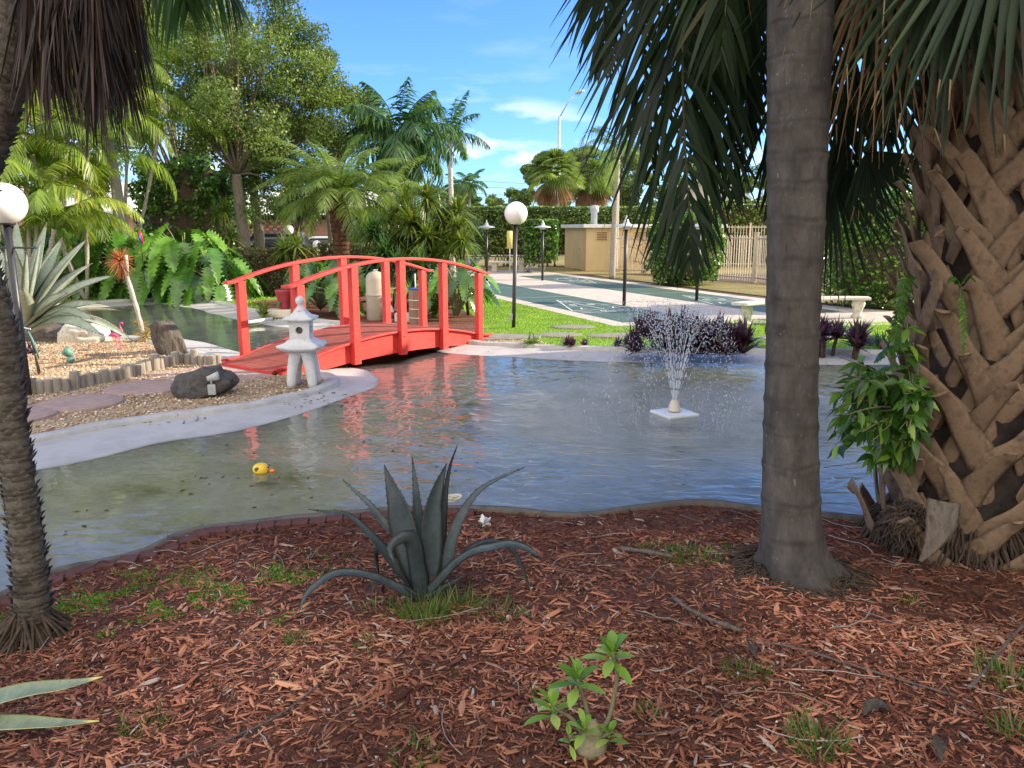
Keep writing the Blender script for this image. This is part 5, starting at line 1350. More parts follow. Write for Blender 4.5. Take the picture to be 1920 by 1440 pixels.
# ------------------------------------------------------------ striped leaves poking in at the lower left
S0_ = G(-150, 1390)
st = thing('striped_agave', 'yellow-edged striped leaves reaching in over the bark at the lower left corner', 'agave', tuple(S0_))
for path, wd_, dy in (([(-150, 1380), (-60, 1335), (0, 1309), (60, 1294), (130, 1284), (192, 1269)], [60, 56, 50, 42, 28, 2], -.02),
                      ([(-150, 1385), (-80, 1362), (0, 1357), (60, 1356), (120, 1356), (186, 1352)], [50, 46, 42, 34, 20, 2], -.12),
                      ([(-150, 1380), (-170, 1300), (-220, 1200), (-280, 1120)], [40, 40, 30, 2], .2), ([(-150, 1380), (-110, 1280), (-60, 1190), (-40, 1120)], [40, 36, 24, 2], .3)):
    pts = px_leaf(path, S0_[1], S0_[1] + dy); wm = [a * S0_[1] / FOC for a in wd_]
    mb = MB(); thickleaf(mb, pts, wm, .006, (0, -.35, 1), chan=.12, n=8)
    o = mb.build('leaf', M['varieg'], st, world=True)

# ------------------------------------------------------------ desert rose
D0 = G(1108, 1412)
dr = thing('desert_rose', 'small desert rose with a swollen pale base and bright green leaf clusters in the bark', 'plant', tuple(D0))
yd = D0[1]; q_ = lambda x, y, d=0.: PY(x, y, yd + d) - D0
mb = MB(); mb.lathe([(.03, -.04), (.044, .0), (.047, .025), (.040, .055), (.031, .08), (.020, .105), (.008, .12)], 18, wob=lambda th, z: 1 + .12 * np.sin(2 * th + 1) + .06 * np.sin(5 * th)); mb.build('caudex', M['caudex'], dr)
heads = [([(1112, 1392), (1140, 1350), (1152, 1300), (1157, 1260), (1148, 1222)], 0.0, 10, .095), ([(1104, 1385), (1102, 1340), (1092, 1300), (1083, 1272)], .02, 10, .098),
         ([(1098, 1388), (1075, 1350), (1048, 1332), (1036, 1324)], -.02, 7, .085), ([(1100, 1392), (1098, 1370), (1096, 1362)], -.05, 5, .075), ([(1118, 1394), (1132, 1380), (1142, 1374)], -.04, 5, .07), ([(1096, 1396), (1080, 1385), (1068, 1378)], -.05, 4, .05)]
for path, dd, nl_, LL in heads:
    pts = catmull([q_(x, y, dd * k / len(path)) for k, (x, y) in enumerate(path)], .02)
    mb = MB(); mb.tube(pts, np.linspace(.0085, .0055, len(pts)), 8); so = mb.build('stem', M['stem_green'], dr)
    mb = MB(); n = nl_ + 3; az = np.arange(n) * 2.4 + rng.random() * 6; el = np.linspace(1.25, -.05, n) + rng.normal(size=n) * .1
    d_ = np.stack([np.cos(az) * np.cos(el), np.sin(az) * np.cos(el), np.sin(el)], 1); b_ = pts[-1][None] - np.array([0, 0, 1]) * (np.linspace(0, .035, n))[:, None]
    blades(mb, b_, d_, np.cross(d_, [0, 0, 1.]) + 1e-3, LL * (.8 + .35 * rng.random(n)), LL * .36, [.14, .45, .8, 1, .95, .7, .05], droop=.25, fold=.3, mid=True)
    mb.build('leaf_cluster', M['rose_leaf'], so)

# ------------------------------------------------------------ ringed palm stem, its hanging fronds
T0 = G(1490, 1078)
qp = thing('queen_palm', 'stout grey ringed palm trunk in the right foreground with long drooping dark fronds', 'palm tree', tuple(T0))
yq = T0[1]
axis = [PY(x, y, yq + dy) for x, y, dy in ((1490, 1100, 0), (1484, 1000, 0), (1482, 800, 0), (1486, 600, 0), (1492, 400, 0), (1497, 200, 0), (1502, 0, 0))]
top = axis[-1] + (axis[-1] - axis[-2]) * 1.1 * 1.9; axis.append(top)
ax = catmull(axis, .012)
zz = ax[:, 2] - T0[2]
rad = .142 + .085 * np.exp(-zz / .09) + .020 * np.exp(-zz / .5) - .0 * zz
rad = rad - .016 * np.clip((zz - .15) / .9, 0, 1) + .022 * np.clip((zz - 1.3) / 1.6, 0, 1)
dark = np.zeros(len(ax)); rings = np.cumsum(.13 + .07 * rng.random(40)) + .06
for r_ in rings:
    dd = zz - r_; rad += .0065 * np.clip(1 - np.abs(dd + .018) / .030, 0, 1) * (dd <= .004); dark += (.6 + .35 * rng.random()) * np.clip(1.15 - np.abs(dd) / (.013 + .012 * rng.random()), 0, 1)
n = 48; th = np.arange(n) * 2 * PI / n
mb = MB(); tv = []
wav = .012 * np.sin(th + 1)
for k in range(len(ax)):
    flare = np.exp(-max(0, zz[k]) / .07) * (.030 * np.sin(th * 3 + .4) + .022 * np.sin(th * 5 + 2) + .05 * np.cos(th + .3))
    r_ = rad[k] * (1 + .012 * np.sin(th * 3 + zz[k] * 2)) + flare * 1.5
    tv.append(np.stack([ax[k][0] + r_ * np.cos(th), ax[k][1] + r_ * np.sin(th), np.full(n, ax[k][2]) + (wav * math.sin(zz[k] * 3.1) + .005 * np.sin(th * 4 + zz[k] * 9)) * (zz[k] > .1)], 1))
tv = np.array(tv); i = np.arange(len(ax) - 1)[:, None] * n; j = np.arange(n)[None]; j2 = (j + 1) % n
mb.add(tv.reshape(-1, 3), np.stack([i + j, i + j2, i + n + j2, i + n + j], -1).reshape(-1, 4), rnd=np.clip(dark[:, None] * (.62 + .38 * np.sin(th * 2 + zz[:, None] * 7) * np.sin(th * 5 + zz[:, None] * 3)) + .35 * np.exp(-np.maximum(zz, 0) / .10)[:, None], 0, 1).ravel())
mb.build('trunk', M['trunk_ring'], qp, world=True)
mb = MB()
for k in range(900):
    a = rng.random() * 6.28; r0 = .15 + .14 * rng.random(); r1 = r0 + .03 + .20 * rng.random() ** 1.8; a1 = a + rng.normal() * .45
    x0, y0 = T0[0] + r0 * math.cos(a), T0[1] + r0 * math.sin(a); x1, y1 = T0[0] + r1 * math.cos(a1), T0[1] + r1 * math.sin(a1)
    z0 = T0[2] + .005 + .05 * rng.random(); z1 = float(Hm(np.array([x1]), np.array([y1]))[0]) + .012 if False else T0[2] - .01 - .03 * (r1 - .3)
    mb.tube([(x0, y0, z0), ((x0 + x1) / 2 + rng.normal() * .01, (y0 + y1) / 2, (z0 * .55 + z1 * .45) + .006), (x1, y1, z1)], [.005, .004, .0025], 4, cap=False)
mb.lathe([(.40, -.04), (.31, -.002), (.24, .02), (.15, .03)], 40, c=tuple(T0), wob=lambda th, z: 1 + .07 * np.sin(4 * th) + .05 * np.sin(9 * th))
mb.build('root_mat', M['root'], qp, world=True)
crown = top
def hang(parent, path, ll, n, mat=M['queen_green'], wd=.032, vee=.0, droop=.6, rnd=.3, fwd=(.40, 1.05), jit=.17, r0=.02, t0=.12, dry=False):
    mr, ml = MB(), MB()
    frond(None, ml, None, 0, 0, 0, 0, ll, n=n, wd=wd, vee=vee, droop=droop, jit=jit, path=path, rnd=rnd, fwd=fwd, t0=t0, prof=(.45, 1, .95, .7, .05), taper=.25)
    pts = catmull(path, .12)
    ml.tube(pts, np.linspace(r0, r0 * .2, len(pts)), 6, rnd=.95)
    return ml.build('frond', mat, parent, world=True)
cr = lambda: crown + np.array([rng.normal() * .05, rng.normal() * .05, 0])
def hp(Y, *pix): return [PY(x, y, Y + k * .02) for k, (x, y) in enumerate(pix)]
hang(qp, [cr(), crown + np.array([-.3, .1, .25])] + hp(4.35, (1296, -180), (1282, 0), (1280, 150), (1284, 270), (1291, 380), (1297, 500)), .86, 84, rnd=.35, wd=.030)
hang(qp, [cr(), crown + np.array([-.3, .3, .3])] + hp(4.8, (1400, -200), (1392, 0), (1396, 150), (1405, 260)), .70, 56, rnd=.15)
hang(qp, [cr(), crown + np.array([-.3, .3, .3])] + hp(5.2, (1330, -200), (1322, 0), (1326, 200), (1335, 340)), .62, 56, rnd=.1)
hang(qp, [cr(), crown + np.array([-.5, .2, .35])] + hp(4.7, (1180, -230), (1140, -60), (1132, 40), (1130, 120)), .58, 40, rnd=.5, droop=.8)
hang(qp, [cr(), crown + np.array([-.3, .3, .35])] + hp(4.9, (1230, -200), (1205, 0), (1210, 150), (1218, 240), (1226, 340)), .62, 52, rnd=.3, wd=.028)
hang(qp, [cr(), crown + np.array([-.15, .4, .3])] + hp(5.1, (1370, -200), (1360, 0), (1362, 180), (1370, 290), (1380, 380)), .66, 56, rnd=.2)
hang(qp, [cr(), crown + np.array([0, .4, .3])] + hp(5.3, (1440, -200), (1440, 0), (1446, 200), (1452, 400)), .80, 56, rnd=.15)
hang(qp, [cr(), crown + np.array([.1, .4, .3])] + hp(5.0, (1560, -200), (1570, 0), (1580, 180), (1590, 330)), .75, 56, rnd=.15)
hang(qp, [cr(), crown + np.array([.3, .3, .3])] + hp(5.2, (1640, -200), (1650, 0), (1660, 130), (1664, 260)), .70, 50, rnd=.1)
hang(qp, [cr(), crown + np.array([.2, .5, .3])] + hp(5.6, (1530, -200), (1530, 50), (1545, 240), (1560, 400)), .70, 50, rnd=.1)
hang(qp, [cr(), crown + np.array([-.4, -.1, .2])] + hp(4.1, (1380, -260), (1372, -100), (1360, 20), (1352, 110)), .70, 40, rnd=.6)
hang(qp, [cr(), crown + np.array([.2, .5, .3])] + hp(5.8, (1480, -200), (1490, 50), (1500, 240), (1510, 360)), .70, 50, rnd=.1)
for az, L_ in ((.4, 2.2), (1.2, 2.3), (2.0, 2.2), (3.5, 2.2), (4.3, 2.0), (5.2, 2.2), (5.9, 2.4), (2.8, 2.3)):
    ml = MB(); frond(ml, ml, crown + np.array([0, 0, .1]), az, 1.0, L_, 1.6, .6, n=46, wd=.035, droop=.5, r0=.022, rnd=.3); ml.build('frond', M['queen_green'], qp, world=True)

# ------------------------------------------------------------ thin scaly palm on the left
L0 = G(60, 1196)
lp = thing('pygmy_date_palm', 'thin bowed palm trunk with knobbly leaf scars and dead hanging fronds at the left edge', 'palm tree', tuple(L0))
yl = L0[1]
axis = [PY(x, y, yl + .02 * k) for k, (x, y) in enumerate(((61, 1215), (58, 1100), (45, 980), (29, 860), (11, 740), (-6, 620), (-36, 520), (-58, 420), (-46, 320), (-14, 210), (8, 100), (24, 0), (50, -150), (70, -280)))]
ax = catmull(axis, .02); zz = ax[:, 2] - L0[2]
rad = .067 + .004 * np.sin(zz * 5 + 1) + .03 * np.exp(-zz / .06)
rad = np.clip(rad, .060, .2) + .028 * np.clip((zz - 1.3) / 1.0, 0, 1)
mb = MB(); mb.tube(ax, rad, 24)
tg = nrm(np.gradient(ax, axis=0)); ti = 0.0
sl = np.concatenate([[0], np.cumsum(np.linalg.norm(np.diff(ax, axis=0), axis=1))]); s = .10; row = 0
while s < sl[-1]:
    k = min(len(ax) - 2, int(np.searchsorted(sl, s)))
    a1 = nrm(np.cross(tg[k], [0, 1, 0.])); a2 = np.cross(tg[k], a1); nn = 9
    for j in range(nn):
        a = 2 * PI * (j + .5 * (row % 2)) / nn + rng.normal() * .08; o_ = a1 * math.cos(a) + a2 * math.sin(a); c_ = ax[k] + o_ * rad[k] * .97
        w_ = np.cross(tg[k], o_) * rad[k] * .34; h = .016 + .008 * rng.random(); ex = .010 + .012 * rng.random()
        mb.add([c_ - w_ - tg[k] * .012, c_ + w_ - tg[k] * .012, c_ + w_ * .9 + tg[k] * .008 + o_ * ex * .6, c_ - w_ * .9 + tg[k] * .008 + o_ * ex * .6, c_ + tg[k] * h + o_ * ex * 1.5, c_ + tg[k] * .002 + o_ * ex * .9], t=[[0, 5, 3], [0, 1, 5], [1, 2, 5], [3, 5, 4], [5, 2, 4], [3, 4, 2]])
    s += .024 + .006 * rng.random(); row += 1
mb.build('trunk', surf('scaly_bark', (.022, .019, .016), (.17, .145, .11), 5, .95, 1.0, 40, c3=(.075, .062, .048), dist=.012), lp, world=True)
mb = MB()
for k in range(330):
    a = rng.random() * 6.28; r1 = .09 + .15 * rng.random() ** 1.6; c_ = L0 + np.array([.06 * math.cos(a), .06 * math.sin(a), .03 + .12 * rng.random()])
    a = a + rng.normal() * .35; e_ = L0 + np.array([r1 * math.cos(a), r1 * math.sin(a), -.02]); mb.tube([c_, c_ * .5 + e_ * .5 + np.array([.02 * math.cos(a), .02 * math.sin(a), 0]), e_], [.008, .0065, .004], 5, cap=False)
mb.build('roots', M['root'], lp, world=True)
lc = ax[-1]
for (x0, x1, yb, n_) in ((60, 48, 255, 60), (90, 84, 262, 64), (118, 118, 170, 50), (140, 158, 262, 70), (165, 182, 268, 60), (205, 220, 256, 70), (228, 244, 180, 44), (188, 205, 110, 44), (50, 40, 160, 44)):
    ml = MB(); Yd = yl + .1 + rng.normal() * .12
    path = [lc, lc * .4 + PY(x0, -330, Yd) * .6, PY(x0, -190, Yd), PY((x0 + x1) / 2, -60, Yd), PY(x1, yb - 170, Yd)]
    pts = catmull(path, .1); ml.tube(pts, .008, 5)
    n2 = n_ * 4; t = .45 + .55 * rng.random(n2); f_ = t * (len(pts) - 1); i = np.minimum(f_.astype(int), len(pts) - 2); b_ = pts[i]
    d_ = np.array([0, 0, -1.]) + rng.normal(size=(n2, 3)) * np.array([.10, .16, .05]); sd_l = nrm(np.cross(d_, rng.normal(size=(n2, 3))))
    blades(ml, b_ + rng.normal(size=(n2, 3)) * .01, d_, sd_l, .26 + .32 * rng.random(n2), .012, [.7, 1, .7, .1], droop=.0, fold=.2, rnd=rng.random(n2) ** 1.5)
    ml.build('dead_frond', M['dead_frond'], lp, world=True)
for path, ll in (([(80, -300), (200, -200), (330, -120), (400, -60), (450, 10)], .34), ([(80, -300), (180, -260), (270, -170), (330, -60), (352, 20)], .30), ([(70, -300), (100, -200), (70, -90), (40, -10)], .28), ([(80, -290), (230, -250), (380, -190), (480, -110), (540, -20)], .30)):
    ml = MB(); frond(None, ml, None, 0, 0, 0, 0, ll, n=46, wd=.017, vee=0, droop=.9, jit=.10, path=[PY(x, y, yl + .15 + .1 * k) for k, (x, y) in enumerate(path)], rnd=.4, prof=(.5, 1, .9, .6, .05))
    pts = catmull([PY(x, y, yl + .15 + .1 * k) for k, (x, y) in enumerate(path)], .1); ml.tube(pts, .009, 5, rnd=.6)
    ml.build('frond', M['palm_green'], lp, world=True)

# ------------------------------------------------------------ cabbage palm with crossed leaf bases
b0 = G(1800, 1040); SC0 = np.array([2.70, 4.42, 0]); SC0[2] = float(Hm(np.array([SC0[0]]), np.array([SC0[1]]))[0])
sp = thing('cabbage_palm', 'massive palm trunk at the right edge wrapped in a criss-cross lattice of brown leaf bases', 'palm tree', tuple(SC0))
SR = lambda z: .345 + .045 * math.exp(-max(0, z) / .25) + .02 * math.sin(z * 2.4 + 1) - .02 * z / 3
mb = MB(); mb.lathe([(SR(z), z) for z in np.linspace(-.05, 3.4, 60)], 40); mb.build('trunk_core', M['boot_core'], sp)
nb_ = 9; row = 0; z = .02
def cylp(th, z, r): return np.array([r * math.cos(th), r * math.sin(th), z])
while z < 3.25:
    for j in range(nb_):
        th = 2 * PI * (j + .5 * (row % 2)) / nb_ + rng.normal() * .09
        if not (PI * .62 < (th % (2 * PI)) < PI * 2.02): continue
        zc = z + rng.normal() * .03; R_ = SR(zc); mb = MB(); sgn = 1 if (row + j) % 2 else -1
        tilt = sgn * (.36 + .26 * rng.random()) ; ln = .19 + .14 * rng.random(); out = .09 + .09 * rng.random()
        radial = lambda th_: np.array([math.cos(th_), math.sin(th_), .15])
        # broad strap leaning across its neighbours, ending in a ragged cut
        dth = tilt / R_ * ln * 1.05
        pts = [cylp(th - dth * .95, zc - .16, R_ + .004), cylp(th - dth * .5, zc - .05, R_ + .035), cylp(th, zc + .06, R_ + .05 + out * .3), cylp(th + dth * .42, zc + .06 + ln * .55, R_ + .05 + out * .75), cylp(th + dth * .62, zc + .06 + ln * .82, R_ + .05 + out * 1.15)]
        pts = catmull(pts, .03); fc = np.array([radial(math.atan2(p_[1], p_[0])) for p_ in pts])
        w0 = .102 + .04 * rng.random(); rb = rng.random(); pts[-1] += rng.normal(size=3) * .012
        thickleaf(mb, pts, [w0 * 1.3, w0 * 1.2, w0 * .95, w0 * (.66 + .14 * rng.random()), w0 * (.5 + .22 * rng.random())], .034, fc, chan=-.11 + .03 * rng.normal(), n=6, edge=False, rnd=rb)
        # the other half of the split base
        pts2 = catmull([cylp(th + dth * .72, zc - .15, R_ + .002), cylp(th + dth * .42, zc - .06, R_ + .022), cylp(th + dth * .12, zc + .045, R_ + .035)], .03)
        fc2 = np.array([radial(math.atan2(p_[1], p_[0])) for p_ in pts2])
        thickleaf(mb, pts2, [w0 * .62, w0 * .75, w0 * .6], .028, fc2, chan=-.10, n=5, edge=False, rnd=rb * .8)
        # cut end
        e_ = pts[-1]; tgE = nrm(pts[-1] - pts[-2]); sdE = nrm(np.cross(tgE, fc[-1])); upE = np.cross(sdE, tgE)
        mb.box(tuple(e_ - upE * .012), (.02, .02, .012)) if False else None
        mb.build('leaf_base', M['boot'], sp)
    z += .162; row += 1
# loose hanging boot and root boss at the foot
mb = MB(); q3 = [PY(1768, 940, 3.98), PY(1762, 985, 3.93), PY(1745, 1025, 3.92), PY(1725, 1052, 3.93)]
thickleaf(mb, q3, [.17, .16, .09, .02], .012, (-.3, -1, .2), chan=.12, edge=False); mb.build('leaf_base', M['bark'], sp, world=True)
mb = MB()
for k in range(420):
    a = PI * (.6 + 1.3 * rng.random()); r0 = .36; r1 = .40 + .16 * rng.random(); zz_ = .22 * rng.random()
    mb.tube([cylp(a, zz_ + .05, r0) + SC0, cylp(a + rng.normal() * .05, zz_ * .6, (r0 + r1) / 2 + .03) + SC0, cylp(a + rng.normal() * .06, -.03, r1) + SC0], [.009, .008, .005], 5, cap=False)
c_ = PY(1700, 975, 4.15)
for k in range(420):
    d_ = nrm(rng.normal(size=3) * np.array([1, 1, .8])) * (.09 + .03 * rng.random()); e_ = nrm(rng.normal(size=3)) * .05; mb.tube([c_ + d_ * .5, c_ + d_, c_ + d_ * 1.05 + e_ + np.array([0, 0, -.03])], [.010, .008, .003], 5, cap=False)
mb.build('root_mat', M['root'], sp, world=True)
stc = SC0 + np.array([0, 0, 3.3])
def fan(parent, hub, down, side, L, n=30, spread=1.25, wd=.062, droop=.4, mat='sabal_green', rnd=.4, tips=True, pet_from=None):
    ml = MB(); down = nrm(np.array(down, float)); side = nrm(np.array(side, float)); nv = np.cross(down, side)
    a = np.linspace(-spread, spread, n); d_ = down[None] * np.cos(a)[:, None] + side[None] * np.sin(a)[:, None] + nv[None] * (.22 * np.abs(np.sin(a)))[:, None] + rng.normal(size=(n, 3)) * .02
    ws = side[None] * np.cos(a)[:, None] - down[None] * np.sin(a)[:, None]; LL = L * (.75 + .25 * np.cos(a)) * (.9 + .18 * rng.random(n))
    blades(ml, np.repeat(hub[None], n, 0), d_, ws, LL, wd, [.25, .75, 1, .95, .75, .5, .28, .08], droop=droop, fold=.45, mid=True, rnd=np.clip(rnd + rng.normal(size=n) * .15, 0, .92))
    if pet_from is not None: ml.tube(catmull([pet_from, (pet_from + hub) / 2 + np.array([0, 0, .15]), hub], .1), [.03] * len(catmull([pet_from, (pet_from + hub) / 2 + np.array([0, 0, .15]), hub], .1)), 6, rnd=.85)
    if tips:
        ee = nrm(d_) * (LL / np.sqrt(1 + droop ** 2 * .6))[:, None]; e_ = hub[None] + ee; e_[:, 2] -= droop * LL / np.sqrt(1 + droop ** 2 * .6)
        m_ = rng.random(n) < .5; k = int(m_.sum()); blades(ml, e_[m_] + np.array([0, 0, .06]), np.array([0, 0, -1.]) + rng.normal(size=(k, 3)) * .15, ws[m_], .06 + .10 * rng.random(k), .009, [1, .8, .3], droop=0, rnd=np.full(k, .965))
    fo = ml.build('fan_leaf', M[mat], parent, world=True)
    return fo
fan(sp, PY(1815, -190, 3.75), (.0, -.1, -1), (1, .1, 0), .98, n=34, spread=1.15, droop=.10, rnd=.5, pet_from=stc)
fan(sp, PY(1925, -240, 3.55), (.05, -.15, -1), (1, .1, 0), 1.05, n=30, spread=1.0, droop=.12, rnd=.6, pet_from=stc)
fan(sp, PY(1720, -330, 4.0), (-.25, -.1, -1), (1, .2, -.2), 1.15, n=34, spread=1.1, droop=.10, rnd=.3, pet_from=stc)
fan(sp, PY(1690, -260, 4.3), (-.1, .0, -1), (1, .2, -.1), 1.2, n=34, spread=.9, droop=.12, rnd=.2, pet_from=stc)
fan(sp, PY(1850, -120, 4.6), (.1, .1, -1), (1, .1, 0), 1.2, n=34, spread=1.2, droop=.10, rnd=.1, pet_from=stc)
fan(sp, PY(1655, -130, 3.9), (-.15, -.1, -1), (1, .1, .1), .95, n=15, spread=.42, droop=.08, mat='dry_tip', rnd=.2, wd=.02, tips=False, pet_from=stc)
fan(sp, PY(1735, -60, 4.0), (-.25, -.1, -1), (1, .1, .1), .75, n=12, spread=.4, droop=.08, mat='dry_tip', rnd=.2, wd=.018, tips=False, pet_from=stc)
fan(sp, PY(1640, 120, 5.3), (.1, -.1, -1), (1, .3, .1), .95, n=30, spread=1.1, droop=.10, rnd=.1, wd=.045, pet_from=stc + np.array([0, .3, 0]))
fan(sp, PY(1560, 300, 5.4), (.0, -.1, -1), (1, .3, .1), .85, n=26, spread=.9, droop=.10, rnd=.2, wd=.04, pet_from=stc + np.array([0, .3, 0]))
fan(sp, PY(1625, 285, 5.0), (.45, -.1, -.9), (1, .3, .5), .50, n=22, spread=1.0, droop=.06, rnd=.2, wd=.032, pet_from=stc + np.array([0, .3, 0]))
for az in np.arange(0, 6.28, .7):
    fan(sp, stc + np.array([.9 * math.cos(az), .9 * math.sin(az), .8 + .3 * math.sin(az * 3)]), (math.cos(az), math.sin(az), -.5), (-math.sin(az), math.cos(az), 0), 1.1, n=28, spread=1.5, droop=.3, rnd=.4, tips=False, pet_from=stc)

# strangler shrub and fern growing on the palm's flank
fg = PY(1712, 770, 4.18)
fs = thing('epiphyte_shrub', 'dark glossy leaved shrub sprouting sideways from the big palm trunk over the water', 'shrub', tuple(fg))
mb = MB(); ends = []
for k in range(56):
    tx, ty = 1552 + 160 * rng.random(), 690 + 185 * rng.random()
    if tx < 1620 and (ty < 700 or ty > 850): continue
    e_ = PY(tx, ty, 4.15 + rng.normal() * .14); m_ = (fg + e_) / 2 + np.array([0, rng.normal() * .05, .05]); pts = catmull([fg, m_, e_], .05); mb.tube(pts, np.linspace(.008, .0025, len(pts)), 5); ends.append(pts)
for tx, ty in ((1572, 668), (1592, 715), (1556, 770), (1565, 835), (1625, 872), (1690, 650), (1700, 600), (1712, 640)):
    e_ = PY(tx, ty, 4.15); pts = catmull([fg, (fg + e_) / 2 + np.array([0, 0, .06]), e_], .05); mb.tube(pts, np.linspace(.008, .0025, len(pts)), 5); ends.append(pts)
mb.build('branches', M['stem_green'], fs, world=True)
ml = MB()
for pts in ends:
    n = 15; t = .35 + .65 * rng.random(n); b_ = pts[np.minimum((t * (len(pts) - 1)).astype(int), len(pts) - 1)]; tg_ = nrm(pts[-1] - pts[0])
    d_ = nrm(tg_ * .5 + rng.normal(size=(n, 3)) * .75 + np.array([0, 0, -.35])); blades(ml, b_, d_, np.cross(d_, rng.normal(size=(n, 3)) * .5 + np.array([0, -.3, 1.])), .082 + .035 * rng.random(n), .042, [.1, .7, 1, .85, .45, .04], droop=.35, fold=.25, mid=True)
ml.build('foliage', M['bush_leaf'], fs, world=True)
fr_ = thing('fern', 'small fern hanging on the criss-cross palm bark', 'fern', tuple(PY(1800, 545, 4.0)))
for path in ([(1800, 540), (1803, 575), (1808, 620), (1806, 665)], [(1800, 540), (1788, 520), (1778, 530)], [(1800, 540), (1815, 515), (1830, 530)]):
    ml = MB(); frond(ml, ml, None, 0, 0, 0, 0,   .028, n=30, wd=.009, vee=0, droop=.3, path=[PY(x, y, 3.98 - .01 * k) for k, (x, y) in enumerate(path)], r0=.003, fwd=(.1, .5), rnd=.6); ml.build('frond', M['bush_leaf'], fr_, world=True)
fr2 = thing('fern', 'bright green ferns arching out from the left flank of the big palm trunk', 'fern', tuple(PY(1715, 690, 4.2)))
for k, path in enumerate(([(1715, 690), (1680, 685), (1640, 700), (1600, 735)], [(1715, 600), (1690, 580), (1680, 620), (1672, 680)], [(1715, 830), (1700, 850), (1712, 890)], [(1720, 540), (1700, 520), (1690, 560), (1688, 600)], [(1715, 640), (1670, 650), (1640, 680)])):
    ml = MB(); frond(ml, ml, None, 0, 0, 0, 0, .048, n=36, wd=.014, vee=0, droop=.3, path=[PY(x, y, 4.12 - .01 * i) for i, (x, y) in enumerate(path)], r0=.004, fwd=(.1, .5), rnd=.45); ml.build('frond', M['bush_leaf'], fr2, world=True)

# ------------------------------------------------------------ weeds, moss and litter on the bank
def tufts(name, label, spots, mat, L=(.04, .12), wd=.005, kind='stuff', lean=.8):
    mb = MB()
    for px, py, rx, n in spots:
        c_ = G(px, py); xy = c_[:2] + rng.normal(size=(n, 2)) * np.array([rx, rx * .8]) * .5; th = rng.random(n) * 6.28
        ctr = c_[:2] + nrm(rng.normal(size=(n, 2))) * rx * .3 * rng.random((n, 1)); kk = vnoise(xy[:, 0], xy[:, 1], 5.5, 3) > -.12; xy = xy[kk]; th = th[kk]; n = len(xy); base = np.column_stack([xy, Hm(xy[:, 0], xy[:, 1])])
        d_ = nrm(np.stack([np.cos(th) * lean * rng.random(n), np.sin(th) * lean * rng.random(n), np.ones(n)], 1)); ph = rng.random(n) * 6.28
        blades(mb, base, d_, np.stack([np.cos(ph), np.sin(ph), 0 * ph], 1), L[0] + (L[1] - L[0]) * rng.random(n) ** 1.5, wd, [1, .9, .6, .05], droop=.6 * rng.random(n), fold=.3)
    return tag(mb.build(name, mat), label=label, kind=kind)
def weed(px, py, n, L, wd, label, rx=.05):
    c_ = G(px, py); t = MB(); th = rng.random(n) * 6.28; rr_ = rx * rng.random(n) ** .5
    base = np.stack([rr_ * np.cos(th), rr_ * np.sin(th), np.zeros(n) - .005], 1); ph = th + rng.normal(size=n) * .6
    d_ = nrm(np.stack([np.cos(ph) * .75 * rng.random(n), np.sin(ph) * .75 * rng.random(n), np.ones(n)], 1)); q = rng.random(n) * 6.28
    blades(t, base, d_, np.stack([np.cos(q), np.sin(q), 0 * q], 1), L * (.4 + .7 * rng.random(n)), wd, [.8, 1, .7, .4, .04], droop=.9 * rng.random(n), fold=.3)
    o = t.build('grass_tuft', M['grass']); o.location = tuple(c_); return tag(o, label, 'grass tuft')
for px, py, n, L, rx, lb in ((795, 1160, 110, .20, .10, 'grass tuft at the foot of the dark agave, front left'), (860, 1140, 90, .18, .12, 'grass tuft growing under the right leaves of the dark agave'), (710, 1150, 40, .12, .12, 'thin grass left of the dark agave base'),
                         (930, 1150, 50, .12, .14, 'sparse grass right of the dark agave'), (1385, 1262, 60, .085, .055, 'bright grass tuft in the bark right of the desert rose'), (1420, 1268, 50, .075, .05, 'smaller grass tuft touching the bright one right of the desert rose'), (1530, 1400, 90, .15, .09, 'grass tuft in the bark low on the right'), (1895, 1275, 120, .13, .12, 'grass tuft near the right edge under the grey twig'),
                         (1905, 1380, 70, .11, .07, 'grass tuft in the lower right corner'), (270, 1365, 60, .10, .08, 'grey-green grass tuft right of the striped leaves'), (1212, 1340, 36, .07, .04, 'tiny grass tuft right of the desert rose stem'), (1300, 1048, 200, .10, .16, 'fresh green grass patch left of the ringed palm foot'), (1230, 1030, 60, .08, .10, 'thin green grass at the left of the fresh grass patch'),
                         (1370, 1035, 60, .07, .08, 'low green grass just left of the ringed palm foot'), (1700, 1130, 26, .08, .06, 'thin grass right of the ringed palm foot'), (560, 1205, 40, .10, .05, 'grass tuft in the bark left of the dark agave tip'), (690, 1215, 24, .08, .06, 'wispy grass below the dark agave'), (1010, 1310, 30, .07, .04, 'grass beside the left leaves of the desert rose'), (780, 1425, 40, .10, .08, 'grass tuft at the bottom edge of the picture')):
    weed(px, py, int(n * 1.7), L, .0065, lb, rx)
tufts('ground_moss', 'feathery low green ground cover in patches on the bark', [(230, 1092, .22, 1800), (300, 1132, .18, 1800), (330, 1142, .14, 1000), (180, 1125, .16, 1400), (450, 1105, .20, 1800), (520, 1082, .22, 1600), (400, 1098, .16, 1000), (480, 1125, .12, 800), (120, 1145, .14, 840), (20, 1160, .10, 400), (560, 1060, .14, 480), (590, 1090, .12, 520), (545, 1165, .10, 480), (260, 1160, .08, 320), (200, 1190, .05, 120), (360, 1085, .2, 680), (740, 1100, .1, 240), (420, 1215, .04, 120), (620, 1040, .14, 360)], M['moss'], (.010, .030), .009, lean=1.3)
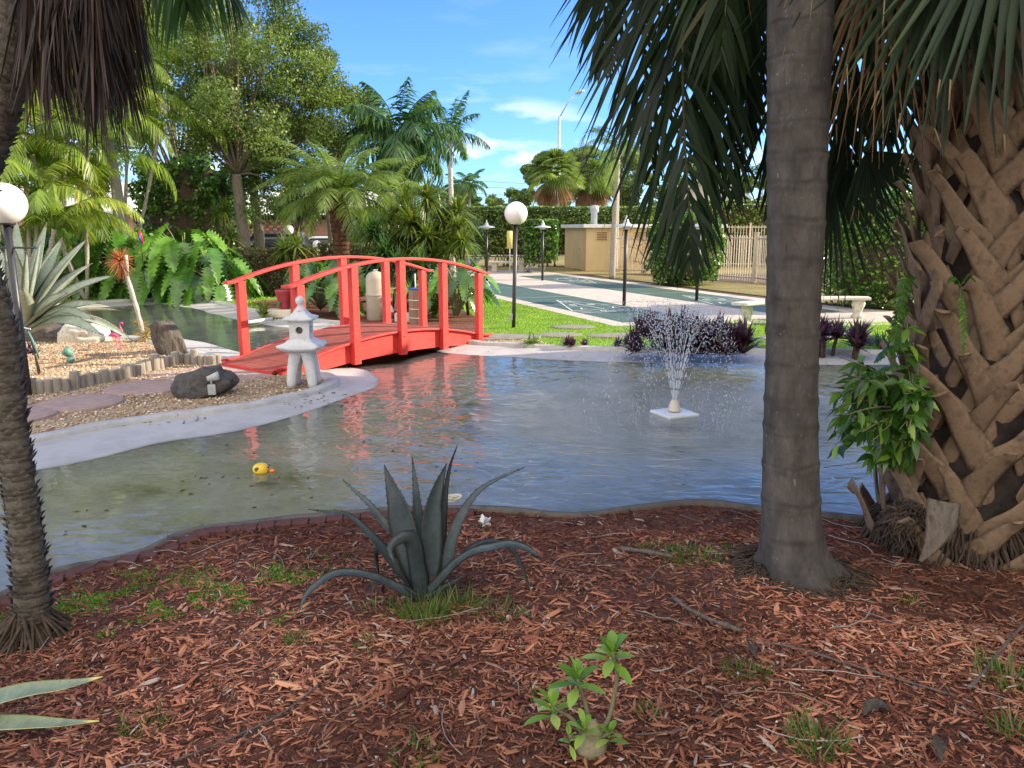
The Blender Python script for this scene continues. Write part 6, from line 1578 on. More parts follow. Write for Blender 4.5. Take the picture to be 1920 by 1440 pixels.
# litter: pale leaves, twigs, nuts
mb = MB(); n = 900; y = 1.7 + 3.4 * rng.random(n) ** .9; x = (rng.random(n) * 2 - 1) * 3.2; ok = in_view(x, y) & inside(mulch_poly, x, y) & (dist_to(near_s, x, y) > .12); x, y = x[ok], y[ok]; n = len(x)
leaves(mb, np.stack([x, y, Hm(x, y) + .018], 1), .022, nbias=(0, 0, 4), aspect=.5)
tag(mb.build('leaf_litter', M['litter']), label='pale dry leaf scraps lying on the bark', kind='stuff')
mb = MB(); n = 420; y = 1.7 + 2.8 * rng.random(n); x = (rng.random(n) * 2 - 1) * 3.; ok = in_view(x, y) & inside(mulch_poly, x, y); pebbles(mb, np.stack([x, y], 1)[ok], lambda a, b_: Hm(a, b_) + .012, .008, .018)
tag(mb.build('fallen_nuts', M['pebble']), label='small tan palm nuts scattered over the bark', kind='stuff')
mb = MB(); n = 240; y = 1.8 + 3.0 * rng.random(n); x = (rng.random(n) * 2 - 1) * 2.8
for k in range(n):
    if not in_view(np.array([x[k]]), np.array([y[k]]))[0] or not inside(mulch_poly, np.array([x[k]]), np.array([y[k]]))[0]: continue
    a = rng.random() * 6.28; L_ = .05 + .16 * rng.random() ** 2; u = np.linspace(-1, 1, 6); c_ = rng.normal() * .3
    pts = np.stack([x[k] + math.cos(a) * u * L_ - math.sin(a) * c_ * L_ * u * u, y[k] + math.sin(a) * u * L_ + math.cos(a) * c_ * L_ * u * u], 1)
    zz_ = Hm(pts[:, 0], pts[:, 1]) + .022 + .012 * rng.random(6); mb.tube(np.column_stack([pts, zz_]), .0012 + .0012 * rng.random(), 5, cap=False, rnd=rng.random())
tag(mb.build('fine_twigs', M['litter']), label='thin dry twigs and root threads over the bark', kind='stuff')
for path, r_, lb in (([(1262, 1128), (1290, 1150), (1330, 1170), (1390, 1192)], .010, 'thick tan stick on the bark in front of the ringed palm'), ([(1160, 1036), (1210, 1042), (1262, 1052)], .013, 'dark flat stick lying left of the ringed palm foot'),
                  ([(1918, 1180), (1885, 1215), (1850, 1262), (1815, 1300)], .007, 'grey twig leaning in from the right edge'), ([(1400, 1205), (1500, 1225), (1620, 1262), (1780, 1310)], .0045, 'long thin brown stem lying across the bark at right'), ([(1190, 1386), (1280, 1376), (1330, 1350), (1420, 1290)], .003, 'fine curved twig between the desert rose and the bright grass'),
                  ([(330, 1435), (440, 1390), (530, 1345), (600, 1290)], .004, 'thin twig slanting over the bark at lower left'), ([(1340, 1125), (1338, 1090), (1330, 1060)], .0025, 'fine pale upright straw left of the ringed palm'), ([(660, 1052), (760, 1090), (850, 1110), (960, 1150), (1000, 1165)], .003, 'thin straw stem passing behind the dark agave')):
    pts = np.array([G(x, y) + np.array([0, 0, r_ + .014]) for x, y in path]); pts = catmull(pts, .03); mb = MB(); mb.tube(pts, r_ * (1 + .15 * np.sin(np.arange(len(pts)) * 1.3)), 7)
    o = mb.build('fallen_stick', M['bark'], origin=tuple(pts[0])); tag(o, lb, 'stick')
# curled dark leaf by the agave and on the right
for px, py, lb in ((1410, 1232, 'dark curled dead leaf beside the bright grass tuft'), (708, 1110, 'dark reddish curled bark piece under the left agave leaf'), (1640, 1345, 'pale brown dead leaf on the bark at lower right'), (1760, 1420, 'bluish grey scrap on the bark at the lower right')):
    c_ = G(px, py); mb = MB(); thickleaf(mb, [(-.05, 0, .01), (-.02, .01, .03), (.02, 0, .032), (.055, -.01, .012)], [.01, .04, .045, .008], .003, (0, -.3, 1), chan=.3); o = mb.build('dead_leaf', M['rock_brown']); o.location = (c_[0], c_[1], c_[2] + .012); o.rotation_euler = (0, 0, rng.random() * 3); tag(o, lb, 'leaf')
# ------------------------------------------------------------ far-bank plants: strappy, lobed, purple
def rosette(ml, c, n, L, W, el=(.1, 1.4), droop=.5, prof=(.7, 1, .85, .5, .05), rnd=.5, fold=.3):
    az = rng.random(n) * 6.28; e_ = el[0] + (el[1] - el[0]) * rng.random(n) ** .8
    d_ = np.stack([np.cos(az) * np.cos(e_), np.sin(az) * np.cos(e_), np.sin(e_)], 1); sd = np.stack([-np.sin(az), np.cos(az), 0 * az], 1)
    blades(ml, np.asarray(c, float)[None] + d_ * L * .03, d_, sd, L * (.65 + .45 * rng.random(n)), W, prof, droop=droop * (.3 + rng.random(n)), fold=fold, rnd=np.clip(rnd + rng.normal(size=n) * .25, 0, 1))
def rhoeo(px, py, h, n_heads, spread, label, stems=False):
    g = P(px, py); t = thing('purple_plant', label, 'plant', (g[0], g[1] + .1, 0), group='purple oyster plants on the far bank')
    ml, ms = MB(), MB()
    for k in range(n_heads):
        o_ = np.array([(rng.random() * 2 - 1) * spread * 1.35, rng.normal() * spread * .35, h * (.12 + .55 * rng.random())]); 
        rosette(ml, o_, 40, .40 if h > .3 else .2, .06 if h > .3 else .035, (.0, 1.5), .25, (.8, 1, .75, .35, .03))
        if stems: ms.tube([(o_[0] * .7, o_[1], -.15), (o_[0] * .8, o_[1], o_[2] * .5), o_], [.028, .024, .02], 7)
    ml.build('foliage', M['rhoeo'], t)
    if stems: ms.build('stems', M['root'], t)
rhoeo(1264, 674, .66, 34, .42, 'broad dark purple clump behind the fountain jets, left part'); rhoeo(1352, 674, .58, 26, .28, 'dark purple clump between the fountain jets and the ringed palm stem')
rhoeo(1556, 668, .62, 6, .13, 'purple plant on stubby stems just right of the ringed palm stem', True); rhoeo(1602, 670, .52, 6, .12, 'purple plant on stubby stems, farther right beside the strappy grass', True)
rhoeo(1185, 656, .20, 3, .10, 'small purple plant on the rim left of the fountain clump'); rhoeo(1078, 654, .10, 4, .12, 'tiny purple seedling on the rim right of the strappy grass'); rhoeo(1150, 655, .10, 2, .08, 'sprig of purple leaves on the rim between small seedlings')
def strappy(px, py, L, n, label, mat='grass', W=.02, z=0., name='strappy_grass', spread=.06):
    g = P(px, py); ml = MB()
    for _ in range(3): rosette(ml, (rng.normal() * spread, rng.normal() * spread, z), n // 3, L, W, (.5, 1.5), .7)
    o = ml.build(name, M[mat]); o.location = (g[0], g[1], 0); return tag(o, label, 'plant')
strappy(998, 648, .36, 120, 'green strappy grass clump on the rim right of the bridge end', W=.016); strappy(1205, 656, .34, 120, 'dark green strappy clump on the rim left of the purple plants', 'palm_green', W=.022); strappy(1680, 655, .55, 160, 'dark green strappy clump beyond the water, left of the big palm', 'palm_green', W=.026); strappy(1640, 650, .4, 100, 'finer strappy clump beside the purple plants', 'palm_green', W=.02)
strappy(495, 596, .62, 60, 'yellow-green strappy plant in front of the dark red pot', 'dracaena', W=.05); strappy(60, 666, .35, 50, 'small grey-green spiky rosette on the gravel under the giant agave', 'rhoeo', W=.03)

def lobed_leaf(ml, b_, d_, up, L, W, droop, rnd):
    K = 19; prof = []
    for k in range(K):
        t = k / (K - 1); env = math.sin(PI * min(1, t * .92 + .08)) ** .55 * (1 - .35 * t); prof.append(env * (1.0 if k % 2 else .50))
    prof[0] = .12; prof[-1] = .02
    N = len(b_); blades(ml, b_, d_, np.cross(d_, up), L, W, prof, droop=droop, fold=.22, mid=True, rnd=rnd)
def philodendron(px, py, Y, h, n, L, label, spread=.8, zlo=.2):
    g = PY(px, py, Y); t = thing('philodendron', label, 'shrub', (g[0], g[1], 0), group='big leaved philodendrons round the back pond')
    n = int(n * (1.7 if Y > 21 else 1.2)); L = L * .88
    ms, ml = MB(), MB(); az = rng.random(n) * 6.28; el = .1 + 1.2 * rng.random(n); pl = h * (.75 + .35 * rng.random(n))
    tips = np.stack([np.cos(az) * np.cos(el) * pl * spread, np.sin(az) * np.cos(el) * pl * spread, zlo + np.sin(el) * pl], 1)
    for k in range(n):
        ms.tube(catmull([(0, 0, zlo * .5), tips[k] * np.array([.4, .4, .7]) + np.array([0, 0, .05]), tips[k]], .2), .016, 5)
    out = nrm(np.stack([np.cos(az), np.sin(az), np.full(n, -.9)], 1) + rng.normal(size=(n, 3)) * .3); up = np.stack([np.cos(az) * .7, np.sin(az) * .7 - .25, np.full(n, .7)], 1) + rng.normal(size=(n, 3)) * .2
    lobed_leaf(ml, tips - out * (L * .12), out, up, L * (.75 + .4 * rng.random(n)), L * .62, .25 + .4 * rng.random(n), rng.random(n))
    ms.build('stalks', M['stem_green'], t); ml.build('leaves', M['philo'], t)
for px, py, Y, h, n, L, lb in ((165, 560, 22.5, 1.6, 34, .95, 'philodendron at the left end of the row, behind the giant agave tips'), (235, 560, 22.4, 1.75, 40, 1.05, 'philodendron behind the rusty tufted stem'), (300, 560, 22.0, 1.5, 36, 1.0, 'philodendron in the middle of the row, its leaves touching the back pond'),
                            (352, 560, 21.8, 1.7, 40, 1.1, 'tallest glossy philodendron of the row, right of its middle'), (395, 560, 21.4, 1.35, 32, .95, 'philodendron at the right end of the row, next to the brown hedge'), (110, 560, 23.2, 1.5, 26, .9, 'philodendron mostly hidden behind the giant agave'),
                            (600, 560, 17.6, 1.05, 26, .62, 'philodendron behind the left half of the red bridge'), (645, 560, 17.2, 1.1, 30, .66, 'philodendron between the feathery palm stem and the beige tank'), (858, 560, 16.3, 1.05, 26, .52, 'philodendron at the lawn end of the red bridge'), (835, 560, 16.8, 1.0, 22, .5, 'philodendron behind the brown filter cylinder'), (592, 520, 19.8, 1.0, 20, .7, 'dark philodendron left of the feathery palm')):
    philodendron(px, py, Y, h, n, L, lb)

def dracaena(px, Y, heads, label, L=.62, W=.05, n=190, stemr=.03, mat='dracaena'):
    g = PY(px, 500, Y); t = thing('dracaena', label, 'shrub', (g[0], g[1], 0), group='strap leaved dracaenas behind the bridge')
    ms, ml = MB(), MB()
    for hx, hy, dy in heads:
        p_ = PY(hx, hy, Y + dy) - np.array([g[0], g[1], 0])
        ms.tube(catmull([(p_[0] * .2, p_[1] * .4, 0), (p_[0] * .6, p_[1] * .8, p_[2] * .5), tuple(p_)], .3), stemr, 6); rosette(ml, p_, n, L, W, (-.5, 1.45), .55, (.6, 1, .85, .5, .04))
    ms.build('stems', M['root'], t); ml.build('foliage', M[mat], t)
dracaena(800, 18.0, [(800, 372, 0), (770, 420, -.3), (832, 415, .2), (800, 450, -.5), (745, 460, -.2), (845, 465, 0), (760, 385, .5), (815, 485, -.5), (785, 440, .3), (858, 400, .2), (775, 470, .1), (830, 445, .4), (740, 425, .5)], 'tall strap leaved dracaena clump behind the right half of the red bridge', .78)
dracaena(730, 17.2, [(722, 475, 0), (700, 440, .3), (745, 505, -.2), (705, 500, 0), (790, 505, -.3)], 'lower dark dracaena clump behind the middle of the red bridge', .72, mat='palm_green')
dracaena(880, 17.2, [(868, 455, 0), (858, 430, .4)], 'small dracaena at the right end of the strap leaved clump', .55)
dracaena(415, 25, [(420, 396, 0), (404, 405, .5)], 'thin stemmed dracaena head above the blue car', .75, .05, 80)
dracaena(433, 24, [(432, 447, 0)], 'low spiky dracaena left of the first tree trunk', .7, .05, 80)
dracaena(556, 22, [(556, 462, 0), (535, 470, .3)], 'spiky rosette plant in front of the small globe lamp behind the hedge', .8, .045, 110)

# ------------------------------------------------------------ hedges and round bushes
def hedge(name, label, x0, x1, y0, y1, h, n, size, mat, rz=0., loc=None, cat='hedge', round_=False, lump=.12, zlo=0.0, stems=True):
    cx, cy = (x0 + x1) / 2, (y0 + y1) / 2; t = thing(name, label, cat, (cx, cy, 0), rz); hx, hy = (x1 - x0) / 2, (y1 - y0) / 2
    if round_:
        u = rng.normal(size=(n, 3)); u = nrm(u); u[:, 2] = np.abs(u[:, 2]) * np.where(rng.random(n) < .35, -1, 1); r_ = (1 + lump * np.sin(u[:, 0] * 9 + 1) * np.cos(u[:, 2] * 8) + .06 * np.sin(u[:, 1] * 17)) * (1 - .22 * rng.random(n) ** 2.2)
        c_ = np.sign(u) * np.abs(u) ** .78 * np.array([hx, hy, h / 2]) * r_[:, None] + np.array([0, 0, h / 2]); c_ = c_[c_[:, 2] > zlo]
        core = MB(); core.lathe([(max(.01, .86 * math.cos(a) ** .6), h / 2 + h * .43 * math.sin(a)) for a in np.linspace(-1.5, 1.5, 14)], 20); co = core.build('inner_branches', M['root'], t); co.scale = (hx, hy, 1)
    else:
        area = np.array([2 * hx * h, 2 * hx * h * .3, 2 * hy * h, 2 * hy * h, 4 * hx * hy]); pick = rng.choice(5, n, p=area / area.sum()); a, b_ = rng.random(n) * 2 - 1, rng.random(n); dep = rng.random(n) ** 2 * .22 + lump * .5 * np.sin(a * hx * 5) * np.sin(b_ * h * 4 + 1) * .6
        x = np.where(pick < 2, a * hx, np.where(pick == 2, -hx + dep, np.where(pick == 3, hx - dep, a * hx))); y = np.where(pick == 0, -hy + dep, np.where(pick == 1, hy - dep, np.where(pick == 4, (b_ * 2 - 1) * hy, a * hy))); z = np.where(pick == 4, h - dep * .5, b_ * h)
        c_ = np.stack([x, y, z], 1); c_ = c_[(c_[:, 2] > zlo + .25 * rng.random(len(c_)) ** .5 * (zlo > 0) + .3 * zlo * np.sin(c_[:, 0] * 2.2)) ]
        core = MB(); core.box((0, 0, (h + zlo) / 2 - .06), (2 * hx - .5, 2 * hy - .5, h - zlo - .25)); core.build('inner_branches', M['root'], t, smooth=False)
    ml = MB(); leaves(ml, c_, size, nbias=(.3, -.6, .7), aspect=.6); ml.build('foliage', M[mat], t)
    if stems and zlo > 0:
        ms = MB()
        for k in range(int(2 * hx / .55)):
            x_ = -hx + .3 + k * .55 + rng.normal() * .1
            for s_ in range(3): ms.tube([(x_ + rng.normal() * .05, rng.normal() * .1, 0), (x_ + rng.normal() * .15, -hy * .5 * rng.random(), zlo * .7), (x_ + rng.normal() * .35, -hy * rng.random(), zlo * 1.6)], [.035, .03, .015], 5)
        ms.build('stems', M['white_trunk'], t)
    return t
xa, xb = PY(640, 400, 41)[0], PY(1225, 400, 41)[0]
hedge('tall_hedge', 'tall clipped green hedge running behind the courts and the tan shed', xa, xb, 40.2, 41.8, 3.02, 30000, .16, 'hedge_leaf', zlo=.55)
hedge('tall_hedge', 'sunlit yellow-green hedge beyond the beige fences on the right', PY(1225, 400, 41.5)[0], PY(1760, 400, 41.5)[0] + 3, 41, 42.5, 3.35, 16000, .18, 'hedge_leaf')
hedge('tree_hedge', 'short dark leafy end of the hedge against the left wall of the tan shed', PY(985, 400, 34.6)[0], PY(1046, 400, 34.6)[0], 34.3, 35.8, 2.3, 5000, .15, 'bush_leaf', zlo=.35)
hedge('low_hedge', 'low clipped brownish hedge between the tree trunks and the red bridge', PY(430, 480, 22.6)[0], PY(602, 480, 22.6)[0], 22.2, 23.4, 1.36, 9000, .075, 'low_hedge_leaf')
hedge('low_hedge', 'shady end of the low hedge behind the feathery palm stem', PY(602, 480, 23)[0], PY(720, 480, 23)[0], 22.6, 23.6, 1.5, 5000, .085, 'low_hedge_leaf')
c_ = P(1284, 535); hedge('round_bush', 'dark rounded bush half hidden by the drooping frond, beside the beige fence', c_[0] - 1.25, c_[0] + 1.25, c_[1] - .9, c_[1] + 1.1, 2.45, 11000, .11, 'bush_leaf', round_=True, cat='bush')
c_ = P(1648, 578); hedge('round_bush', 'big glossy rounded bush between the ringed palm stem and the lattice trunk', c_[0] - 1.32, c_[0] + 1.5, c_[1] - .8, c_[1] + 1.6, 2.85, 16000, .10, 'bush_leaf', round_=True, cat='bush', lump=.1)
# low leafy mass at the back left, under the palms
for px, Y, hw, h, lb in ((90, 25.5, 2.2, 1.9, 'leafy shrub under the yellowish palms at the far left'), (235, 26.5, 2.0, 1.7, 'leafy shrub between the pale palm stem and the philodendrons'), (365, 29, 2.4, 4.4, 'tall dark leafy shrub left of the tree trunks, hiding part of the brick house')):
    x_ = PY(px, 450, Y)[0]; hedge('leafy_shrub', lb, x_ - hw * .8, x_ + hw * .8, Y - 1, Y + 1, h, 5200 if h < 4 else 11000, .17, 'far_leaf' if h < 4 else 'bush_leaf', round_=True, cat='shrub', lump=.25)

# bare twiggy shrub by the shed
g = P(1222, 515); t = thing('bare_shrub', 'bare twiggy shrub in front of the tan shed', 'shrub', (g[0], g[1], 0)); mb = MB()
def twig(mb, p, d, L, r, depth):
    e_ = p + d * L; mb.tube([p, (p + e_) / 2 + rng.normal(size=3) * L * .08, e_], [r, r * .8, r * .6], 4, cap=False)
    if depth:
        for _ in range(3): twig(mb, e_, nrm(d + rng.normal(size=3) * .6), L * .72, r * .6, depth - 1)
for k in range(3): twig(mb, np.zeros(3), nrm(np.array([rng.normal() * .5, rng.normal() * .3, 1.])), .75, .035, 4)
mb.build('branches', M['rust'], t)
mb = MB(); g = P(1205, 512); mb.tube([(0, 0, 0), (.12, 0, .6), (.30, 0, 1.3)], [.08, .07, .05], 8); o = mb.build('leaning_stump', M['bark']); o.location = (g[0], g[1], 0); tag(o, 'short leaning bare trunk on the dry grass by the fence', 'stump')

# ------------------------------------------------------------ palms beyond the pond
def palm(name, label, loc, H, nf, L, ll, mat, el=(.2, 1.35), curl=(1.2, 1.9), r=(.11, .08), n=34, wd=.035, droop=.45, lean=(0, 0), trunk=None, vee=.2, group=None, jit=.06, cat='palm tree', zbot=0.0, shag=False, jitf=1.0):
    t = thing(name, label, cat, tuple(loc), group=group); tp = np.array([lean[0], lean[1], H]); u = np.linspace(0, 1, 26)
    pts = np.stack([lean[0] * u ** 1.4, lean[1] * u ** 1.4, zbot + (H - zbot) * u], 1); rr_ = r[0] + (r[1] - r[0]) * u
    mb = MB(); mb.tube(pts, rr_ * (1 + .05 * np.sin(np.arange(26) * 2.6)), 12)
    if shag:
        n_ = 700; k = (rng.random(n_) ** .7 * 25).astype(int); a = rng.random(n_) * 6.28; o_ = np.stack([np.cos(a), np.sin(a), np.full(n_, .8)], 1); blades(mb, pts[k] + o_ * rr_[k][:, None] * .7, o_, np.stack([-np.sin(a), np.cos(a), 0 * a], 1), .14, .07, [1, .8, .2], droop=.1)
    mb.build('trunk', trunk or M['white_trunk'], t)
    mr, ml = MB(), MB()
    for k in range(nf):
        f_ = k / max(1, nf - 1); e_ = el[1] - (el[1] - el[0]) * f_ + rng.normal() * .10; az = k * 2.399 + rng.normal() * .2
        frond(ml, ml, tp, az, e_, L * (.85 + .25 * rng.random()), curl[0] + (curl[1] - curl[0]) * f_, ll, n=n, wd=wd, droop=droop, vee=vee, rnd=.25 + .5 * rng.random(), r0=.02, jit=jit)
    ml.build('crown', M[mat], t); return t
def clump(label, px, Y, stems, L, ll, mat='areca', nf=7, name='areca_palm'):
    g = PY(px, 450, Y); t = thing(name, label, 'palm tree', (g[0], g[1], 0), group='yellowish feathery palm clumps at the back left')
    for sx, sy, H in stems:
        ms = MB(); u = np.linspace(0, 1, 14); pts = np.stack([sx * u ** .8, sy * u, H * u], 1); ms.tube(pts, .05 + .012 * np.sin(np.arange(14) * 3), 8); ms.build('stem', M['palm_bark'], t)
        ml = MB()
        for k in range(nf):
            az = k * 2.4 + rng.random(); frond(ml, ml, pts[-1], az, 1.25 - .85 * k / nf + rng.normal() * .12, L * (.8 + .35 * rng.random()), 1.7 + .7 * rng.random(), ll, n=44, wd=.042, droop=.5, vee=.30, rnd=.2 + .6 * rng.random(), r0=.022)
        ml.build('crown', M[mat], t)
clump('yellowish feathery palm clump behind the left globe lamp', 45, 19.5, [(-.5, 0, 2.2), (.3, .3, 2.8), (.9, -.2, 1.9), (0, .5, 4.2), (-.9, .2, 3.6)], 2.5, .52)
clump('bright feathery palm clump right of the left globe lamp, arching before the low house', 150, 21, [(-.8, .2, 2.2), (.3, .1, 3.6), (.2, .6, 4.6), (-.9, -.2, 3.8)], 2.7, .55)
clump('taller feathery palm clump behind the pale palm stem', 215, 23.5, [(-.8, 0, 4.9), (.7, .2, 5.6), (0, .4, 6.8), (1.6, .1, 4.8), (-1.6, .3, 6.2)], 2.8, .55)
clump('shaded feathery palm clump at the far left edge', -40, 22, [(-.5, 0, 3.0), (.8, .3, 4.2), (.2, -.2, 5.5), (1.6, .2, 6.6)], 2.7, .55)
clump('upper feathery palm clump filling the top left behind the dead fronds', 110, 27, [(-1.4, 0, 6.2), (.7, .2, 7.4), (0, .4, 8.4), (1.8, .1, 6.8), (2.8, .3, 8.2)], 3.0, .6)
g = PY(237, 440, 25); palm('slender_palm', 'pale slender palm stem rising beside the low house porch', (g[0], g[1], 0), 6.4, 11, 2.4, .55, 'areca', lean=(-.45, 0), r=(.20, .12))
g = PY(641, 440, 19.0); palm('feathery_date_palm', 'short feathery palm with shaggy reddish brown trunk behind the red bridge', (g[0], g[1], 0), 2.62, 46, 2.0, .42, 'date_green', el=(.05, 1.45), curl=(1.1, 1.55), r=(.12, .25), n=54, wd=.020, droop=.35, trunk=M['shag'], lean=(-.06, 0), vee=.12, shag=True, jit=.09)
g = PY(738, 440, 26.0); palm('fishtail_palm', 'dark green bushy palm with broad stiff fronds, left of the slim palm', (g[0], g[1], 0), 4.8, 24, 2.3, .72, 'palm_green', el=(-.35, 1.35), curl=(.9, 1.9), r=(.12, .10), n=46, wd=.070, droop=.5, lean=(.25, 0), vee=.45, jit=.28)
g = PY(715, 440, 24.0); palm('fishtail_palm', 'smaller drooping palm head below the dark bushy palm', (g[0], g[1], 0), 3.0, 9, 1.8, .5, 'date_green', el=(-.1, 1.2), n=30, wd=.05, lean=(.3, 0))
g = PY(848, 400, 33.0); palm('slim_palm', 'slim pale stemmed palm standing alone above the tall hedge', (g[0], g[1], 0), 5.75, 12, 1.9, .5, 'palm_green', el=(-.15, 1.35), curl=(.5, 1.3), r=(.12, .09), n=34, wd=.055, droop=.42, lean=(-.08, 0), vee=.42, jit=.2)
g = PY(1148, 512, 30.4); palm('slim_palm', 'slim grey palm stem in front of the tan shed with a sparse crown', (g[0], g[1], 0), 4.5, 8, 2.2, .45, 'date_green', el=(-.1, 1.2), curl=(.6, 1.5), r=(.12, .09), n=26, wd=.045, lean=(.1, 0), trunk=M['palm_bark'])
g = PY(1156, 400, 36); palm('slim_palm', 'thicker pale palm stem behind the slim grey one', (g[0], g[1], 0), 5.6, 9, 2.0, .45, 'palm_green', el=(.0, 1.2), r=(.13, .10), n=26, wd=.04, trunk=M['palm_bark'])
for px, py, Y, lb in ((880, 345, 62, 'distant palm above the hedge, right of the slim palm'), (862, 352, 64, 'distant palm just left of its twin above the hedge'), (834, 372, 60, 'small distant dark palm left of the slim palm')):
    g = PY(px, py, Y); palm('distant_palm', lb, (g[0], g[1], 0), g[2], 13, 1.9, .6, 'palm_green', el=(-.4, 1.3), r=(.12, .10), n=16, wd=.12, droop=.4, group='distant palms on the skyline')
def sabal_far(px, py, Y, R_, label):
    g = PY(px, py, Y); t = thing('sabal_palm', label, 'palm tree', (g[0], g[1], 0), group='round headed fan palms behind the hedge'); mb = MB(); mb.tube([(0, 0, 0), (0, 0, g[2] - .3)], [.22, .2], 10); mb.build('trunk', M['palm_bark'], t)
    def heads(n, lo, hi, L0):
        ml = MB()
        for k in range(n):
            az = rng.random() * 6.28; e_ = lo + (hi - lo) * rng.random(); d_ = np.array([math.cos(az) * math.cos(e_), math.sin(az) * math.cos(e_), math.sin(e_)]); c_ = np.array([0, 0, g[2]]) + d_ * R_ * .48; m_ = 14; a = np.linspace(-1.2, 1.2, m_)
            sd = nrm(np.cross(d_, [0, 0, 1.]) + 1e-3); dd = d_[None] * np.cos(a)[:, None] + sd[None] * np.sin(a)[:, None]; blades(ml, np.repeat(c_[None], m_, 0), dd, np.cross(dd, d_) + sd * .3, R_ * L0, .10, [.5, 1, .6, .1], droop=.45, rnd=np.full(m_, rng.random()))
        return ml
    heads(95, -.45, 1.5, .55).build('crown', M['date_green'], t); heads(30, -1.3, -.7, .5).build('dead_skirt', leafmat('skirt' + str(px), [(0, (.14, .08, .045)), (1, (.30, .19, .11))], .2, .8), t)
sabal_far(1040, 325, 50, 2.05, 'round headed fan palm with rusty skirt, in front of the street lamp'); sabal_far(1112, 338, 53, 1.9, 'round headed fan palm right of its twin, behind the shed vent pipe')
# dried plume of a palm
g = PY(1118, 255, 31); t = thing('dry_palm_plume', 'drooping dry brown palm plume hanging over the shed roof', 'palm frond', tuple(g)); ml = MB()
frond(ml, ml, None, 0, 0, 0, 0, .35, n=60, wd=.02, vee=0, droop=.6, path=[PY(1165, 400, 31.5), PY(1160, 262, 31), PY(1120, 240, 31), PY(1092, 262, 31), PY(1098, 320, 31), PY(1112, 350, 31)], rnd=.5, r0=.02); ml.build('plume', M['dead_frond'], t, world=True)

# ------------------------------------------------------------ broadleaf trees
def tree(name, label, loc, H, crown_c, crown_r, n_leaf, size, mat, r0=.25, puffs=26, lean=(0, 0), group=None, open_=.55, seedv=0):
    t = thing(name, label, 'tree', tuple(loc), group=group); cc = np.array(crown_c, float); cr_ = np.array(crown_r, float); fork = np.array([lean[0], lean[1], H])
    mt = MB(); u = np.linspace(0, 1, 12); mt.tube(np.stack([lean[0] * u + .05 * np.sin(u * 5), lean[1] * u, H * u], 1), r0 * (1.25 - .45 * u) * (1 + .04 * np.sin(u * 30)), 14); mt.build('trunk', M['bark'], t)
    mlb, ml = MB(), MB(); P_ = []
    for k in range(puffs):
        d_ = nrm(rng.normal(size=3)); p_ = cc + d_ * cr_ * (.35 + .65 * rng.random() ** .5); P_.append(p_)
        m_ = fork * .5 + p_ * .5 + rng.normal(size=3) * .3 + np.array([0, 0, .3]); pts = catmull([fork, m_, p_], .35); mlb.tube(pts, np.linspace(r0 * .26, r0 * .04, len(pts)), 6)
    mlb.build('limbs', M['bark'], t)
    P_ = np.array(P_); k = rng.integers(0, puffs, n_leaf); rad_ = (.30 if puffs < 60 else .21) * cr_.mean() * (.7 + .6 * rng.random(puffs)); u_ = nrm(rng.normal(size=(n_leaf, 3))) * (rng.random(n_leaf) ** .42)[:, None] * rad_[k][:, None] * np.array([1.1, 1.1, .72])
    c_ = P_[k] + u_; tone = rng.random(puffs); leaves(ml, c_, size, nbias=(0, 0, .5), aspect=.55, rnd=np.clip(.3 * tone[k] + .7 * rng.random(n_leaf), 0, 1)); ml.build('crown', M[mat], t); return t
def tree_px(name, label, px, Y, H, boxpx, depth, n, size, mat, **kw):
    x0, x1, y0, y1 = boxpx; b_ = PY(px, 450, Y); a = PY(x0, y1, Y); c_ = PY(x1, y0, Y); cen = (a + c_) / 2
    return tree(name, label, (b_[0], Y, 0), H, (cen[0] - b_[0], 0, cen[2]), (abs(c_[0] - a[0]) / 2, depth, abs(c_[2] - a[2]) / 2), n, size, mat, **kw)
tree_px('oak_tree', 'large leafy tree on a straight trunk, left one of the pair behind the low hedge', 455, 25, 3.6, (365, 560, -150, 400), 2.8, 42000, .10, 'oak_leaf', r0=.18, puffs=78)
tree_px('oak_tree', 'large leafy tree on a straight trunk, right one of the pair behind the low hedge', 484, 26.5, 3.8, (430, 660, 30, 400), 2.8, 40000, .10, 'oak_leaf', r0=.16, puffs=78)
tree_px('oak_tree', 'smaller loose tree reaching to the fan of the dark bushy palm', 620, 28, 3.4, (560, 715, 150, 300), 1.8, 11000, .10, 'oak_leaf', r0=.12, puffs=16)
tree_px('oak_tree', 'shaded tree between the feathery palm clumps and the trunk pair', 345, 31, 3.0, (240, 430, -60, 380), 2.4, 26000, .13, 'oak_leaf', r0=.22, puffs=30)
tree_px('oak_tree', 'dense backdrop tree behind the feathery palms at the far left', 120, 36, 3.5, (-60, 300, -40, 360), 3.5, 30000, .18, 'far_leaf', r0=.25, puffs=34)
tree_px('oak_tree', 'small tree in the gap behind the feathery date palm', 560, 33, 1.8, (510, 640, 300, 420), 1.8, 12000, .13, 'far_leaf', r0=.12, puffs=16)
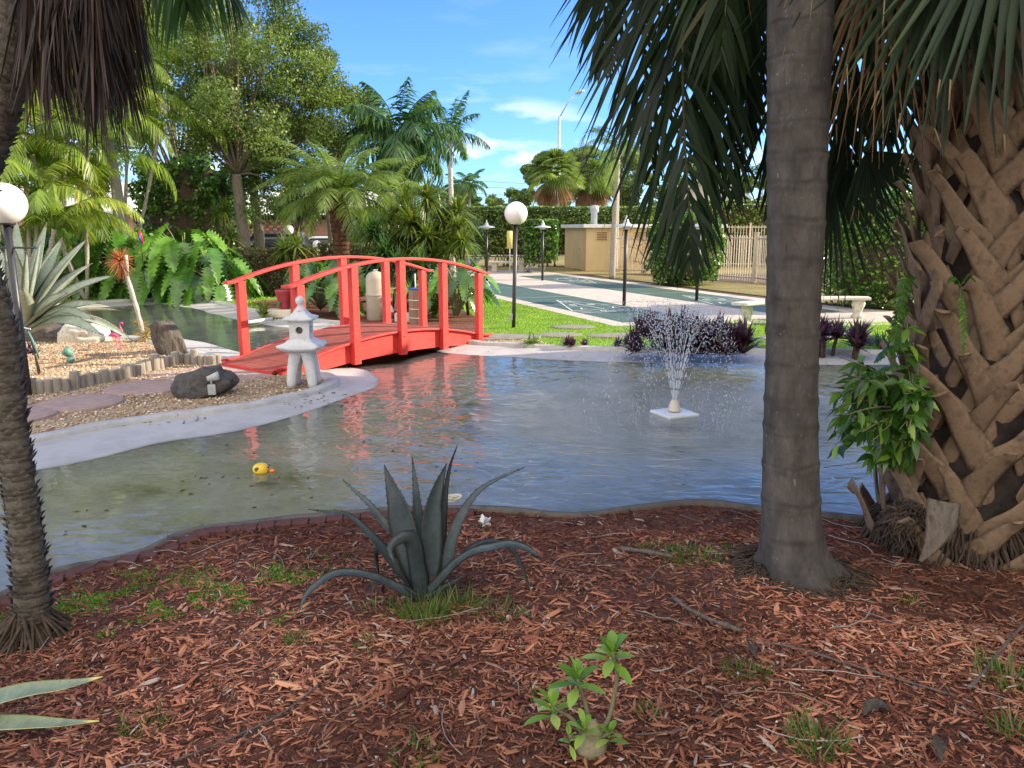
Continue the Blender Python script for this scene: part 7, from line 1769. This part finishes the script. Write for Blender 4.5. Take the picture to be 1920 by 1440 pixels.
for k, (px, Y, bx, n, lb) in enumerate(((1010, 66, (962, 1075, 290, 400), 16000, 'dark tree with ragged left edge behind the hedge, left of the fan palm'), (1085, 68, (1045, 1165, 272, 400), 16000, 'dark tree behind the gap between the two fan palms'), (1180, 64, (1130, 1260, 280, 400), 14000, 'bright green tree right of the fan palms'),
                                   (955, 75, (935, 990, 352, 395), 3000, 'low dark far tree at the end of the tall hedge'), (905, 85, (872, 945, 368, 395), 3000, 'low far tree line under the distant palms'), (1310, 62, (1240, 1400, 300, 400), 9000, 'far tree behind the grey gabled roof'), (1420, 60, (1380, 1480, 290, 400), 7000, 'far tree left of the ringed palm stem'), (1580, 58, (1520, 1640, 300, 400), 8000, 'far tree right of the ringed palm stem'),
                                   (1700, 56, (1640, 1790, 290, 400), 8000, 'far tree beside the lattice trunk'), (790, 62, (740, 850, 352, 398), 5000, 'low far tree behind the dracaena clump'), (690, 60, (640, 760, 330, 400), 6000, 'far tree behind the feathery date palm'))):
    tree_px('far_tree', lb, px, Y, 2.5, bx, 2.5, n, .26 if Y > 70 else .22, 'far_leaf', r0=.2, puffs=16, group='far trees beyond the hedge')
# ------------------------------------------------------------ cars
def car(loc, rz, body, label, L=4.6, Wd=1.85, H=1.5, suv=False):
    t = thing('parked_car', label, 'car', loc, rz, group='cars parked beyond the garden')
    n = 25; xs = np.linspace(-L / 2, L / 2, n)
    def prof(x):
        u = (x + L / 2) / L
        belt = .95 if suv else .88
        hood = belt - .10 * max(0, (u - .72) / .28) ** 2 * 1.5 - .12 * max(0, (.10 - u) / .10)
        if suv: cab = np.interp(u, [.02, .10, .55, .72], [0, 1, 1, 0])
        else: cab = np.interp(u, [.12, .28, .58, .75], [0, 1, 1, 0])
        return hood, cab
    mb = MB(); v = []
    for x in xs:
        hood, cab = prof(x); u = (x + L / 2) / L; wd = Wd / 2 * (1 - .10 * abs(2 * u - 1) ** 4)
        v += [(x, -wd * .96, .28), (x, -wd, .55), (x, -wd * .97, hood - .06), (x, -wd * .90, hood), (x, wd * .90, hood), (x, wd * .97, hood - .06), (x, wd, .55), (x, wd * .96, .28)]
    q = [[k * 8 + j, k * 8 + (j + 1) % 8, k * 8 + 8 + (j + 1) % 8, k * 8 + 8 + j] for k in range(n - 1) for j in range(8)]
    tt = [[0, j, j + 1] for j in range(1, 7)] + [[(n - 1) * 8, (n - 1) * 8 + j + 1, (n - 1) * 8 + j] for j in range(1, 7)]
    mb.add(v, q, tt); mb.build('body', body, t)
    def cabin(z0f, z1f, shrink, m, name, x0=-9, x1=9):
        mb = MB(); v = []; ks = [x for x in np.linspace(-L / 2, L / 2, 41) if prof(x)[1] > 0.001]
        for x in ks:
            hood, cab = prof(x); top = hood + (H - hood) * cab * z1f; bot = hood - .03 + (H - hood) * cab * z0f
            w0 = Wd / 2 * .90 * shrink * (1 - .12 * z0f); w1 = Wd / 2 * (.90 - .16 * cab * z1f) * shrink
            v += [(x, -w0, bot), (x, -w1, top), (x, w1, top), (x, w0, bot)]
        n_ = len(ks)
        q = [[k * 4 + j, k * 4 + (j + 1) % 4, k * 4 + 4 + (j + 1) % 4, k * 4 + 4 + j] for k in range(n_ - 1) for j in range(4)]
        mb.add(v, q, [[0, 1, 2], [0, 2, 3], [n_ * 4 - 4, n_ * 4 - 2, n_ * 4 - 3], [n_ * 4 - 4, n_ * 4 - 1, n_ * 4 - 2]]); mb.build(name, m, t)
    cabin(0, .90, 1.0, M['glass_dark'], 'windows'); cabin(.86, 1.0, 1.01, body, 'roof')
    for sx in (-1, 1):
        for sy in (-1, 1):
            mb = MB(); mb.tube([(sx * L * .31, sy * Wd * .40, .33), (sx * L * .31, sy * Wd * .505, .33)], .33, 22); wo = mb.build('wheel', M['tyre'], t)
            mb = MB(); mb.tube([(sx * L * .31, sy * Wd * .50, .33), (sx * L * .31, sy * Wd * .512, .33)], .2, 16); mb.build('rim', M['chrome'], wo)
    for sy in (-1, 1):
        mb = MB(); mb.box((L / 2 - .06, sy * Wd * .36, .68), (.12, .36, .14)); mb.build('headlight', M['globe'], t, bevel=.02)
        mb = MB(); mb.box((-L / 2 + .05, sy * Wd * .40, .72), (.12, .22, .2)); mb.build('tail_light', M['lamp_red'], t, bevel=.02)
    return t
g = PY(408, 448, 44); car((g[0], 44, 0), R(8), M['car_blue'], 'bright blue parked car seen between the tree trunks and the big leaved shrubs')
g = PY(487, 440, 38.5); car((g[0] + .2, 38.5, 0), R(180), M['car_black'], 'black parked car behind the two tree trunks and the clipped hedge', H=1.75, suv=True)
g = PY(620, 455, 45); car((g[0], 45, 0), R(4), M['car_white'], 'pale parked car barely visible behind the short feathery palm')
g = PY(1560, 490, 46); car((g[0], 46, 0), R(176), M['car_white'], 'white parked car seen through the beige fence right of the ringed palm stem')

# ------------------------------------------------------------ buildings
def hip_roof(mb, x0, x1, y0, y1, z, rise, over=.6):
    x0 -= over; x1 += over; y0 -= over; y1 += over; h = (y1 - y0) / 2; ym = (y0 + y1) / 2
    v = [(x0, y0, z), (x1, y0, z), (x1, y1, z), (x0, y1, z), (x0 + h, ym, z + rise), (x1 - h, ym, z + rise)]
    mb.add(v, [[0, 1, 5, 4], [2, 3, 4, 5], [0, 3, 2, 1]], [[1, 2, 5], [3, 0, 4]])
bl = PY(60, 400, 50)
t = thing('low_house', 'low house with white tiled roof and arched porch beyond the palms on the left', 'house', (bl[0] - 6, 50, 0))
WX = 21
mb = MB(); mb.box((WX / 2, 4.6, 1.5), (WX, 6.6, 3.0)); mb.build('wall', M['stucco'], t, smooth=False)
mb = MB(); hip_roof(mb, 0, WX, 0, 8, 3.05, 2.0, .8); mb.build('roof', M['roof_white'], t, smooth=False)
mb = MB(); mb.box((WX / 2, -.80, 2.98), (WX + 1.6, .05, .22)); mb.build('gutter', M['shed_trim'], t)
for x_ in (2, 5.5, 9, 12.5, 16, 19.5):
    mb = MB(); mb.box((x_, -.1, 1.45), (.55, .5, 2.9)); mb.build('brick_pier', M['brickwork'], t)
for x_ in (3.7, 7.2, 10.7, 14.2, 17.7):
    mb = MB(); n = 14; v = []
    for k in range(n + 1):
        a = PI * k / n; v += [(x_ + 1.45 * math.cos(a), -.22, 2.05 + .55 * math.sin(a)), (x_ + 1.48 * math.cos(a) / max(abs(math.cos(a)), .001) * min(1, abs(math.cos(a)) * 1.4), -.22, 2.85)]
    q = [[2 * k, 2 * k + 1, 2 * k + 3, 2 * k + 2] for k in range(n)]; m_ = len(v); v2 = v + [(a[0], a[1] + .3, a[2]) for a in v]
    q += [[a + m_ for a in reversed(b_)] for b_ in q] + [[2 * k, 2 * k + 2, 2 * k + 2 + m_, 2 * k + m_] for k in range(n)]
    mb.add(v2, q); mb.build('arch', M['stucco'], t, smooth=False)
    mb = MB(); mb.box((x_, 1.285, 1.55), (1.7, .04, 1.3)); fo = mb.build('window', M['shed_trim'], t)
    for s_ in (-1, 1): mb = MB(); mb.box((x_ + s_ * .41, 1.26, 1.55), (.74, .03, 1.15)); mb.build('pane', M['glass_dark'], fo)
bl = PY(425, 420, 47)
t = thing('brick_house', 'low red brick house with latticed brick screen and white roof behind the parked cars', 'house', (bl[0] - 1, 47.5, 0))
mb = MB(); mb.box((6, 3.5, 1.25), (12, 6.6, 2.5)); mb.build('wall', M['brickwork'], t, smooth=False)
mb = MB(); hip_roof(mb, 0, 12, 0, 7, 2.75, 1.7, .7); mb.build('roof', M['roof_white'], t, smooth=False)
mb = MB(); mb.box((6, .05, 2.62), (12.6, .3, .24)); mb.build('eave_board', M['black'], t)
mb = MB()
for r_ in range(14):
    for c_ in range(22):
        if (r_ + c_) % 2: mb.box((.7 + c_ * .24, -.25, .2 + r_ * .17), (.25, .12, .09))
mb.build('brick_screen', M['brickwork'], t, smooth=False)
for x_ in (7.5, 10): mb = MB(); mb.box((x_, .18, 1.4), (1.2, .06, 1.1)); fo = mb.build('window', M['shed_trim'], t); mb = MB(); mb.box((x_, .14, 1.4), (1.0, .04, .9)); mb.build('pane', M['glass_dark'], fo)
bl = PY(1240, 360, 60)
t = thing('gabled_house', 'distant house with pale grey gabled roof glimpsed behind the drooping frond tip', 'house', (bl[0], 60, 0), R(-14))
mb = MB(); mb.box((3.6, 4, 1.7), (7.4, 8, 3.4)); mb.build('wall', M['stucco'], t, smooth=False)
mb = MB(); v = [(-.7, -.7, 3.1), (3.6, -.7, 6.0), (7.9, -.7, 3.1), (-.7, 9, 3.1), (3.6, 9, 6.0), (7.9, 9, 3.1)]
v2 = v + [(a[0], a[1], a[2] + .16) for a in v]
mb.add(v2, [[0, 1, 4, 3], [1, 2, 5, 4], [6, 9, 10, 7], [7, 10, 11, 8], [0, 6, 7, 1], [1, 7, 8, 2], [3, 4, 10, 9], [4, 5, 11, 10], [0, 3, 9, 6], [2, 8, 11, 5]]); mb.build('roof', M['metal_grey'], t, smooth=False)
mb = MB(); mb.add([(0, -.01, 3.4), (7.2, -.01, 3.4), (3.6, -.01, 5.85)], t=[[0, 1, 2]]); mb.build('gable', M['stucco'], t, smooth=False)
bl = PY(1490, 450, 52)
t = thing('pink_house', 'low pale pink building seen through the beige fence', 'house', (bl[0] - 5, 54, 0))
mb = MB(); mb.box((7, 3, 1.3), (14, 6, 2.6)); mb.build('wall', surf('pink_stucco', (.56, .38, .30), (.64, .46, .37), 2, .9, .1), t, smooth=False)
mb = MB(); hip_roof(mb, 0, 14, 0, 6, 2.6, 1.2, .6); mb.build('roof', M['roof_white'], t, smooth=False)
for x_ in (3, 7, 11): mb = MB(); mb.box((x_, -.02, 1.3), (1.4, .06, 1.1)); mb.build('window', M['glass_dark'], t)
# unseen block with a lower wing, added on the right to shade the foreground
t = thing('shade_block', 'tall beige unseen block added right of the pond to shade the foreground', 'shade blocker', (10.0, -14, 0))
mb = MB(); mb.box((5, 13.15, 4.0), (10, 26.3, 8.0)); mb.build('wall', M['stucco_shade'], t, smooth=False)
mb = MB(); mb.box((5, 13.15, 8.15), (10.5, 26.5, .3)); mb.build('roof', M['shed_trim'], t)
mb = MB(); mb.box((5.2, 27.1, 2.8), (9.6, 1.55, 5.6)); mb.build('shade_wing_wall', M['stucco_shade'], t, smooth=False)
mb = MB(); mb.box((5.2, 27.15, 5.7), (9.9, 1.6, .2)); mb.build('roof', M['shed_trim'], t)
for fl in (1.5, 4.3, 6.8):
    for k in range(6):
        mb = MB(); mb.box((-.02, 2.3 + 3.8 * k, fl), (.08, 1.6, 1.4)); fo = mb.build('window', M['shed_trim'], t)
        mb = MB(); mb.box((-.05, 2.3 + 3.8 * k, fl), (.06, 1.4, 1.2)); mb.build('pane', M['glass_dark'], fo)
# street lamp, wires
g = PY(1048, 300, 62)
t = thing('street_lamp', 'tall pale metal street lamp rising behind the round sabal crown', 'street lamp', (g[0], 62, 0))
top = PY(1048, 205, 62)[2] - .5
mb = MB(); mb.tube([(0, 0, 0), (0, 0, top)], [.16, .09], 10); mb.build('pole', M['metal_grey'], t)
mb = MB(); mb.tube([(0, 0, top - .1), (.7, 0, top + 1.1), (1.3, 0, top + 1.7)], .05, 8); mb.build('arm', M['metal_grey'], t)
mb = MB(); mb.tube([(1.2, 0, top + 1.68), (1.5, 0, top + 1.8), (1.9, 0, top + 1.85)], [.10, .17, .06], 10); mb.build('lamp_head', M['metal_grey'], t)
for k, (ya, yb) in enumerate(((320, 330), (330, 341), (345, 352))):
    a, b_ = PY(640, ya - 12, 90), PY(1300, yb + 8, 90)
    u = np.linspace(0, 1, 20); mb = MB(); mb.tube([a + (b_ - a) * q_ + np.array([0, 0, -1.2 * 4 * q_ * (1 - q_)]) for q_ in u], .018, 5); o = mb.build('power_line', M['post'])
    tag(o, ('topmost', 'middle', 'lowest')[k] + ' of the three thin overhead wires behind the far palms', 'wire', 'overhead wires behind the palms')
